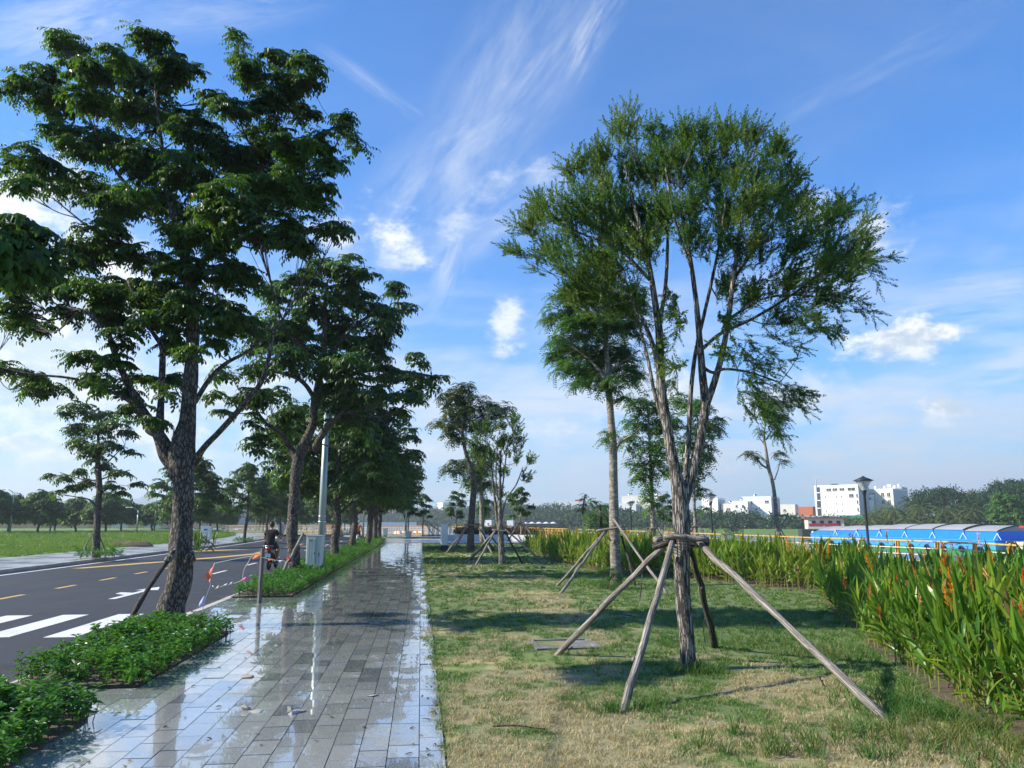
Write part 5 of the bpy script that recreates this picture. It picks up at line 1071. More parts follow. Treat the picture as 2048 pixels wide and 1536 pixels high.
FLM = [t_flower(prng, 1.3, 8).mesh('flower', M_FL[0]), t_flower(prng, 1.1, 6).mesh('flower', M_FL[1]), t_flower(prng, 1.0, 5).mesh('flower', M_FL[2]), t_flower(prng, 1.15, 7).mesh('flower', M_FL[0])]
def heliconia(label, poly, layers, seed, flowers, mleaf, nsprout=0):
    rng = np.random.default_rng(seed); cx, cy = poly[0]; o = np.array([cx, cy, 0]); root = thing('flower_bed', label, 'flower bed', (cx, cy, 0), 0, 'beds of long-leaved orange-flowering plants')
    lv = Geo(); st = Geo(); s = Geo(); s.prism([(p[0]-cx, p[1]-cy) for p in poly], -.27, .012); obj('soil', s, M_SOIL, root)
    for (y0, y1, dens, T, sc_) in layers:
        X, Y = sample_poly(poly, dens, rng); k = (Y >= y0) & (Y < y1); X, Y = X[k], Y[k]; P = np.c_[X, Y, np.zeros(len(X))]-o
        hn = np.array([mnoise.noise(Vector((a*.45, b*.45, seed*1.0))) for a, b in zip(X, Y)]); S = sc_*rng.uniform(.72, 1.14, len(X))*(1+.20*hn)
        inside = in_poly(poly, X-.45, Y)                      # front rank leans out a little and is lower
        S = np.where(inside, S, S*rng.uniform(.68, .95, len(X)))
        tl = np.where(inside, rng.normal(0, .07, len(X)), rng.normal(.1, .12, len(X)))
        M = rotz(np.full(len(X), math.pi/2))@rotx(-tl)@rotz(rng.uniform(0, 6.28, len(X)))
        scatter(lv, T, P, M, S, rng)
        for p, s_, i_ in zip(P, S, inside):
            if not i_ or rng.random() < .25:
                q = p+rng.normal(0, .02, 3)*[1, 1, 0]; st.tube([q, q+[rng.normal(0, .03), rng.normal(0, .03), .35], q+[rng.normal(-.02, .05), rng.normal(0, .05), .78*s_]], [.009, .007, .004], 4, False)
    if nsprout:
        X, Y = sample_poly(poly, 6, rng); e = ~in_poly(poly, X-.5, Y); X, Y = X[e], Y[e]; scatter(lv, THL, np.c_[X-.12, Y, np.zeros(len(X))]-o, rotz(rng.uniform(0, 6.28, len(X))), rng.uniform(.5, 1.0, len(X)), rng)
    obj('foliage', lv, mleaf, root); tag(obj('stems', st, M_STEM_H, root), kind='stuff')
    for i, (p, m, s_) in enumerate(flowers):
        f = bpy.data.objects.new('flower', FLM[m]); COL.objects.link(f); f.parent = root; f.location = p-o; f.scale = (s_*.85,)*3; f.rotation_euler = (rng.normal(0, .12), rng.normal(0, .12), rng.uniform(0, 6))
    return root
rng = np.random.default_rng(90)
fl = [(PD(u, v, dd), m, s) for (u, v, dd, m, s) in ((1908, 1190, 7.6, 0, 1.0), (1903, 1220, 7.4, 0, .9), (1890, 1150, 9.0, 1, 1.1), (1866, 1182, 8.7, 1, 1.0), (1928, 1148, 8.6, 3, 1.0), (1885, 1158, 8.4, 0, 1.05), (2028, 1240, 6.6, 1, .9), (2046, 1248, 6.5, 1, 1.0), (1988, 1222, 7.6, 3, .9), (1868, 1242, 7.9, 2, .9), (1780, 1188, 9.4, 3, .9),
    (1740, 1192, 9.6, 3, .8), (1792, 1170, 9.8, 1, .8), (1815, 1178, 9.2, 2, .8), (1744, 1140, 11.0, 0, .9), (1645, 1118, 13.8, 0, 1.1), (1640, 1112, 14.2, 3, 1.0), (1824, 1114, 11.6, 0, 1.0), (1848, 1118, 11.0, 1, .8), (1892, 1118, 10.8, 0, 1.0), (1975, 1160, 8.4, 2, 1.1), (1690, 1172, 11.6, 1, .8), (1830, 1150, 9.8, 1, .8), (1945, 1180, 8, 1, .8),
    (1960, 1190, 7.8, 1, .8), (2044, 1170, 8.0, 1, 1.1), (1985, 1120, 10, 3, .9), (1700, 1084, 14.5, 2, 1.3), (1730, 1090, 14.0, 2, 1.0), (1775, 1080, 14.2, 2, 1.3), (1620, 1120, 15, 3, .8), (1958, 1085, 11, 2, 1.0), (1840, 1210, 8.6, 2, .7), (1760, 1230, 8.9, 1, .7), (1930, 1225, 7.5, 2, .7), (1905, 1100, 11.5, 1, .8))]
heliconia('nearest bed of tall long leaves and orange flowers filling the right edge', BEDR, [(3, 9.5, 46, TH0, .90), (9.5, 16, 36, TH1, .80)], 5, fl, M_LEAF_H, 1)
X, Y = sample_poly(BEDM, .9, rng); fl = []
for x, y in zip(X, Y):
    if rng.random() < .8: fl.append((np.array([x, y, rng.uniform(.78, .98)]), (0, 3, 2, 0)[rng.integers(4)] if y < 33 else 2, rng.uniform(.9, 1.4)*(1+.02*(y-18))))
fl = sorted(fl, key=lambda q: q[0][1])[:95]
heliconia('long middle bed of yellow-green long leaves dotted with orange, behind the staked trees', BEDM, [(17, 24, 32, TH1, .86), (24, 34, 22, TH2, .84), (34, 46, 14, TH2, .88)], 6, fl, M_LEAF_HY, 0)
# strap-leaved shrub on the far pavement
x, y = G(400, 1100); rng = np.random.default_rng(4); lv = Geo(); n_ = 22
scatter(lv, TH2, np.c_[rng.normal(0, .4, n_), rng.normal(0, .4, n_), np.full(n_, -.25)], rotz(rng.uniform(0, 6, n_)), rng.uniform(.9, 1.25, n_), rng); t = thing('strap_leaved_shrub', 'dark strap-leaved shrub at the far kerb behind the big left trunk', 'shrub', (x, y, 0)); obj('foliage', lv, M_LEAF_A, t)
# dark fern-like shoots at the pale trunk's foot, dark seedling standing above the bed
b = G(1214, 1178); rng = np.random.default_rng(6); lv = Geo(); scatter(lv, TF0, np.c_[rng.normal(0, .18, 14), rng.normal(0, .1, 14), rng.uniform(.12, .5, 14)], rotz(rng.uniform(0, 6, 14)), rng.uniform(.5, .8, 14), rng)
st = Geo(); [st.rod([rng.normal(0, .05), rng.normal(0, .05), 0], [rng.normal(0, .15), rng.normal(0, .1), .5], .006, .004, 4) for _ in range(6)]
t = thing('root_shoots', 'feathery root shoots at the foot of the pale straight trunk', 'plant', (*b, 0)); obj('foliage', lv, M_LEAF_C, t); obj('stem', st, M_BARK_A, t)
# thin fallen stick and leaf litter
for (u0, v0, u1, v1, lab) in ((985, 1462, 1090, 1468, 'thin dry twig lying on the grass near the path'), (1232, 1232, 1272, 1238, 'short brown twig lying on the mid lawn')):
    a, b_ = gp(u0, v0), gp(u1, v1); t = Geo(); P = np.array([a, [(a[0]+b_[0])/2, (a[1]+b_[1])/2+.06, .0], b_]); P[:, 2] = .035; t.tube(cr(P-P[0], 5), .006, 5); o_ = obj('fallen_twig', t, M_STAKE_D, None, True, tuple(P[0])); tag(o_, lab, 'twig', 'twigs fallen on the lawn')
lrng = np.random.default_rng(15); g = Geo(); n_ = 230; X = np.where(lrng.random(n_) < .55, .16+abs(lrng.normal(0, .11, n_))*-1+.02, lrng.uniform(-2.5, .1, n_)); Y = 4.6+lrng.random(n_)**1.6*26
B = np.c_[X, Y, np.full(n_, .008)]; a = lrng.uniform(0, 6.28, n_); g.add(*leaf6(B, np.c_[np.cos(a), np.sin(a), lrng.normal(0, .12, n_)], np.c_[lrng.normal(0, .25, (n_, 2)), np.ones(n_)], lrng.uniform(.03, .075, n_), lrng.uniform(.012, .03, n_)))
tag(obj('fallen_leaves', g, leaf_mat('dead_leaf', (.05, .035, .02), (.16, .11, .05), (.05, .09, .02), .1, .6)), 'small fallen leaves scattered over the wet paving', 'leaves', None, 'stuff')
# ------------------------------------------------------------------ street furniture
M_GALV = plain('galvanised_steel', (.36, .42, .42), .42, .55, .12, 1.5, dirt=(.22, .24, .23), stretch=(1, 1, .3))
M_CABG = plain('cabinet_grey_green', (.50, .56, .53), .5, 0, .05, 2, dirt=(.36, .38, .34), stretch=(1, 1, .4))
M_CABW = plain('cabinet_white', (.74, .77, .76), .5, 0, .05, 2, dirt=(.52, .53, .5), stretch=(1, 1, .4))
M_DARKM = plain('dark_painted_metal', (.035, .045, .045), .45, .2, .2, 3)
M_BLACK = plain('black_plastic', (.012, .012, .013), .4); M_RUB = plain('tyre_rubber', (.014, .014, .015), .8)
M_CHR = plain('bright_metal', (.6, .6, .6), .25, 1.0); M_REDL = plain('red_lens', (.55, .01, .015), .2)
M_CONC = mat_concrete('base_concrete', (.20, .18, .155), (.34, .31, .27), 3.0); M_WHITEW = mat_concrete('white_wall', (.62, .61, .59), (.76, .75, .73), 1.0)
M_GREYW = plain('grey_weathered_board', (.10, .097, .093), .85, 0, .25, 6, dirt=(.09, .085, .08), stretch=(1, 1, .2))
def bbox(g, c, s, bev=.01):
    """box with small chamfered vertical edges"""
    x, y, z = [q/2 for q in s]; p = [(-x+bev, -y), (x-bev, -y), (x, -y+bev), (x, y-bev), (x-bev, y), (-x+bev, y), (-x, y-bev), (-x, -y+bev)]
    g.prism([(a+c[0], b+c[1]) for a, b in p], c[2]-z, c[2]+z)
# grey-green cabinet + camera pole beside the second street tree
b = G(626, 1147); t = thing('utility_cabinet', 'grey-green two-door utility cabinet on a concrete plinth beside the second street tree', 'cabinet', (*b, 0), -.10); t.scale = (.82, .82, .93)
g = Geo(); bbox(g, (0, .17, .13), (.56, .44, .26)); obj('plinth', g, M_CONC, t)
g = Geo(); bbox(g, (-.10, .17, .74), (.38, .38, .96)); obj('body', g, M_CABG, t); g = Geo(); bbox(g, (.19, .17, .74), (.19, .38, .95)); obj('side_box', g, M_CABG, t)
g = Geo(); bbox(g, (0, .17, 1.235), (.62, .42, .03)); obj('lid', g, M_CABG, t)
g = Geo(); bbox(g, (-.10, -.028, .74), (.33, .014, .90), .003)
for k in range(3): g.box((-.10+(-.1+.1*k), -.037, .74), (.012, .006, .8))
d_ = obj('door', g, M_CABG, t); g = Geo(); g.box((.03, -.045, .66), (.03, .02, .05)); obj('handle', g, M_BLACK, d_)
g = Geo(); g.box((.19, -.025, .62), (.02, .014, .12)); obj('latch', g, M_BLACK, t); g = Geo(); [g.box((-.12, -.04, 1.10-.018*k), (.12, .006, .006)) for k in range(3)]; obj('vent', g, M_BLACK, t)
b = G(640, 1139); t = thing('camera_pole', 'tall tapered galvanised camera pole rising behind the grey-green cabinet', 'pole', (*b, 0))
g = Geo(); g.tube([(0, 0, 0), (0, 0, 2.8), (0, 0, 5.6)], [.135, .115, .085], 20, True); obj('shaft', g, M_GALV, t, True); g = Geo(); g.tube([(0, 0, 1.55), (0, 0, 1.60)], [.14, .14], 20); g.tube([(0, 0, 1.75), (0, 0, 1.78)], [.137, .137], 20); obj('band', g, M_CHR, t, True)
g = Geo(); g.rod((0, 0, 5.45), (-.45, -.1, 5.62), .03); g.rod((0, 0, 5.2), (.5, 0, 5.25), .022); g.rod((.5, 0, 4.9), (.5, 0, 5.5), .018); g.rod((0, 0, 4.5), (-.28, -.1, 4.75), .02); obj('bracket', g, M_GALV, t, True)
g = Geo(); g.tube([(-.45, -.25, 5.62), (-.45, .05, 5.66)], [.06, .06], 10); g.ball((.5, 0, 5.55), .05); g.ball((0, 0, 5.72), (.05, .05, .09)); obj('camera_head', g, M_CABW, t, True)
g = Geo(); g.ball((.55, .2, 7.3), (.22, .1, .07)); g.rod((.05, 0, 5.6), (.3, .1, 7.2), .03, .02); obj('lamp_arm', g, M_GALV, t, True)
# white pillar box on the lawn edge
b = G(888, 1103); t = thing('pillar_box_cabinet', 'narrow white pillar cabinet with dark base standing on the lawn edge', 'cabinet', (*b, 0), .05, 'white roadside cabinets')
g = Geo(); bbox(g, (0, 0, .15), (.37, .36, .34)); obj('plinth', g, plain('stained_plinth', (.045, .038, .034), .9), t); g = Geo(); bbox(g, (0, 0, .88), (.35, .34, 1.10)); obj('body', g, M_CABW, t); g = Geo(); bbox(g, (0, 0, 1.445), (.40, .38, .035)); obj('lid', g, M_CABW, t); g = Geo(); bbox(g, (0, -.175, .86), (.29, .012, .96), .002); obj('door', g, M_CABW, t)
def cab(b, lab, s=1.0, sign=True, rz=0):
    t = thing('roadside_cabinet', lab, 'cabinet', (*b, 0), rz, 'white roadside cabinets'); g = Geo(); bbox(g, (0, 0, .15), (.5*s, .36*s, .30*s)); obj('plinth', g, M_CONC, t); g = Geo(); bbox(g, (0, 0, .74*s), (.68*s, .42*s, .92*s)); obj('body', g, M_CABW, t)
    g = Geo(); bbox(g, (0, -.222*s, .72*s), (.56*s, .016*s, .8*s), .003); d = obj('door', g, M_CABW, t); g = Geo(); bbox(g, (0, 0, 1.21*s), (.76*s, .48*s, .04)); obj('lid', g, M_CABW, t)
    if sign: g = Geo(); g.box((0, -.236*s, .98*s), (.26*s, .008, .12*s)); g2 = Geo(); g2.box((0, -.236*s, .80*s), (.32*s, .006, .16*s)); obj('sign', g, plain('sign_blue', (.03, .13, .42), .5), t); obj('notice', g2, plain('notice_grey', (.55, .62, .70), .6), t)
cab(G(411, 1087), 'white cabinet with blue sign on the far pavement, right of the big trunk'); cab(G(561, 1073), 'smaller white cabinet on the far pavement beyond the rider', 1.0, False); cab(at(771, 78), 'small white cabinet where the path meets the plaza', .72, False)
# wooden post with bunting, stick with flags
b = G(518, 1206); t = thing('wooden_post', 'square grey wooden post standing in front of the kerb planting', 'post', (*b, 0)); g = Geo(); g.tube([(0, 0, -.05), (.008, 0, .5), (.012, 0, 1.06)], [.045, .043, .04], 4); obj('shaft', g, M_GREYW, t)
d = fwd(*b)
def cloth(pts, mat, par, nm='flag'):
    g = Geo(); P = np.array(pts); n = len(P); c = P.mean(0); g.add(np.vstack([P, c+[0, -.02, 0]]), None, [[i, (i+1) % n, n] for i in range(n)]); return obj(nm, g, mat, par)
M_FO = plain('flag_orange', (.85, .20, .07), .6); M_FP = plain('flag_lilac', (.42, .42, .80), .6); M_FPK = plain('flag_pink', (.85, .07, .20), .6); M_STR = plain('thin_cord', (.5, .5, .48), .7)
def pt(u, v, dd, o): return PD(u, v, dd)-np.array(o)
o = (*G(403, 1230), 0); dd = fwd(o[0], o[1]); t = thing('flag_line', 'bent line with an orange and a lilac plastic flag beside the big left trunk', 'flag', o)
g = Geo(); g.tube(cr([pt(403, 1230, dd, o), pt(410, 1200, dd, o), pt(420, 1172, dd, o), pt(420, 1160, dd, o), pt(429, 1126, dd+.3, o)], 5), .006, 5); obj('line', g, M_STR, t)
cloth([pt(427, 1132, dd+.2, o), pt(421, 1139, dd+.2, o), pt(411, 1148, dd, o), pt(411, 1158, dd, o), pt(418, 1163, dd, o), pt(421, 1158, dd, o)], M_FO, t); cloth([pt(409, 1190, dd, o), pt(399, 1205, dd, o), pt(397, 1213, dd, o), pt(403, 1214, dd, o), pt(409, 1206, dd, o)], M_FP, t)
o = (*G(518, 1206), 0); dd = d-.1; t = thing('bunting', 'string of small pink, orange and white flags hanging off the wooden post', 'bunting', tuple(PD(519, 1108, dd)))
o = tuple(PD(519, 1108, dd)); g = Geo()
for L in ([(519, 1113), (505, 1112), (498, 1122), (488, 1140), (486, 1158), (492, 1170)], [(429, 1127), (450, 1122), (475, 1117), (498, 1113), (519, 1110)], [(521, 1114), (540, 1118), (556, 1121), (570, 1122)], [(492, 1157), (470, 1166), (445, 1172), (430, 1178)]): g.tube(cr([pt(u, v, dd, o) for u, v in L], 5), .0045, 4)
obj('line', g, M_STR, t)
for P, m in (([(503, 1118), (512, 1110), (524, 1108), (518, 1114), (508, 1120)], M_FO), ([(482, 1160), (492, 1153), (496, 1157), (488, 1162)], M_FPK), ([(496, 1153), (508, 1148), (500, 1152)], M_CABW), ([(534, 1117), (548, 1118), (538, 1122)], M_FO), ([(432, 1176), (438, 1170), (436, 1177)], M_CABW), ([(447, 1170), (455, 1166), (452, 1171)], M_CABW), ([(459, 1167), (465, 1163), (463, 1168)], M_CABW), ([(430, 1176), (426, 1171), (424, 1172)], M_CABW), ([(556, 1121), (566, 1120), (560, 1125)], M_CABW)):
    cloth([pt(u, v, dd, o) for u, v in P], m, t)
# loose paving rubble
def stone(label, c, s, seed, mat, group='broken paving pieces on the path'):
    rng = np.random.default_rng(seed); bm = bmesh.new(); P = unit(rng.normal(0, 1, (13, 3)))*np.array(s)*rng.uniform(.7, 1.1, (13, 1)); P[:, 2] = np.clip(P[:, 2], -s[2]*.7, s[2]*.62)
    for p in P: bm.verts.new(p)
    bmesh.ops.convex_hull(bm, input=bm.verts[:]); me = bpy.data.meshes.new('stone'); bm.to_mesh(me); bm.free(); me.materials.append(mat); o = obj('stone', me, mat, None, False, c); o.rotation_euler = (0, 0, rng.uniform(0, 3)); tag(o, label, 'stone', group)
M_RUB1 = mat_concrete('rubble_pale', (.24, .23, .20), (.42, .40, .36), 12.0); M_MORT = mat_concrete('rubble_mortar', (.30, .25, .19), (.42, .36, .28), 6.0)
x, y = G(492, 1420); stone('pale wedge of stone on end in the left paving hole', (x, y, .015), (.055, .05, .045), 1, M_RUB1); x, y = G(512, 1424); stone('flat pale slab in the left paving hole', (x, y+.02, 0), (.085, .07, .018), 2, M_RUB1)
x, y = G(592, 1426); stone('long white shard in the right paving hole', (x, y, .008), (.09, .05, .028), 3, M_RUB1); x, y = G(578, 1420); stone('small pale lump at the left of the right paving hole', (x, y+.03, .005), (.035, .035, .03), 4, M_RUB1)
x, y = G(500, 1352); stone('dark-edged broken tile at the farthest paving hole', (x, y, .006), (.12, .10, .02), 5, M_MORT); x, y = G(750, 1392); stone('thin chip of mortar on the path centre', (x, y, .006), (.09, .03, .009), 6, M_RUB1)
x, y = G(866, 1302); stone('white pebble at the lawn edge of the path', (x, y, .02), (.035, .03, .022), 7, M_RUB1); x, y = G(1081, 1124); stone('white stone by the far lawn pole', (x, y, .05), (.09, .09, .06), 8, M_RUB1, 'stones'); x, y = G(574, 1363); stone('tiny pebble on the wet paving', (x, y, .008), (.018, .018, .012), 9, M_RUB1)
# manhole cover on the lawn
t = thing('manhole_cover', 'grey rectangular concrete cover sunk in the lawn by the pole foot', 'manhole cover', (1.9, 10.42, 0)); g = Geo()
for cx_, cy_, sx, sy in ((0, -.36, .84, .07), (0, .36, .84, .07), (-.39, 0, .07, .65), (.39, 0, .07, .65)): g.box((cx_, cy_, -.018), (sx, sy, .07))
M_MAN = mat_concrete('manhole_concrete', (.12, .115, .10), (.24, .23, .21), 5.0); obj('frame', g, M_MAN, t); g = Geo(); bbox(g, (0, 0, -.024), (.70, .64, .05), .015); obj('cover', g, M_MAN, t)
# ------------------------------------------------------------------ promenade railing and garden lamps
M_YEL = plain('yellow_paint', (.55, .36, .06), .42, 0, .1, 2, dirt=(.45, .27, .06)); M_ORG = plain('orange_paint', (.74, .30, .035), .45, 0, .12, 2, dirt=(.5, .22, .05)); M_CRM = plain('cream_pipe', (.70, .60, .40), .45)
t = thing('railing', 'yellow promenade railing with slanted orange posts along the river', 'railing', (RAIL[0][0], RAIL[0][1], 0)); o = np.array([*RAIL[0], 0.0])
RC = cr(np.array(RAIL, float), 14); seg = np.r_[0, np.cumsum(np.linalg.norm(np.diff(RC, axis=0), axis=1))]
def rail_at(s, z, off=0.0):
    p = np.array([np.interp(s, seg, RC[:, 0]), np.interp(s, seg, RC[:, 1])]); q = np.array([np.interp(s+.1, seg, RC[:, 0]), np.interp(s+.1, seg, RC[:, 1])]); tt = unit(q-p); return np.array([p[0]+tt[1]*off, p[1]-tt[0]*off, z])-o
S_ = np.arange(0, seg[-1]-.2, .7); g = Geo(); g.tube([rail_at(s, 1.03, .10) for s in S_], .025, 8); obj('top_rail', g, M_YEL, t, True)
for z in (.84, .66, .48, .30, .14): g = Geo(); g.tube([rail_at(s, z, .05-.05*z) for s in S_], .016, 6); obj('rail', g, M_CRM, t, True)
pm = Geo(); 
for dx in (-.045, .045): pm.add([[dx-.012, 0, 0], [dx+.012, 0, 0], [dx+.012, .07, 0], [dx-.012, .07, 0], [dx-.012, .1, 1.02], [dx+.012, .1, 1.02], [dx+.012, .16, 1.02], [dx-.012, .16, 1.02]], [[0, 3, 2, 1], [4, 5, 6, 7], [0, 1, 5, 4], [1, 2, 6, 5], [2, 3, 7, 6], [3, 0, 4, 7]])
pm = pm.mesh('post', M_ORG); s = .4; n_ = 0
while s < seg[-1]-.5 and n_ < 96:
    p = rail_at(s, 0); q = rail_at(s+.2, 0); f = bpy.data.objects.new('post', pm); COL.objects.link(f); f.parent = t; f.location = p; a = math.atan2((q-p)[1], (q-p)[0]); f.rotation_euler = (0, 0, a); f.scale = (1 if s < 55 else 3.4, -1, 1); s += 1.5 if s < 45 else .92; n_ += 1
g = Geo(); C = RC; A = off_line(C, .25); B = off_line(C, -.6); n_ = len(C); g.add([[p[0]-o[0], p[1]-o[1], z] for z in (-2.6, .10) for p in list(A)+list(B)], [[2*n_+i, 2*n_+i+1, 3*n_+i+1, 3*n_+i] for i in range(n_-1)]+[[i+1, i, 2*n_+i, 2*n_+i+1] for i in range(n_-1)]+[[n_+i, n_+i+1, 3*n_+i+1, 3*n_+i] for i in range(n_-1)])
obj('kerb_wall', g, M_CONC, t)
M_PROM = mat_plaza('promenade_paving', (.22, .215, .2), (.28, .275, .26), .2, .5); g = Geo(); A = off_line(C, 2.6); B = off_line(C, .25); g.add([[p[0], p[1], .002] for p in A]+[[p[0], p[1], .002] for p in B], [[i+1, i, n_+i, n_+i+1] for i in range(n_-1)]); struct('promenade', g, M_PROM)
def mat_glass():
    m, n = new_mat('lamp_glass'); p = prin(n, (.75, .78, .78), .2); tr = n.node('ShaderNodeBsdfTransparent', [(.8, .82, .82, 1)]); mx = n.node('ShaderNodeMixShader', [.5]); n.l.new(p.outputs[0], mx.inputs[1]); n.l.new(tr.outputs[0], mx.inputs[2]); finish(n, mx); return m
M_GL = mat_glass()
def garden_lamp(b, label, H=2.85):
    t = thing('garden_lamp', label, 'lamp post', (*b, 0), 0, 'garden lamps along the promenade'); g = Geo(); g.lathe((0, 0, 0), [(0, 0), (.11, 0), (.11, .05), (.065, .12), (.06, .5), (.042, .55), (.034, H-.52), (.05, H-.5), (.05, H-.44), (.075, H-.40), (.075, H-.36), (0, H-.36)], 14); obj('pole', g, M_DARKM, t, True)
    g = Geo(); g.lathe((0, 0, H-.36), [(.07, 0), (.12, .10), (.235, .27)], 18); obj('glass_shade', g, M_GL, t, True)
    g = Geo(); g.lathe((0, 0, H-.10), [(.27, 0), (.275, .018), (.16, .07), (.04, .12), (.035, .14), (0, .15)], 18); g.lathe((0, 0, H-.10), [(.27, 0), (.0, .005)], 18); obj('cap', g, M_DARKM, t, True)
    g = Geo(); g.ball((0, 0, H-.22), (.04, .04, .08)); obj('bulb', g, M_CABW, t, True)
garden_lamp(at(1733, 22.6), 'nearest garden lamp, its dark pole crossing the blue barge'); garden_lamp(at(1423.5, 36), 'middle garden lamp, just right of the bristly tree stems'); garden_lamp(at(1262, 51), 'farthest garden lamp, just right of the pale straight trunk')
# slim street lamps far off
def street_lamp(b, label, h, arm=1.5, rz=0):
    t = thing('street_lamp', label, 'street lamp', (*b, 0), rz, 'tall street lamps in the distance'); g = Geo(); g.tube([(0, 0, 0), (0, 0, h)], [.11, .06], 8); g.tube([(0, 0, h-.05), (arm*.6, 0, h+.35), (arm, 0, h+.4)], [.05, .04, .03], 6); obj('pole', g, M_GALV, t, True); g = Geo(); g.ball((arm+.25, 0, h+.38), (.35, .12, .06)); obj('lamp_head', g, M_CABW, t, True)
for u, dd, h, lab, rz in ((22, 92, 4.9, 'leaning-looking slim street lamp at the left field edge', 3.1), (102, 100, 3.4, 'short slim lamp among the field trees', 0), (310, 110, 4.8, 'slim lamp left of the big trunk', 3.1), (512, 100, 5.6, 'slim lamp above the rider', 3.1), (683, 95, 6.2, 'slim lamp pole behind the third street trunk', 0), (727, 80, 6.0, 'slim lamp pole between the street trunks near the cyclist', 0), (744, 62, 6.5, 'slim pale lamp pole in the near row of trunks', 3.1), (812, 84, 5.6, 'slim lamp pole at the end of the path', 3.1), (275, 98, 2.9, 'short white lamp in front of the hazy towers', 3.1)): street_lamp(at(u, dd), lab, h, 1.0, rz)
# white planter wall with clipped brown-purple hedge
t = thing('planter_wall', 'long low white planter wall at the river end of the path', 'planter', (2.2, 66.5, 0)); g = Geo(); g.prism([(0, 0), (9.0, -5.5), (9.6, -4.4), (9.0, 4.5), (6, 9.5), (1.2, 6)], 0, .48); obj('wall', g, M_WHITEW, t); g = Geo(); g.prism([(-.5, -.2), (0, 0), (.6, 2.0), (-.3, 2)], 0, .3); obj('step', g, M_WHITEW, t)
M_HEDGE = leaf_mat('leaf_purple_brown', (.06, .035, .025), (.12, .075, .05), (.05, .08, .025), .2, .6); lv = Geo(); rng = np.random.default_rng(3); X, Y = sample_poly([(.6, .5), (8.8, -4.4), (8.6, 4.2), (6, 8.8), (1.4, 5.6)], 26, rng)
scatter(lv, TU2, np.c_[X, Y, rng.uniform(.42, .92, len(X))], rotz(rng.uniform(0, 6, len(X))), rng.uniform(.35, .6, len(X)), rng); h = obj('hedge', lv, M_HEDGE, None, loc=(2.2, 66.5, 0)); tag(h, 'clipped purple-brown hedge growing inside the white planter wall', 'hedge')
g = Geo(); bbox(g, (0, 0, .32), (.62, .62, .64), .03); x, y = at(817, 76); tag(obj('stone_block', g, M_WHITEW, loc=(x, y, 0)), 'pale square stone block at the foot of the slim lamp at path end', 'block')
g = Geo(); [g.box((k*.62, 0, .22), (.25, 1.6, .44), .5) for k in range(5)]; x, y = at(796, 92); tag(obj('low_barrier', g, M_WHITEW, loc=(x, y, 0)), 'row of slanted white low barriers on the grass at path end', 'barrier')
# ------------------------------------------------------------------ people and two-wheelers
M_SKIN = plain('skin', (.42, .24, .16), .6, var=.06); M_HAIR = plain('hair_black', (.012, .010, .009), .55); M_TEE = plain('black_tshirt', (.010, .010, .012), .9, var=.3, scale=8); M_SHORT = plain('dark_shorts', (.05, .055, .07), .9); M_ORSH = plain('orange_shirt', (.52, .17, .06), .85); M_WHCAP = plain('white_cap', (.75, .75, .74), .6)
def skin_body(name, joints, edges, mat, parent, sub=2):
    me = bpy.data.meshes.new(name); me.from_pydata([j[:3] for j in joints], edges, []); me.update(); o = bpy.data.objects.new(name, me); COL.objects.link(o); o.parent = parent
    md = o.modifiers.new('skin', 'SKIN'); md.use_smooth_shade = True; lay = me.skin_vertices[0].data
    for i, j in enumerate(joints): lay[i].radius = (j[3], j[4] if len(j) > 4 else j[3]); lay[i].use_root = (i == 0)
    s = o.modifiers.new('sub', 'SUBSURF'); s.levels = sub; s.render_levels = sub; me.materials.append(mat); return o
def head(par, c, s=1.0, face=0.0):
    """head with nose, ears, eyes, mouth; looks towards +Y"""
    g = Geo(); g.ball(c, (.078*s, .098*s, .118*s), 16, 12); g.ball(np.array(c)+[0, .095*s, -.01], (.014, .022, .024)); g.ball(np.array(c)+[0, .05, -.085*s], (.045, .05, .04))
    for sx in (-1, 1): g.ball(np.array(c)+[sx*.08*s, 0, -.01], (.012, .028, .034))
    h = obj('head', g, M_SKIN, par, True); g = Geo(); [g.ball(np.array(c)+[sx*.03, .086*s, .02], (.013, .01, .008)) for sx in (-1, 1)]; g.ball(np.array(c)+[0, .088*s, -.055], (.026, .01, .006)); obj('eyes_and_mouth', g, M_HAIR, h, True); return h
def hand(par, w, dirv, m=None, curl=1.0, grip_axis=(1, 0, 0)):
    """palm, four fingers curling over a grip and a thumb"""
    w = np.array(w, float); d = unit(np.array(dirv, float)); ax = unit(np.array(grip_axis, float)); g = Geo(); g.ball(w+d*.045, (.032, .048, .022), 10, 8)
    dn = np.cross(ax, d); dn = dn if dn[2] < 0 else -dn
    for k in range(4):
        b0 = w+d*.08+ax*(.024-.016*k); ln = (.036, .041, .038, .03)[k]; p1 = b0+d*ln*.8+dn*ln*.2; p2 = p1+dn*ln*.8+d*.004; p3 = p2+dn*ln*.2-d*ln*.6; g.tube([b0, p1, p2, p3], [.0095, .009, .0085, .007], 6)
    b0 = w+d*.035+ax*.03; g.tube([b0, b0+ax*.022+d*.02+dn*.01, b0+ax*.02+d*.045+dn*.03], [.011, .0105, .008], 6); return obj('hand', g, m or M_SKIN, par, True)
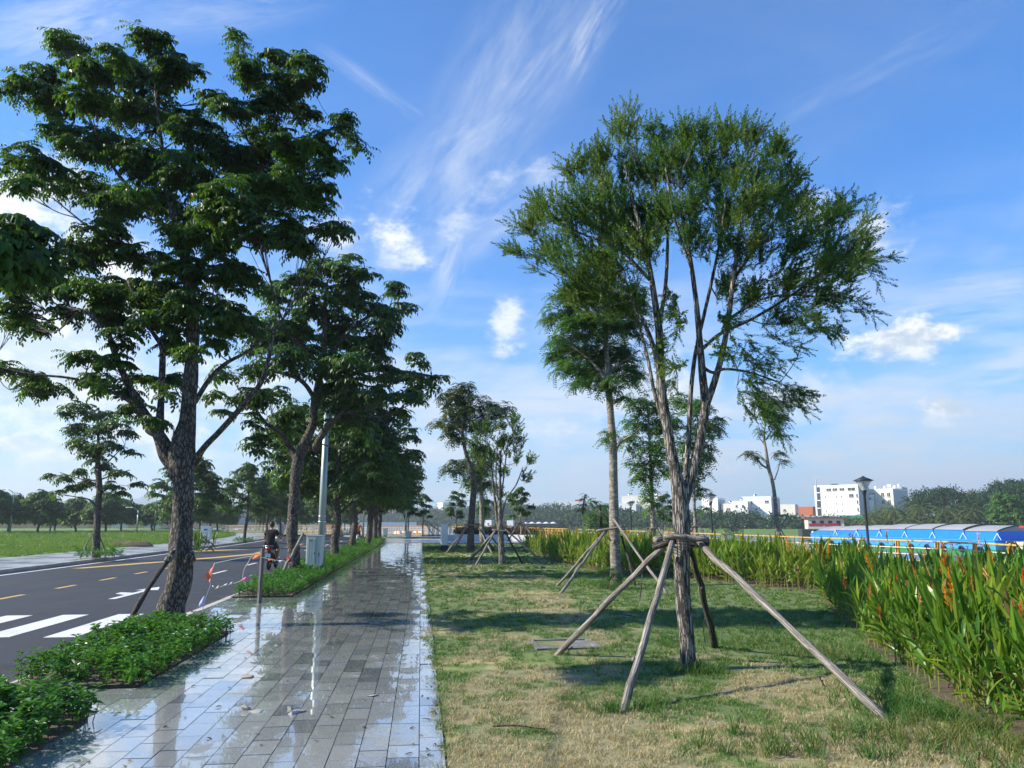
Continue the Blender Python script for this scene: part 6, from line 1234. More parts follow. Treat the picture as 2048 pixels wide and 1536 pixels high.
# rider on scooter, seen from behind, riding away (+Y); origin at rear wheel contact
bx, by = G(537, 1140, -.15); SC = thing('motor_scooter', 'dark scooter with red tail light and white number plate, riding away on the road', 'motorbike', (bx, by, -.15), -.02)
def wheel(par, c, R, r=.05, spokes=5, nm='wheel', rim_m=None):
    g = Geo(); g.torus(c, R-r, r, (1, 0, 0), 28, 8); w_ = obj(nm, g, M_RUB, par, True); g = Geo(); g.torus(c, R-r*1.9, .012, (1, 0, 0), 24, 6)
    for k in range(spokes):
        a = 2*math.pi*k/spokes; g.rod(c, np.array(c)+[0, math.cos(a)*(R-r*1.9), math.sin(a)*(R-r*1.9)], .008 if spokes < 8 else .002)
    g.rod(np.array(c)-[.05, 0, 0], np.array(c)+[.05, 0, 0], .03); obj('rim', g, rim_m or M_CHR, w_, True); return w_
wheel(SC, (0, .0, .24), .24, .058); wheel(SC, (0, 1.22, .24), .24, .05)
g = Geo(); g.tube(cr([(0, -.12, .72), (0, .1, .66), (0, .45, .55), (0, .62, .34), (0, .85, .30), (0, 1.0, .5), (0, 1.05, .82)], 6), [*np.interp(np.linspace(0, 1, 37), [0, .15, .35, .55, .7, .85, 1], [.07, .15, .15, .11, .10, .14, .10])], 14); obj('fairing', g, plain('scooter_paint', (.09, .095, .11), .25, .2), SC, True)
g = Geo(); g.ball((0, .12, .80), (.13, .36, .06), 14, 8); obj('seat', g, M_BLACK, SC, True); g = Geo(); g.box((0, -.20, .76), (.20, .05, .09)); g.ball((0, -.22, .76), (.10, .03, .05)); obj('tail_light', g, M_REDL, SC, True)
g = Geo(); g.box((0, -.26, .52), (.19, .012, .14)); obj('number_plate', g, M_CABW, SC); g = Geo(); g.tube([(0, -.05, .60), (0, -.2, .50), (0, -.30, .38)], [.07, .05, .03], 8); obj('mudguard', g, M_BLACK, SC, True)
g = Geo(); g.tube([(.14, .35, .30), (.16, .05, .30), (.16, -.12, .36)], [.03, .05, .055], 10); obj('exhaust', g, M_CHR, SC, True); g = Geo(); g.tube([(-.16, -.26, .86), (-.13, -.05, .84)], .014, 6); g.tube([(.16, -.26, .86), (.13, -.05, .84)], .014, 6); g.tube([(-.16, -.26, .86), (0, -.30, .87), (.16, -.26, .86)], .014, 6); obj('grab_rail', g, M_CHR, SC, True)
g = Geo(); g.tube(cr([(-.34, .82, 1.02), (-.2, .95, 1.02), (0, 1.0, .98), (.2, .95, 1.02), (.34, .82, 1.02)], 4), .016, 8); g.rod((0, 1.02, .6), (0, 1.0, .98), .03); obj('handlebar', g, M_BLACK, SC, True)
for sx in (-1, 1): g = Geo(); g.rod((sx*.22, .93, 1.02), (sx*.36, .95, 1.20), .008); g.ball((sx*.38, .95, 1.23), (.07, .012, .045)); obj('mirror', g, M_BLACK, SC, True)
for sx in (-1, 1): g = Geo(); g.ball((sx*.13, -.20, .66), (.04, .03, .03)); obj('indicator', g, M_FO, SC, True)
RP = thing('person', 'person in black t-shirt and shorts riding the dark scooter away from the camera', 'person', (bx, by, -.15), -.02)
J = [(0, .12, .88, .15, .13), (0, .10, 1.05, .13, .10), (0, .12, 1.22, .16, .11), (0, .15, 1.36, .13, .09), (0, .18, 1.44, .055), (0, .20, 1.50, .05),
     (-.17, .16, 1.37, .062), (-.27, .34, 1.18, .045), (-.29, .68, 1.08, .032), (.17, .16, 1.37, .062), (.27, .34, 1.18, .045), (.29, .68, 1.08, .032),
     (-.10, .22, .86, .088), (-.19, .56, .80, .068), (-.17, .60, .44, .048), (-.16, .56, .28, .035), (-.16, .68, .24, .036), (.10, .22, .86, .088), (.19, .56, .80, .068), (.17, .60, .44, .048), (.16, .56, .28, .035), (.16, .68, .24, .036)]
E_ = [(0, 1), (1, 2), (2, 3), (3, 4), (4, 5), (3, 6), (6, 7), (7, 8), (3, 9), (9, 10), (10, 11), (0, 12), (12, 13), (13, 14), (14, 15), (15, 16), (0, 17), (17, 18), (18, 19), (19, 20), (20, 21)]
body = skin_body('body', J, E_, M_SKIN, RP)
J2 = [(0, .11, .84, .17, .15), (0, .09, 1.02, .155, .125), (0, .11, 1.22, .185, .13), (0, .14, 1.36, .15, .105), (0, .17, 1.425, .07, .06), (-.17, .16, 1.38, .082), (-.235, .26, 1.24, .068), (.17, .16, 1.38, .082), (.235, .26, 1.24, .068)]
skin_body('t_shirt', J2, [(0, 1), (1, 2), (2, 3), (3, 4), (3, 5), (5, 6), (3, 7), (7, 8)], M_TEE, RP)
skin_body('shorts', [(0, .14, .86, .165, .13), (-.10, .24, .86, .105), (-.18, .50, .81, .09), (.10, .24, .86, .105), (.18, .50, .81, .09)], [(0, 1), (1, 2), (0, 3), (3, 4)], M_SHORT, RP)
h_ = head(RP, (0, .22, 1.60)); g = Geo(); g.ball((0, .20, 1.635), (.092, .105, .108), 16, 12); V = g.V[0]; V[:, 1] -= np.where(V[:, 2] < 1.60, .015, 0); rng = np.random.default_rng(1); V += rng.normal(0, .004, V.shape); obj('hair', g, M_HAIR, RP, True)
for sx in (-1, 1): hand(RP, (sx*.30, .70, 1.075), (sx*.1, .6, -.3), None, 1, (-sx, .3, 0)); 
g = Geo(); [g.tube([(sx*.16, .50, .245), (sx*.16, .60, .245), (sx*.16, .76, .23)], [.04, .045, .032], 8) for sx in (-1, 1)]; obj('shoes', g, M_BLACK, RP, True)
# cyclist far along the road
bx, by = G(714, 1089, -.15); CY = thing('bicycle', 'bicycle ridden away at the bend beside the street trunks', 'bicycle', (bx, by, -.15), -.05); R_ = .33
wheel(CY, (0, 0, R_), R_, .022, 12); wheel(CY, (0, 1.05, R_), R_, .022, 12)
g = Geo(); [g.rod(a, b_, .016) for a, b_ in (((0, 0, R_), (0, .42, .30)), ((0, .42, .30), (0, .28, .86)), ((0, 0, R_), (0, .30, .76)), ((0, .30, .76), (0, .86, .80)), ((0, .42, .30), (0, .88, .72)), ((0, .86, .85), (0, 1.05, R_)))]; obj('frame', g, plain('bike_frame', (.25, .27, .3), .4, .3), CY, True)
g = Geo(); g.tube([(-.27, .80, .98), (0, .88, .98), (.27, .80, .98)], .014, 6); g.rod((0, .86, .8), (0, .88, .98), .014); obj('handlebar', g, M_BLACK, CY, True); g = Geo(); g.ball((0, .24, .89), (.08, .13, .035)); obj('saddle', g, M_BLACK, CY, True); g = Geo(); g.torus((.04, .42, .30), .09, .006, (1, 0, 0), 18, 5); g.rod((.05, .42, .30), (.12, .52, .18), .01); g.rod((-.05, .42, .30), (-.12, .32, .42), .01); obj('crank', g, M_CHR, CY, True)
g = Geo(); g.tube([(0, -.34, .45), (0, -.22, .62), (0, 0, .70)], [.03, .03, .03], 6); obj('mudguard', g, M_CABW, CY, True)
CP = thing('person', 'person in orange shirt, dark shorts and white cap riding the bicycle away', 'person', (bx, by, -.15), -.05)
J = [(0, .26, .96, .14, .12), (0, .26, 1.12, .12, .10), (0, .32, 1.28, .15, .10), (0, .38, 1.40, .12, .09), (0, .42, 1.48, .05), (0, .44, 1.53, .048), (-.16, .38, 1.40, .055), (-.24, .56, 1.20, .042), (-.25, .76, 1.03, .03), (.16, .38, 1.40, .055), (.24, .56, 1.20, .042), (.25, .76, 1.03, .03),
     (-.09, .32, .92, .085), (-.12, .62, .76, .062), (-.12, .38, .46, .045), (-.12, .46, .40, .034), (.09, .32, .92, .085), (.12, .66, .64, .062), (.12, .54, .26, .045), (.12, .62, .20, .034)]
skin_body('body', J, [(0, 1), (1, 2), (2, 3), (3, 4), (4, 5), (3, 6), (6, 7), (7, 8), (3, 9), (9, 10), (10, 11), (0, 12), (12, 13), (13, 14), (14, 15), (0, 16), (16, 17), (17, 18), (18, 19)], M_SKIN, CP)
skin_body('shirt', [(0, .25, .93, .165, .14), (0, .25, 1.1, .15, .125), (0, .31, 1.27, .175, .125), (0, .37, 1.40, .145, .10), (0, .41, 1.46, .065), (-.16, .38, 1.40, .075), (-.22, .50, 1.27, .062), (.16, .38, 1.40, .075), (.22, .50, 1.27, .062)], [(0, 1), (1, 2), (2, 3), (3, 4), (3, 5), (5, 6), (3, 7), (7, 8)], M_ORSH, CP)
skin_body('shorts', [(0, .27, .92, .15, .13), (-.09, .34, .91, .10), (-.12, .58, .79, .08), (.09, .34, .91, .10), (.12, .60, .69, .08)], [(0, 1), (1, 2), (0, 3), (3, 4)], M_BLACK, CP)
head(CP, (0, .47, 1.63)); g = Geo(); g.ball((0, .46, 1.665), (.10, .118, .085), 14, 10); g.ball((0, .58, 1.65), (.07, .07, .015)); obj('cap', g, M_WHCAP, CP, True)
for sx in (-1, 1): hand(CP, (sx*.25, .77, 1.02), (0, .6, -.2), None, 1, (-sx, .2, 0))
g = Geo(); g.tube([(-.12, .42, .37), (-.12, .56, .36)], [.04, .035], 8); g.tube([(.12, .58, .17), (.12, .72, .16)], [.04, .035], 8); obj('shoes', g, M_WHCAP, CP, True)
# ------------------------------------------------------------------ the blue barge and the boat behind it
M_BLUE = plain('barge_blue', (.01, .19, .70), .45, 0, .08, .3, dirt=(.02, .10, .34)); M_BLUEL = plain('barge_light_blue', (.04, .28, .72), .5, 0, .1, .4, dirt=(.03, .14, .40)); M_TARP = plain('hatch_grey', (.30, .30, .30), .7, 0, .1, .3); M_HGREEN = plain('hull_green', (.015, .19, .06), .55, 0, .15, .3)
M_RED = plain('roof_red', (.40, .03, .04), .5, 0, .15, .5); M_CREAM = plain('cabin_cream', (.66, .58, .46), .6, 0, .08, .5, dirt=(.45, .36, .27)); M_RUST = plain('grubby_white', (.52, .50, .48), .6, 0, .1, .4, dirt=(.25, .2, .17))
A_ = np.array([*at(1597, 118)]); B_ = np.array([*at(1986, 82)]); LB = np.linalg.norm(B_-A_); ang = math.atan2((B_-A_)[1], (B_-A_)[0])
BG = thing('barge', 'long blue covered cargo barge with grey arched hatches moored on the river', 'barge', (*A_, -2.0), ang)
Wd = 9.0   # local: x along A->B, y to the far side
def hullprof(x): return 1.0-max(0, (3.5-x)/3.5)**2*.9 if x < 3.5 else 1.0
xs = np.r_[np.linspace(0, 4, 9), np.linspace(6, LB, 14)]
def hull(z0, z1, out=0.0, x0=0):
    g = Geo(); X = xs[xs >= x0]; n = len(X); V = []
    for x in X:
        h = hullprof(x)*Wd/2+out; rise = max(0, (4-x)/4)**2*.8
        V += [[x, Wd/2-h, z0+rise], [x, Wd/2-h, z1+rise], [x, Wd/2+h, z1+rise], [x, Wd/2+h, z0+rise]]
    Q = [[4*i+j, 4*i+4+j, 4*i+4+(j+1) % 4, 4*i+(j+1) % 4] for i in range(n-1) for j in range(4)]; Q += [[0, 1, 2, 3], [4*n-4, 4*n-1, 4*n-2, 4*n-3]]; g.add(V, Q); return g
obj('hull_bottom', hull(-.6, .62), M_HGREEN, BG); obj('hull', hull(.622, 1.48, .02), M_BLUEL, BG); obj('deck_rail', hull(1.49, 1.59, .10), M_BLUEL, BG)
g = Geo(); g.box((LB/2+.8, Wd/2, 1.8), (LB-3.0, Wd-2.0, .42)); obj('coaming', g, M_BLUE, BG)
hb = [3.0, 8.6, 14.2, 19.6, 25.2, 31.0, 36.8, LB-.6] if LB > 40 else list(np.linspace(3, LB-.6, 8)); ht = [.22, .32, .42, .58, .62, .60, .48]
for i in range(7):
    x0, x1 = hb[i]+.06, hb[i+1]-.06; h = ht[i]; g = Geo(); g.box(((x0+x1)/2, Wd/2, 2.01+h/2), (x1-x0, Wd-2.2, h)); hp = obj('hatch_side', g, M_BLUE, BG)
    g = Geo(); n = 12; V = []
    for x in (x0, x1):
        for k in range(n+1): t = k/n; V.append([x, 1.0+(Wd-2.0)*t, 2.02+h+.62*math.sin(math.pi*t)**.8])
        for k in range(n+1): t = k/n; V.append([x, 1.0+(Wd-2.0)*t, 2.02+h])
    m_ = 2*(n+1); Q = []
    for k in range(n): Q += [[k, k+1, m_+k+1, m_+k], [k, n+1+k, n+2+k, k+1], [m_+k, m_+k+1, m_+n+2+k, m_+n+1+k]]
    g.add(V, Q); obj('hatch_cover', g, M_TARP, BG); g = Geo(); g.tube([[x1+.03, 1.0+(Wd-2.0)*k/n, 2.04+h+.64*math.sin(math.pi*k/n)**.8] for k in range(n+1)], .075, 6); obj('hatch_rim', g, M_DARKM, BG)
    g = Geo(); [g.rod((x1+.05, .9, 2.3), (x1+.05+dx, .85, 1.62), .03) for dx in (-.5, .5)]; obj('stay', g, M_CABW, BG)
rng = np.random.default_rng(8)
for k in range(13): x = 3+k*(LB-5)/12; g = Geo(); g.torus((x, -.16, .6), .27, .11, (0, 1, 0), 14, 6); obj('tyre_fender', g, M_RUB, BG, True)
g = Geo(); [g.box((x, -.03, z), (w, .02, h)) for x, z, w, h in [(rng.uniform(2, LB-1), rng.uniform(.8, 1.35), rng.uniform(.15, .6), rng.uniform(.03, .12)) for _ in range(60)]]; obj('paint_scar', g, M_DARKM, BG)
g = Geo(); g.tube([(.3, Wd/2, 2.2), (1.2, Wd/2-1, 2.8), (2.6, Wd/2-2, 2.8)], .06, 6); g.torus((1.1, 1.6, 1.6), .4, .16, (1, 1, 0), 16, 6); obj('bow_rail', g, M_CABW, BG)
TB = thing('pusher_boat', 'cream pusher boat with red roof edge at the right end of the barge', 'boat', (*(B_+unit(B_-A_)*.5), -2.0), ang)
g = Geo(); g.prism([(0, .8), (1.2, -.3), (14, -.3), (14, 7), (0, 7)], -.4, 1.5); obj('hull', g, M_RUST, TB); g = Geo(); g.prism([(-.0, .9), (1.1, -.34), (14.05, -.34), (14.05, .0), (1.2, .2), (.1, 1.0)], -.45, .78); obj('hull_bottom', g, M_HGREEN, TB)
g = Geo(); g.prism([(3.0, 1.0), (12.5, 1.0), (12.5, 6), (3.4, 6)], 1.5, 2.9); c_ = obj('cabin', g, M_CREAM, TB); g = Geo(); g.box((7.7, 3.5, 3.02), (10.8, 6.2, .24)); obj('roof', g, M_RED, TB)
for x in (4.6, 7.0, 9.5): g = Geo(); g.tube([(x, .92, 2.3), (x, 1.02, 2.3)], .2, 12); obj('porthole', g, M_BLACK, c_)
for x in (1.9, 4.4, 7.2, 10.5): g = Geo(); g.torus((x, -.46, 1.15), .38, .16, (0, 1, 0), 18, 8); g2 = Geo(); g2.torus((x, -.50, 1.15), .24, .04, (0, 1, 0), 16, 6); t_ = obj('tyre_fender', g, M_RUB, TB, True); obj('tyre_rim', g2, M_CABW, t_, True)
HB = thing('house_boat', 'red-roofed boat cabin showing behind the bow of the blue barge', 'boat', (*at(1612, 150), -2.0), -.28); g = Geo(); g.box((3.6, 1.5, 1.1), (9.0, 4.0, 1.8)); obj('hull', g, M_DARKM, HB); g = Geo(); g.box((3.6, 1.5, 3.1), (6.6, 3.0, 2.0)); c_ = obj('cabin', g, M_CREAM, HB); g = Geo(); g.box((3.6, 1.5, 4.2), (7.6, 3.8, .22)); obj('roof', g, M_RED, HB)
for k in range(4): g = Geo(); g.box((1.4+k*1.5, -.02, 3.2), (.7, .06, .9)); obj('window', g, M_DARKM, c_)
g = Geo(); g.box((3.2, -.04, 2.9), (5.4, .04, .5)); obj('red_panel', g, M_RED, c_)

# ------------------------------------------------------------------ far bank vegetation
def far_wood(name, label, line, seed, hts, depth=16, dens=.9, q=1.0, mat=None, step=5.0):
    """a wooded bank: crowns built from leaf clumps, stuff"""
    rng = np.random.default_rng(seed); g = Geo(); L = np.array(line, float); seg = np.r_[0, np.cumsum(np.linalg.norm(np.diff(L, axis=0), axis=1))]; s = 0
    while s < seg[-1]:
        x = np.interp(s, seg, L[:, 0]); y = np.interp(s, seg, L[:, 1]); d = math.hypot(x, y); st = step*max(1, d/230); T = L[min(len(L)-1, np.searchsorted(seg, s))]-L[max(0, np.searchsorted(seg, s)-1)]; nn = unit(np.array([x, y])); H = np.interp(s, seg, hts)
        for r in range(3):
            px_, py_ = x+nn[0]*(r*depth/3+rng.uniform(-2, 2))+rng.uniform(-2, 2), y+nn[1]*(r*depth/3+rng.uniform(-2, 2)); h = H*(.62, .85, 1.0)[r]*rng.uniform(.78, 1.12); R = rng.uniform(.8, 1.2)*st*.62; m = int(210*dens*q*(1 if r else 1.25))
            u = unit(rng.normal(0, 1, (m, 3))*[1, 1, .9]); u[:, 2] = np.abs(u[:, 2])*.9-.15; rr = (.72+.28*rng.random(m))[:, None]; b1 = 1+.22*np.sin(u[:, :1]*7+s)+.18*np.sin(u[:, 2:]*9+s*1.7)
            P = np.array([px_, py_, -1.6])+u*rr*b1*np.array([R, R, h*.55])+[0, 0, h*.52]; low = rng.random(m) < .25; P[low, 2] = rng.uniform(-1.6, h*.35, low.sum())
            sz = max(.45, d*.0026)*rng.uniform(.7, 1.5, m); g.add(*leaf4(P, rng.normal(0, 1, (m, 3))+u*.5, u+[0, 0, .5], sz, sz*.7, .2))
        s += st*.55
    o = obj(name, g, mat or M_LEAF_F); return tag(o, label, 'trees', None, 'stuff')
BK = [(p[0]*1.01, p[1]*1.01) for p in BANK]
far_wood('riverside_wood', 'dense dark mangrove wood lining the far river bank', [at(1960, 190), at(1800, 215), at(1700, 225), at(1600, 222), at(1480, 226), at(1350, 262), at(1230, 300), at(1120, 350), at(1000, 430)], 2, [6.5, 6.5, 5.2, 5.4, 7.2, 8.4, 9.8, 11.0, 14], 18, 1.15)
far_wood('distant_wood', 'hazy distant tree line beyond the far end of the river', [at(1010, 420), at(950, 500), at(880, 560), at(800, 600), at(700, 620), at(560, 600)], 3, [15, 14, 13.5, 15, 11, 9], 26, 1.0)
far_wood('field_edge_wood', 'low dark tree line closing the far side of the field', [at(-160, 190), at(80, 210), at(260, 240), at(420, 260), at(560, 280), at(660, 300)], 4, [6.2, 6, 5.6, 5.6, 5.6, 6], 16, .6)
# broad rain trees right
def pad_tree(label, b, h, spread, seed, n=26, ml=None):
    rng = np.random.default_rng(seed); C = []
    for k in range(n):
        t = (k+.5)/n; z = h*(.42+.58*t); rr = spread*math.sqrt(max(0, 1-t**1.6))*(.35+.65*math.sqrt(rng.random())) ; a = 2.4*k; C.append((np.array([b[0]+rr*math.cos(a), b[1]+rr*math.sin(a), z-1.5]), (spread*.36, spread*.36, spread*.10), 26))
    L = [([np.array([b[0], b[1], -1.8]), np.array([b[0], b[1], h*.25]), np.array([b[0], b[1], h*.7])], [.45, .38, .15])]+[([np.array([b[0], b[1], h*.2]), np.array([b[0]+math.cos(a)*spread*.4, b[1]+math.sin(a)*spread*.4, h*.45]), np.array([b[0]+math.cos(a)*spread*.7, b[1]+math.sin(a)*spread*.7, h*.6])], [.22, .15, .06]) for a in (0, 1.3, 2.6, 3.9, 5.2)]
    return build_tree('rain_tree', label, 'tree', (b[0], b[1], 0), L, C, TU2, ml or M_LEAF_F, M_BARK_A, 'broad rain trees beyond the barge', seed=seed, tsc=1.5, seg=7, twig=.03, hub_r=.06, shell=.3)
PA = pad_tree('broad umbrella-topped tree rising beyond the barge, right of the white buildings', at(1890, 205), 11.0, 12.0, 1, 40)
PB = pad_tree('large layered tree at the right edge behind the pusher boat', at(2035, 190), 12.2, 10.5, 2, 44)
for u, dd, s, rz, lab in ((1975, 205, .78, 2.0, 'lower layered tree between the two broad riverside trees'), (2090, 180, 1.0, 4.0, 'rain tree partly outside the right edge'), (1960, 175, .55, 1.0, 'pale lower rain tree above the barge stern')): copy_tree(PB, lab, (*at(u, dd), 0), rz, s)
RG = round_tree('light green rounded tree on the bank above the pusher boat', at(2015, 150), 6.6, 3.6, 90, 'light trees on the far bank', M_LEAF_C, 34, 10, 1.8, .1)
# coconut palms
def palm(label, b, h, seed, m=None):
    rng = np.random.default_rng(seed); t = thing('coconut_palm', label, 'palm', (b[0], b[1], -1.4), rng.uniform(0, 6), 'coconut palms on the far bank'); g = Geo(); lean = rng.normal(0, .5, 2); g.tube(cr([(0, 0, 0), (lean[0]*.4, lean[1]*.4, h*.5), (lean[0], lean[1], h)], 4), [*np.linspace(.22, .13, 9)], 7); obj('trunk', g, M_BARK_A, t, True); g = Geo()
    for k in range(22):
        a = 2.4*k; e = 1.25-1.75*(k/22); d = np.array([math.cos(a)*math.cos(e), math.sin(a)*math.cos(e), math.sin(e)]); p = np.array([lean[0], lean[1], h]); L = rng.uniform(3.0, 3.9); B = []; D = []; ns = 13
        for i in range(ns):
            d = unit(d-np.array([0, 0, .11])); p = p+d*L/ns; s = unit(np.cross(d, [0, 0, 1])); 
            for sd in (-1, 1): B.append(p); D.append(d*.6+s*sd-[0, 0, .45])
        g.add(*leaf4(B, D, np.tile([0, 0, 1.0], (len(B), 1)), .85*np.sin(np.linspace(.5, 2.9, len(B)))+.15, .16, .1))
    obj('fronds', g, m or M_LEAF_P, t); return t
PMA = palm('yellowing coconut palm just right of the nearest garden lamp', at(1748, 160), 3.6, 1); PMB = palm('coconut palm in front of the windowed white building', at(1788, 165), 5.6, 2)
for i, (u, dd, s, lab) in enumerate(((1815, 160, .9, 'coconut palm with brown lower fronds above the middle of the barge'), (1838, 172, 1.05, 'coconut palm right of the grey-sided building'), (1868, 160, .86, 'coconut palm under the left edge of the umbrella tree'), (1895, 165, .95, 'coconut palm under the middle of the umbrella tree'),
        (1922, 170, .98, 'coconut palm under the right edge of the umbrella tree'), (1945, 165, .9, 'rightmost coconut palm above the barge'), (1718, 175, .7, 'low coconut palm below the green netting'), (1770, 172, 1.0, 'coconut palm rising tallest beside the lamp'))): copy_tree(PMB if i % 2 else PMA, lab, (*at(u, dd), -1.4), i*1.7, s)
# ------------------------------------------------------------------ buildings
M_BW = plain('building_white', (.78, .78, .77), .7, 0, .04, .15, dirt=(.62, .61, .59)); M_BC = plain('building_cream', (.66, .62, .54), .7, 0, .05, .15); M_BG = plain('building_grey', (.36, .40, .45), .7, 0, .05, .2); M_WIN = plain('window_dark', (.05, .055, .06), .3); M_NET = plain('green_netting', (.02, .20, .13), .8, 0, .2, .4); M_BBL = plain('building_blue_glass', (.18, .30, .40), .35); M_BR = plain('brick_orange', (.50, .14, .06), .8); M_TIN = plain('tin_roof', (.30, .42, .40), .55, .2, .15, .4)  # building_grey doubles as the shade painted on block sides
def bld(name, label, u, dd, w, dep, ztop, rz, mat, wins=(), side=None, extra=None, grp='buildings across the river', zb=-1.0):
    """front face centred on sight line u, turned rz from facing the camera; wins: (x 0..1, z metres below the top, w, h)"""
    b = at(u, dd); a = -math.atan2(b[0], b[1])-rz; t = thing(name, label, 'building', (*b, 0), a, grp); g = Geo(); g.box((0, dep/2, (ztop+zb)/2), (w, dep, ztop-zb)); W = obj('wall', g, mat, t)
    g = Geo()
    for (x0, y0, x1, y1) in ((-w/2, 0, w/2, .25), (-w/2, dep-.25, w/2, dep), (-w/2, .25, -w/2+.25, dep-.25), (w/2-.25, .25, w/2, dep-.25)): g.box(((x0+x1)/2, (y0+y1)/2, ztop+.35), (x1-x0, y1-y0, .7))
    obj('parapet', g, mat, t)
    if side: g = Geo(); g.box((w/2+.03, dep/2, (ztop+zb)/2), (.06, dep*.999, ztop-zb-.02)); obj('shaded_side', g, side, t)  # darker skin on the right side: shade put into the wall colour
    for (x, z, ww, hh) in wins: g = Geo(); g.box(((x-.5)*w, -.03, ztop-z), (ww, .08, hh)); w_ = obj('window', g, M_WIN, t); g = Geo(); g.box(((x-.5)*w, -.14, ztop-z-hh/2-.08), (ww+.3, .28, .12)); [g.box(((x-.5)*w+q*ww/2, -.09, ztop-z), (.09, .06, hh)) for q in ((0,) if ww > .9 else ())]; obj('sill', g, M_BC, w_)
    if extra: extra(t, w, dep, ztop)
    return t
def tanks(n, mat=None):
    def f(t, w, dep, z):
        rng = np.random.default_rng(n)
        for k in range(n): g = Geo(); x = rng.uniform(-.4, .4)*w; g.tube([(x, dep*.4, z), (x, dep*.4, z+1.9)], .55, 10); g.rod((x, dep*.4, z+1.9), (x, dep*.4, z+2.2), .3, .05); obj('water_tank', g, mat or M_CHR, t, True)
    return f
D1 = 330
def exA(t, w, dep, z):
    g = Geo(); g.box((-w*.41, .45, z/2), (1.7, 1.1, z)); obj('stair_slot', g, M_WIN, t)
    for k in range(5): g = Geo(); g.box((-w*.41, -.12, z-2.4-3.3*k), (1.9, .3, .35)); obj('stair_landing', g, M_BW, t)
    g = Geo(); g.box((-w*.445, .0, z-1), (.35, .4, 9.5)); obj('chimney', g, M_BG, t); g = Geo(); g.box((-w*.1, dep*.3, z+1.0), (2.4, 2, .7)); obj('roof_unit', g, M_WIN, t)
bld('apartment_building', 'tall white block with open stair slot and small windows, left of the nearest lamp', 1676, D1, 18.6, 12, 16.0, .38, M_BW, [(.34, 1.2, 2.0, 1.0), (.48, 1.2, 2.0, 1.0), (.64, 1.2, 2.0, 1.0), (.85, 1.2, 3.0, 1.2), (.84, 3.9, 1.8, 1.3), (.965, 3.9, .6, 1.3)]+[(.965, 6.6+3.1*k, .55, 1.3) for k in range(3)]+[(x, 4.2+3.0*k, .28, .55) for x in (.25, .5, .62) for k in range(4)], M_BG, exA)
bld('scaffolded_building', 'narrow unfinished building wrapped in green netting between the white blocks', 1713, D1+6, 6.2, 8, 12.2, .2, M_BG, [(.5, 1.6, 3, 1.2), (.5, 4.6, 4, 1.4)], None, lambda t, w, dep, z: (lambda g: (g.box((0, -.4, 3.0), (w, .1, 8.0)), obj('netting', g, M_NET, t)))(Geo()))
bld('apartment_building', 'lower white block with roof tanks directly behind the nearest lamp head', 1731, D1+3, 8, 10, 12.0, .3, M_BW, [(.2, 1.0, 1.2, .8), (.5, 1.0, 1.2, .8), (.8, 1.0, 1.2, .8), (.3, 4.6, .6, .6), (.3, 8, .6, .6)], M_BG, tanks(3))
bld('apartment_building', 'cream block with rows of dark windows, right of the nearest lamp', 1763, D1, 11.5, 14, 14.4, .42, M_BC, [(x, 1.9+3.1*k, 1.2, 1.6) for x in (.12, .28, .62, .84) for k in range(4)], M_BG, tanks(4, M_CABW))
bld('apartment_building', 'grey-blue slab for the shaded right face of the windowed cream block', 1790, D1+10, 7.5, 12, 15.6, .2, M_BG, [(.2, 1.4, 1.6, 1.0), (.75, 1.4, 1.2, .8)], M_BG, tanks(3, M_CABW))  # cream block's shaded right face built as a slab, shade in its colour
bld('house', 'small orange brick house left of the tall white block', 1611, 310, 6.0, 6, 6.5, .2, M_BR); bld('house', 'low cream house on the bank between the barge tree and orange house', 1577, 300, 5.5, 6, 7.2, .2, M_BC, [(.3, 1.5, .7, .7)])
bld('apartment_building', 'white block with terrace behind the bare pale trunk', 1515, 320, 12, 12, 10.8, .3, M_BW, [(.12, 1.6, 1.6, .9), (.3, 1.6, 1.4, .9), (.85, 1.4, 1.6, .9), (.5, 4.5, .6, .6)], M_BG, tanks(2)); bld('house', 'white town house left of the terrace block', 1481, 318, 6.5, 8, 9.0, .25, M_BW, [(.3, 1.4, .8, .8), (.7, 1.4, .8, .8)], M_BG, tanks(1)); bld('house', 'cream town house between the middle lamp and white houses', 1458, 322, 6, 8, 8.0, .25, M_BC, [(.5, 1.6, 1.5, .8)], M_BG, tanks(1))
bld('house', 'narrow white house right behind the middle garden lamp', 1421, 325, 7, 8, 10.4, .4, M_BW, [(.5, 2, .8, .8)], M_BG); bld('apartment_building', 'cream block with roof tanks between pale trunk and slim feathery tree', 1283, 400, 20, 12, 13.8, .15, M_BC, [(.7, 2.0, 2.4, 1.2), (.3, 2.4, 1.4, 1), (.5, 5.5, 1, 1)], M_BG, tanks(4)); bld('apartment_building', 'long low white block just right of the pale straight trunk', 1249, 396, 12, 12, 9.6, .15, M_BW, [(.2, 2.0, 3.4, .7), (.7, 2.0, 2.0, .7)], M_BG)
bld('tower_block', 'slim hazy grey towers right of the slim feathery tree', 1321, 1500, 26, 20, 58, .2, M_BG); bld('apartment_building', 'white building with a small red roof showing above the wood', 1143, 460, 16, 12, 12.4, .1, M_BW, [], M_BG, lambda t, w, dep, z: (lambda g: (g.prism([(2, 2), (6, 2), (6, 8), (2, 8)], z+.01, z+1.6), obj('red_roof', g, M_RED, t)))(Geo()))
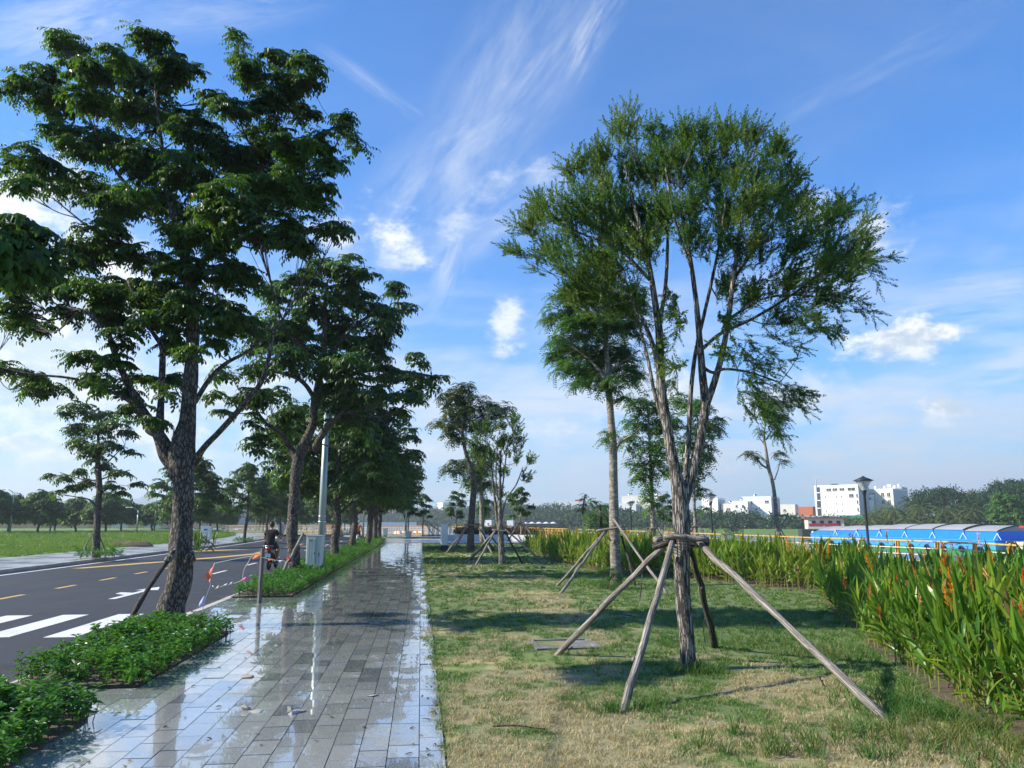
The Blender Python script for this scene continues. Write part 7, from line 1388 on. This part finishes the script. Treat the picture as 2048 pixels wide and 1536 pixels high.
bld('office_building', 'glassy grey office building with flat overhanging roof above the distant wood', 909, 900, 28, 24, 22, -.3, M_BC, [(.25, 3+3.6*k, 9, 1.2) for k in range(4)], M_BBL, lambda t, w, dep, z: (lambda g: (g.box((6, dep/2, z+3), (w+8, dep+4, .6)), obj('roof_slab', g, M_BG, t)))(Geo())); bld('office_building', 'hazy white flat-roofed building behind the small bristly tree', 1000, 900, 30, 24, 24, .1, M_BW, [(.5, 3+3.6*k, 26, 1.2) for k in range(3)], M_BBL)
bld('warehouse', 'long low shed with pale green tin roof behind the barge bow', 1595, 240, 24, 12, 2.5, .1, M_TIN, [(.5, 1.6, 18, .6)], None, None); bld('warehouse', 'green-sided shed right of the round trees behind the barge', 1705, 235, 8, 8, 2.6, .1, M_NET)
t = bld('temple_building', 'white ornate building with red tiled roof between the broad trees', 1958, 330, 18, 10, 11.6, .2, M_BW, [(x, 1.2, .7, 1.0) for x in (.2, .35, .5, .65, .8)], M_BG, lambda t, w, dep, z: (lambda g: (g.prism([(-w/2, -.4), (w/2, -.4), (w/2, dep), (-w/2, dep)], z+.71, z+1.6), obj('tiled_roof', g, M_RED, t)))(Geo()))
bld('riverside_cafe', 'low riverside pavilion with white parasols under the far wood', 1078, 335, 16, 6, 1.4, 0, M_DARKM, [], None, lambda t, w, dep, z: [(lambda g: (g.lathe((-6+3*k, -2.5, 0), [(1.6, .6), (0, 1.3)], 10), obj('parasol', g, M_CABW, t)))(Geo()) for k in range(5)], 'low buildings at the water', -1.8)
bld('boathouse', 'small white gabled boathouse at the foot of the far wood', 1020, 360, 3.0, 4, 1.2, .2, M_BW, [], None, None, 'low buildings at the water', -1.8); bld('boathouse', 'white low house with pitched roof left of the bristly small tree', 975, 400, 4.2, 5, 1.4, .3, M_BW, [(.6, 1.2, .8, .8)], None, None, 'low buildings at the water', -1.8)
bld('site_office', 'long grey-blue sheds behind the orange barrier beyond the field', 440, 230, 46, 8, 4.2, 0, M_BG, [(.1+.1*k, 1.5, 2.6, 1.0) for k in range(9)], None, None, 'low sheds beyond the field', -.3); bld('site_office', 'dark low sheds seen between the field trees at far left', 130, 220, 60, 8, 3.4, 0, M_BG, [(.06+.1*k, 1.2, 3.2, .9) for k in range(9)], None, None, 'low sheds beyond the field', -.3)
bld('site_office', 'pale long roofs beyond the bend, behind the row of street trunks', 735, 320, 40, 8, .4, 0, M_BW, [], None, None, 'low sheds beyond the field', -.3)
# hoarding / orange barrier across the field end
g = Geo(); P0, P1 = np.array(at(-120, 170)), np.array(at(665, 185)); n_ = 60
BR = thing('site_barrier', 'long low orange and white barrier closing the far side of the field', 'barrier', (*P0, 0)); rng = np.random.default_rng(3)
V = P1-P0; aa = math.atan2(V[1], V[0]); M_HO = plain('barrier_peach', (.62, .36, .20), .8, 0, .2, .3)
for k in range(24): g = Geo(); c = V*(k+.5)/24; h = rng.uniform(.75, 1.15); g.box((c[0], c[1], h/2), (np.linalg.norm(V)/24-.1, .15, h), aa); obj('panel', g, (M_HO, M_HO, M_CREAM)[rng.integers(3)], BR)
g = Geo(); x, y = G(262, 1093); g.ball((0, 0, 0), (1.5, .5, .28), 14, 8); V = g.V[0]; V += np.random.default_rng(2).normal(0, .06, V.shape); tag(obj('earth_mound', g, M_SOIL, None, True, (x, y, 0)), 'low mound of brown earth in the field', 'mound')
# skyline
for u, v, wd, lab in ((262, 1006, 10, 'leftmost of the hazy blue skyline blocks'), (269, 998, 9, 'stepped hazy blue skyline block, second from the left'), (284, 994, 12, 'tall hazy skyline slab in the middle of the group'), (296, 994, 7, 'rightmost hazy skyline slab'), (232, 1018, 12, 'low hazy skyline block right of the supertall tower')):
    dd = 3000.0; bld('skyscraper', lab, u, dd, wd*dd/F_PX, 40, (1042-v)/F_PX*dd, .3, M_BBL, [], M_BG, None, 'hazy city skyline')
b = at(214, 3300); t = thing('skyscraper', 'supertall pale blue tapering tower behind the propped tree', 'building', (*b, 0), 0, 'hazy city skyline'); g = Geo()
for w, z0, z1 in ((52, 0, 90), (44, 90, 130), (34, 130, 160), (22, 160, 180), (10, 180, 195)): g.box((0, 0, (z0+z1)/2), (w, w*.8, z1-z0))
obj('tower', g, M_BBL, t)
# ------------------------------------------------------------------ haze
HAZE = True
if HAZE:
    g = Geo(); g.prism([(-4400, -390), (3600, -390), (3600, 3900), (-4400, 3900)], -5.0, 215.0); m = bpy.data.materials.new('haze'); m.use_nodes = True; m.node_tree.nodes.clear(); n = NT(m.node_tree)
    p = n.node('ShaderNodeVolumePrincipled'); p.inputs['Color'].default_value = (.86, .94, 1.0, 1); p.inputs['Density'].default_value = 0.00042; p.inputs['Anisotropy'].default_value = 0.2; n.l.new(p.outputs[0], n.node('ShaderNodeOutputMaterial').inputs[1])
    tag(obj('haze', g, m), kind='stuff', label='thin morning haze', cat='haze')
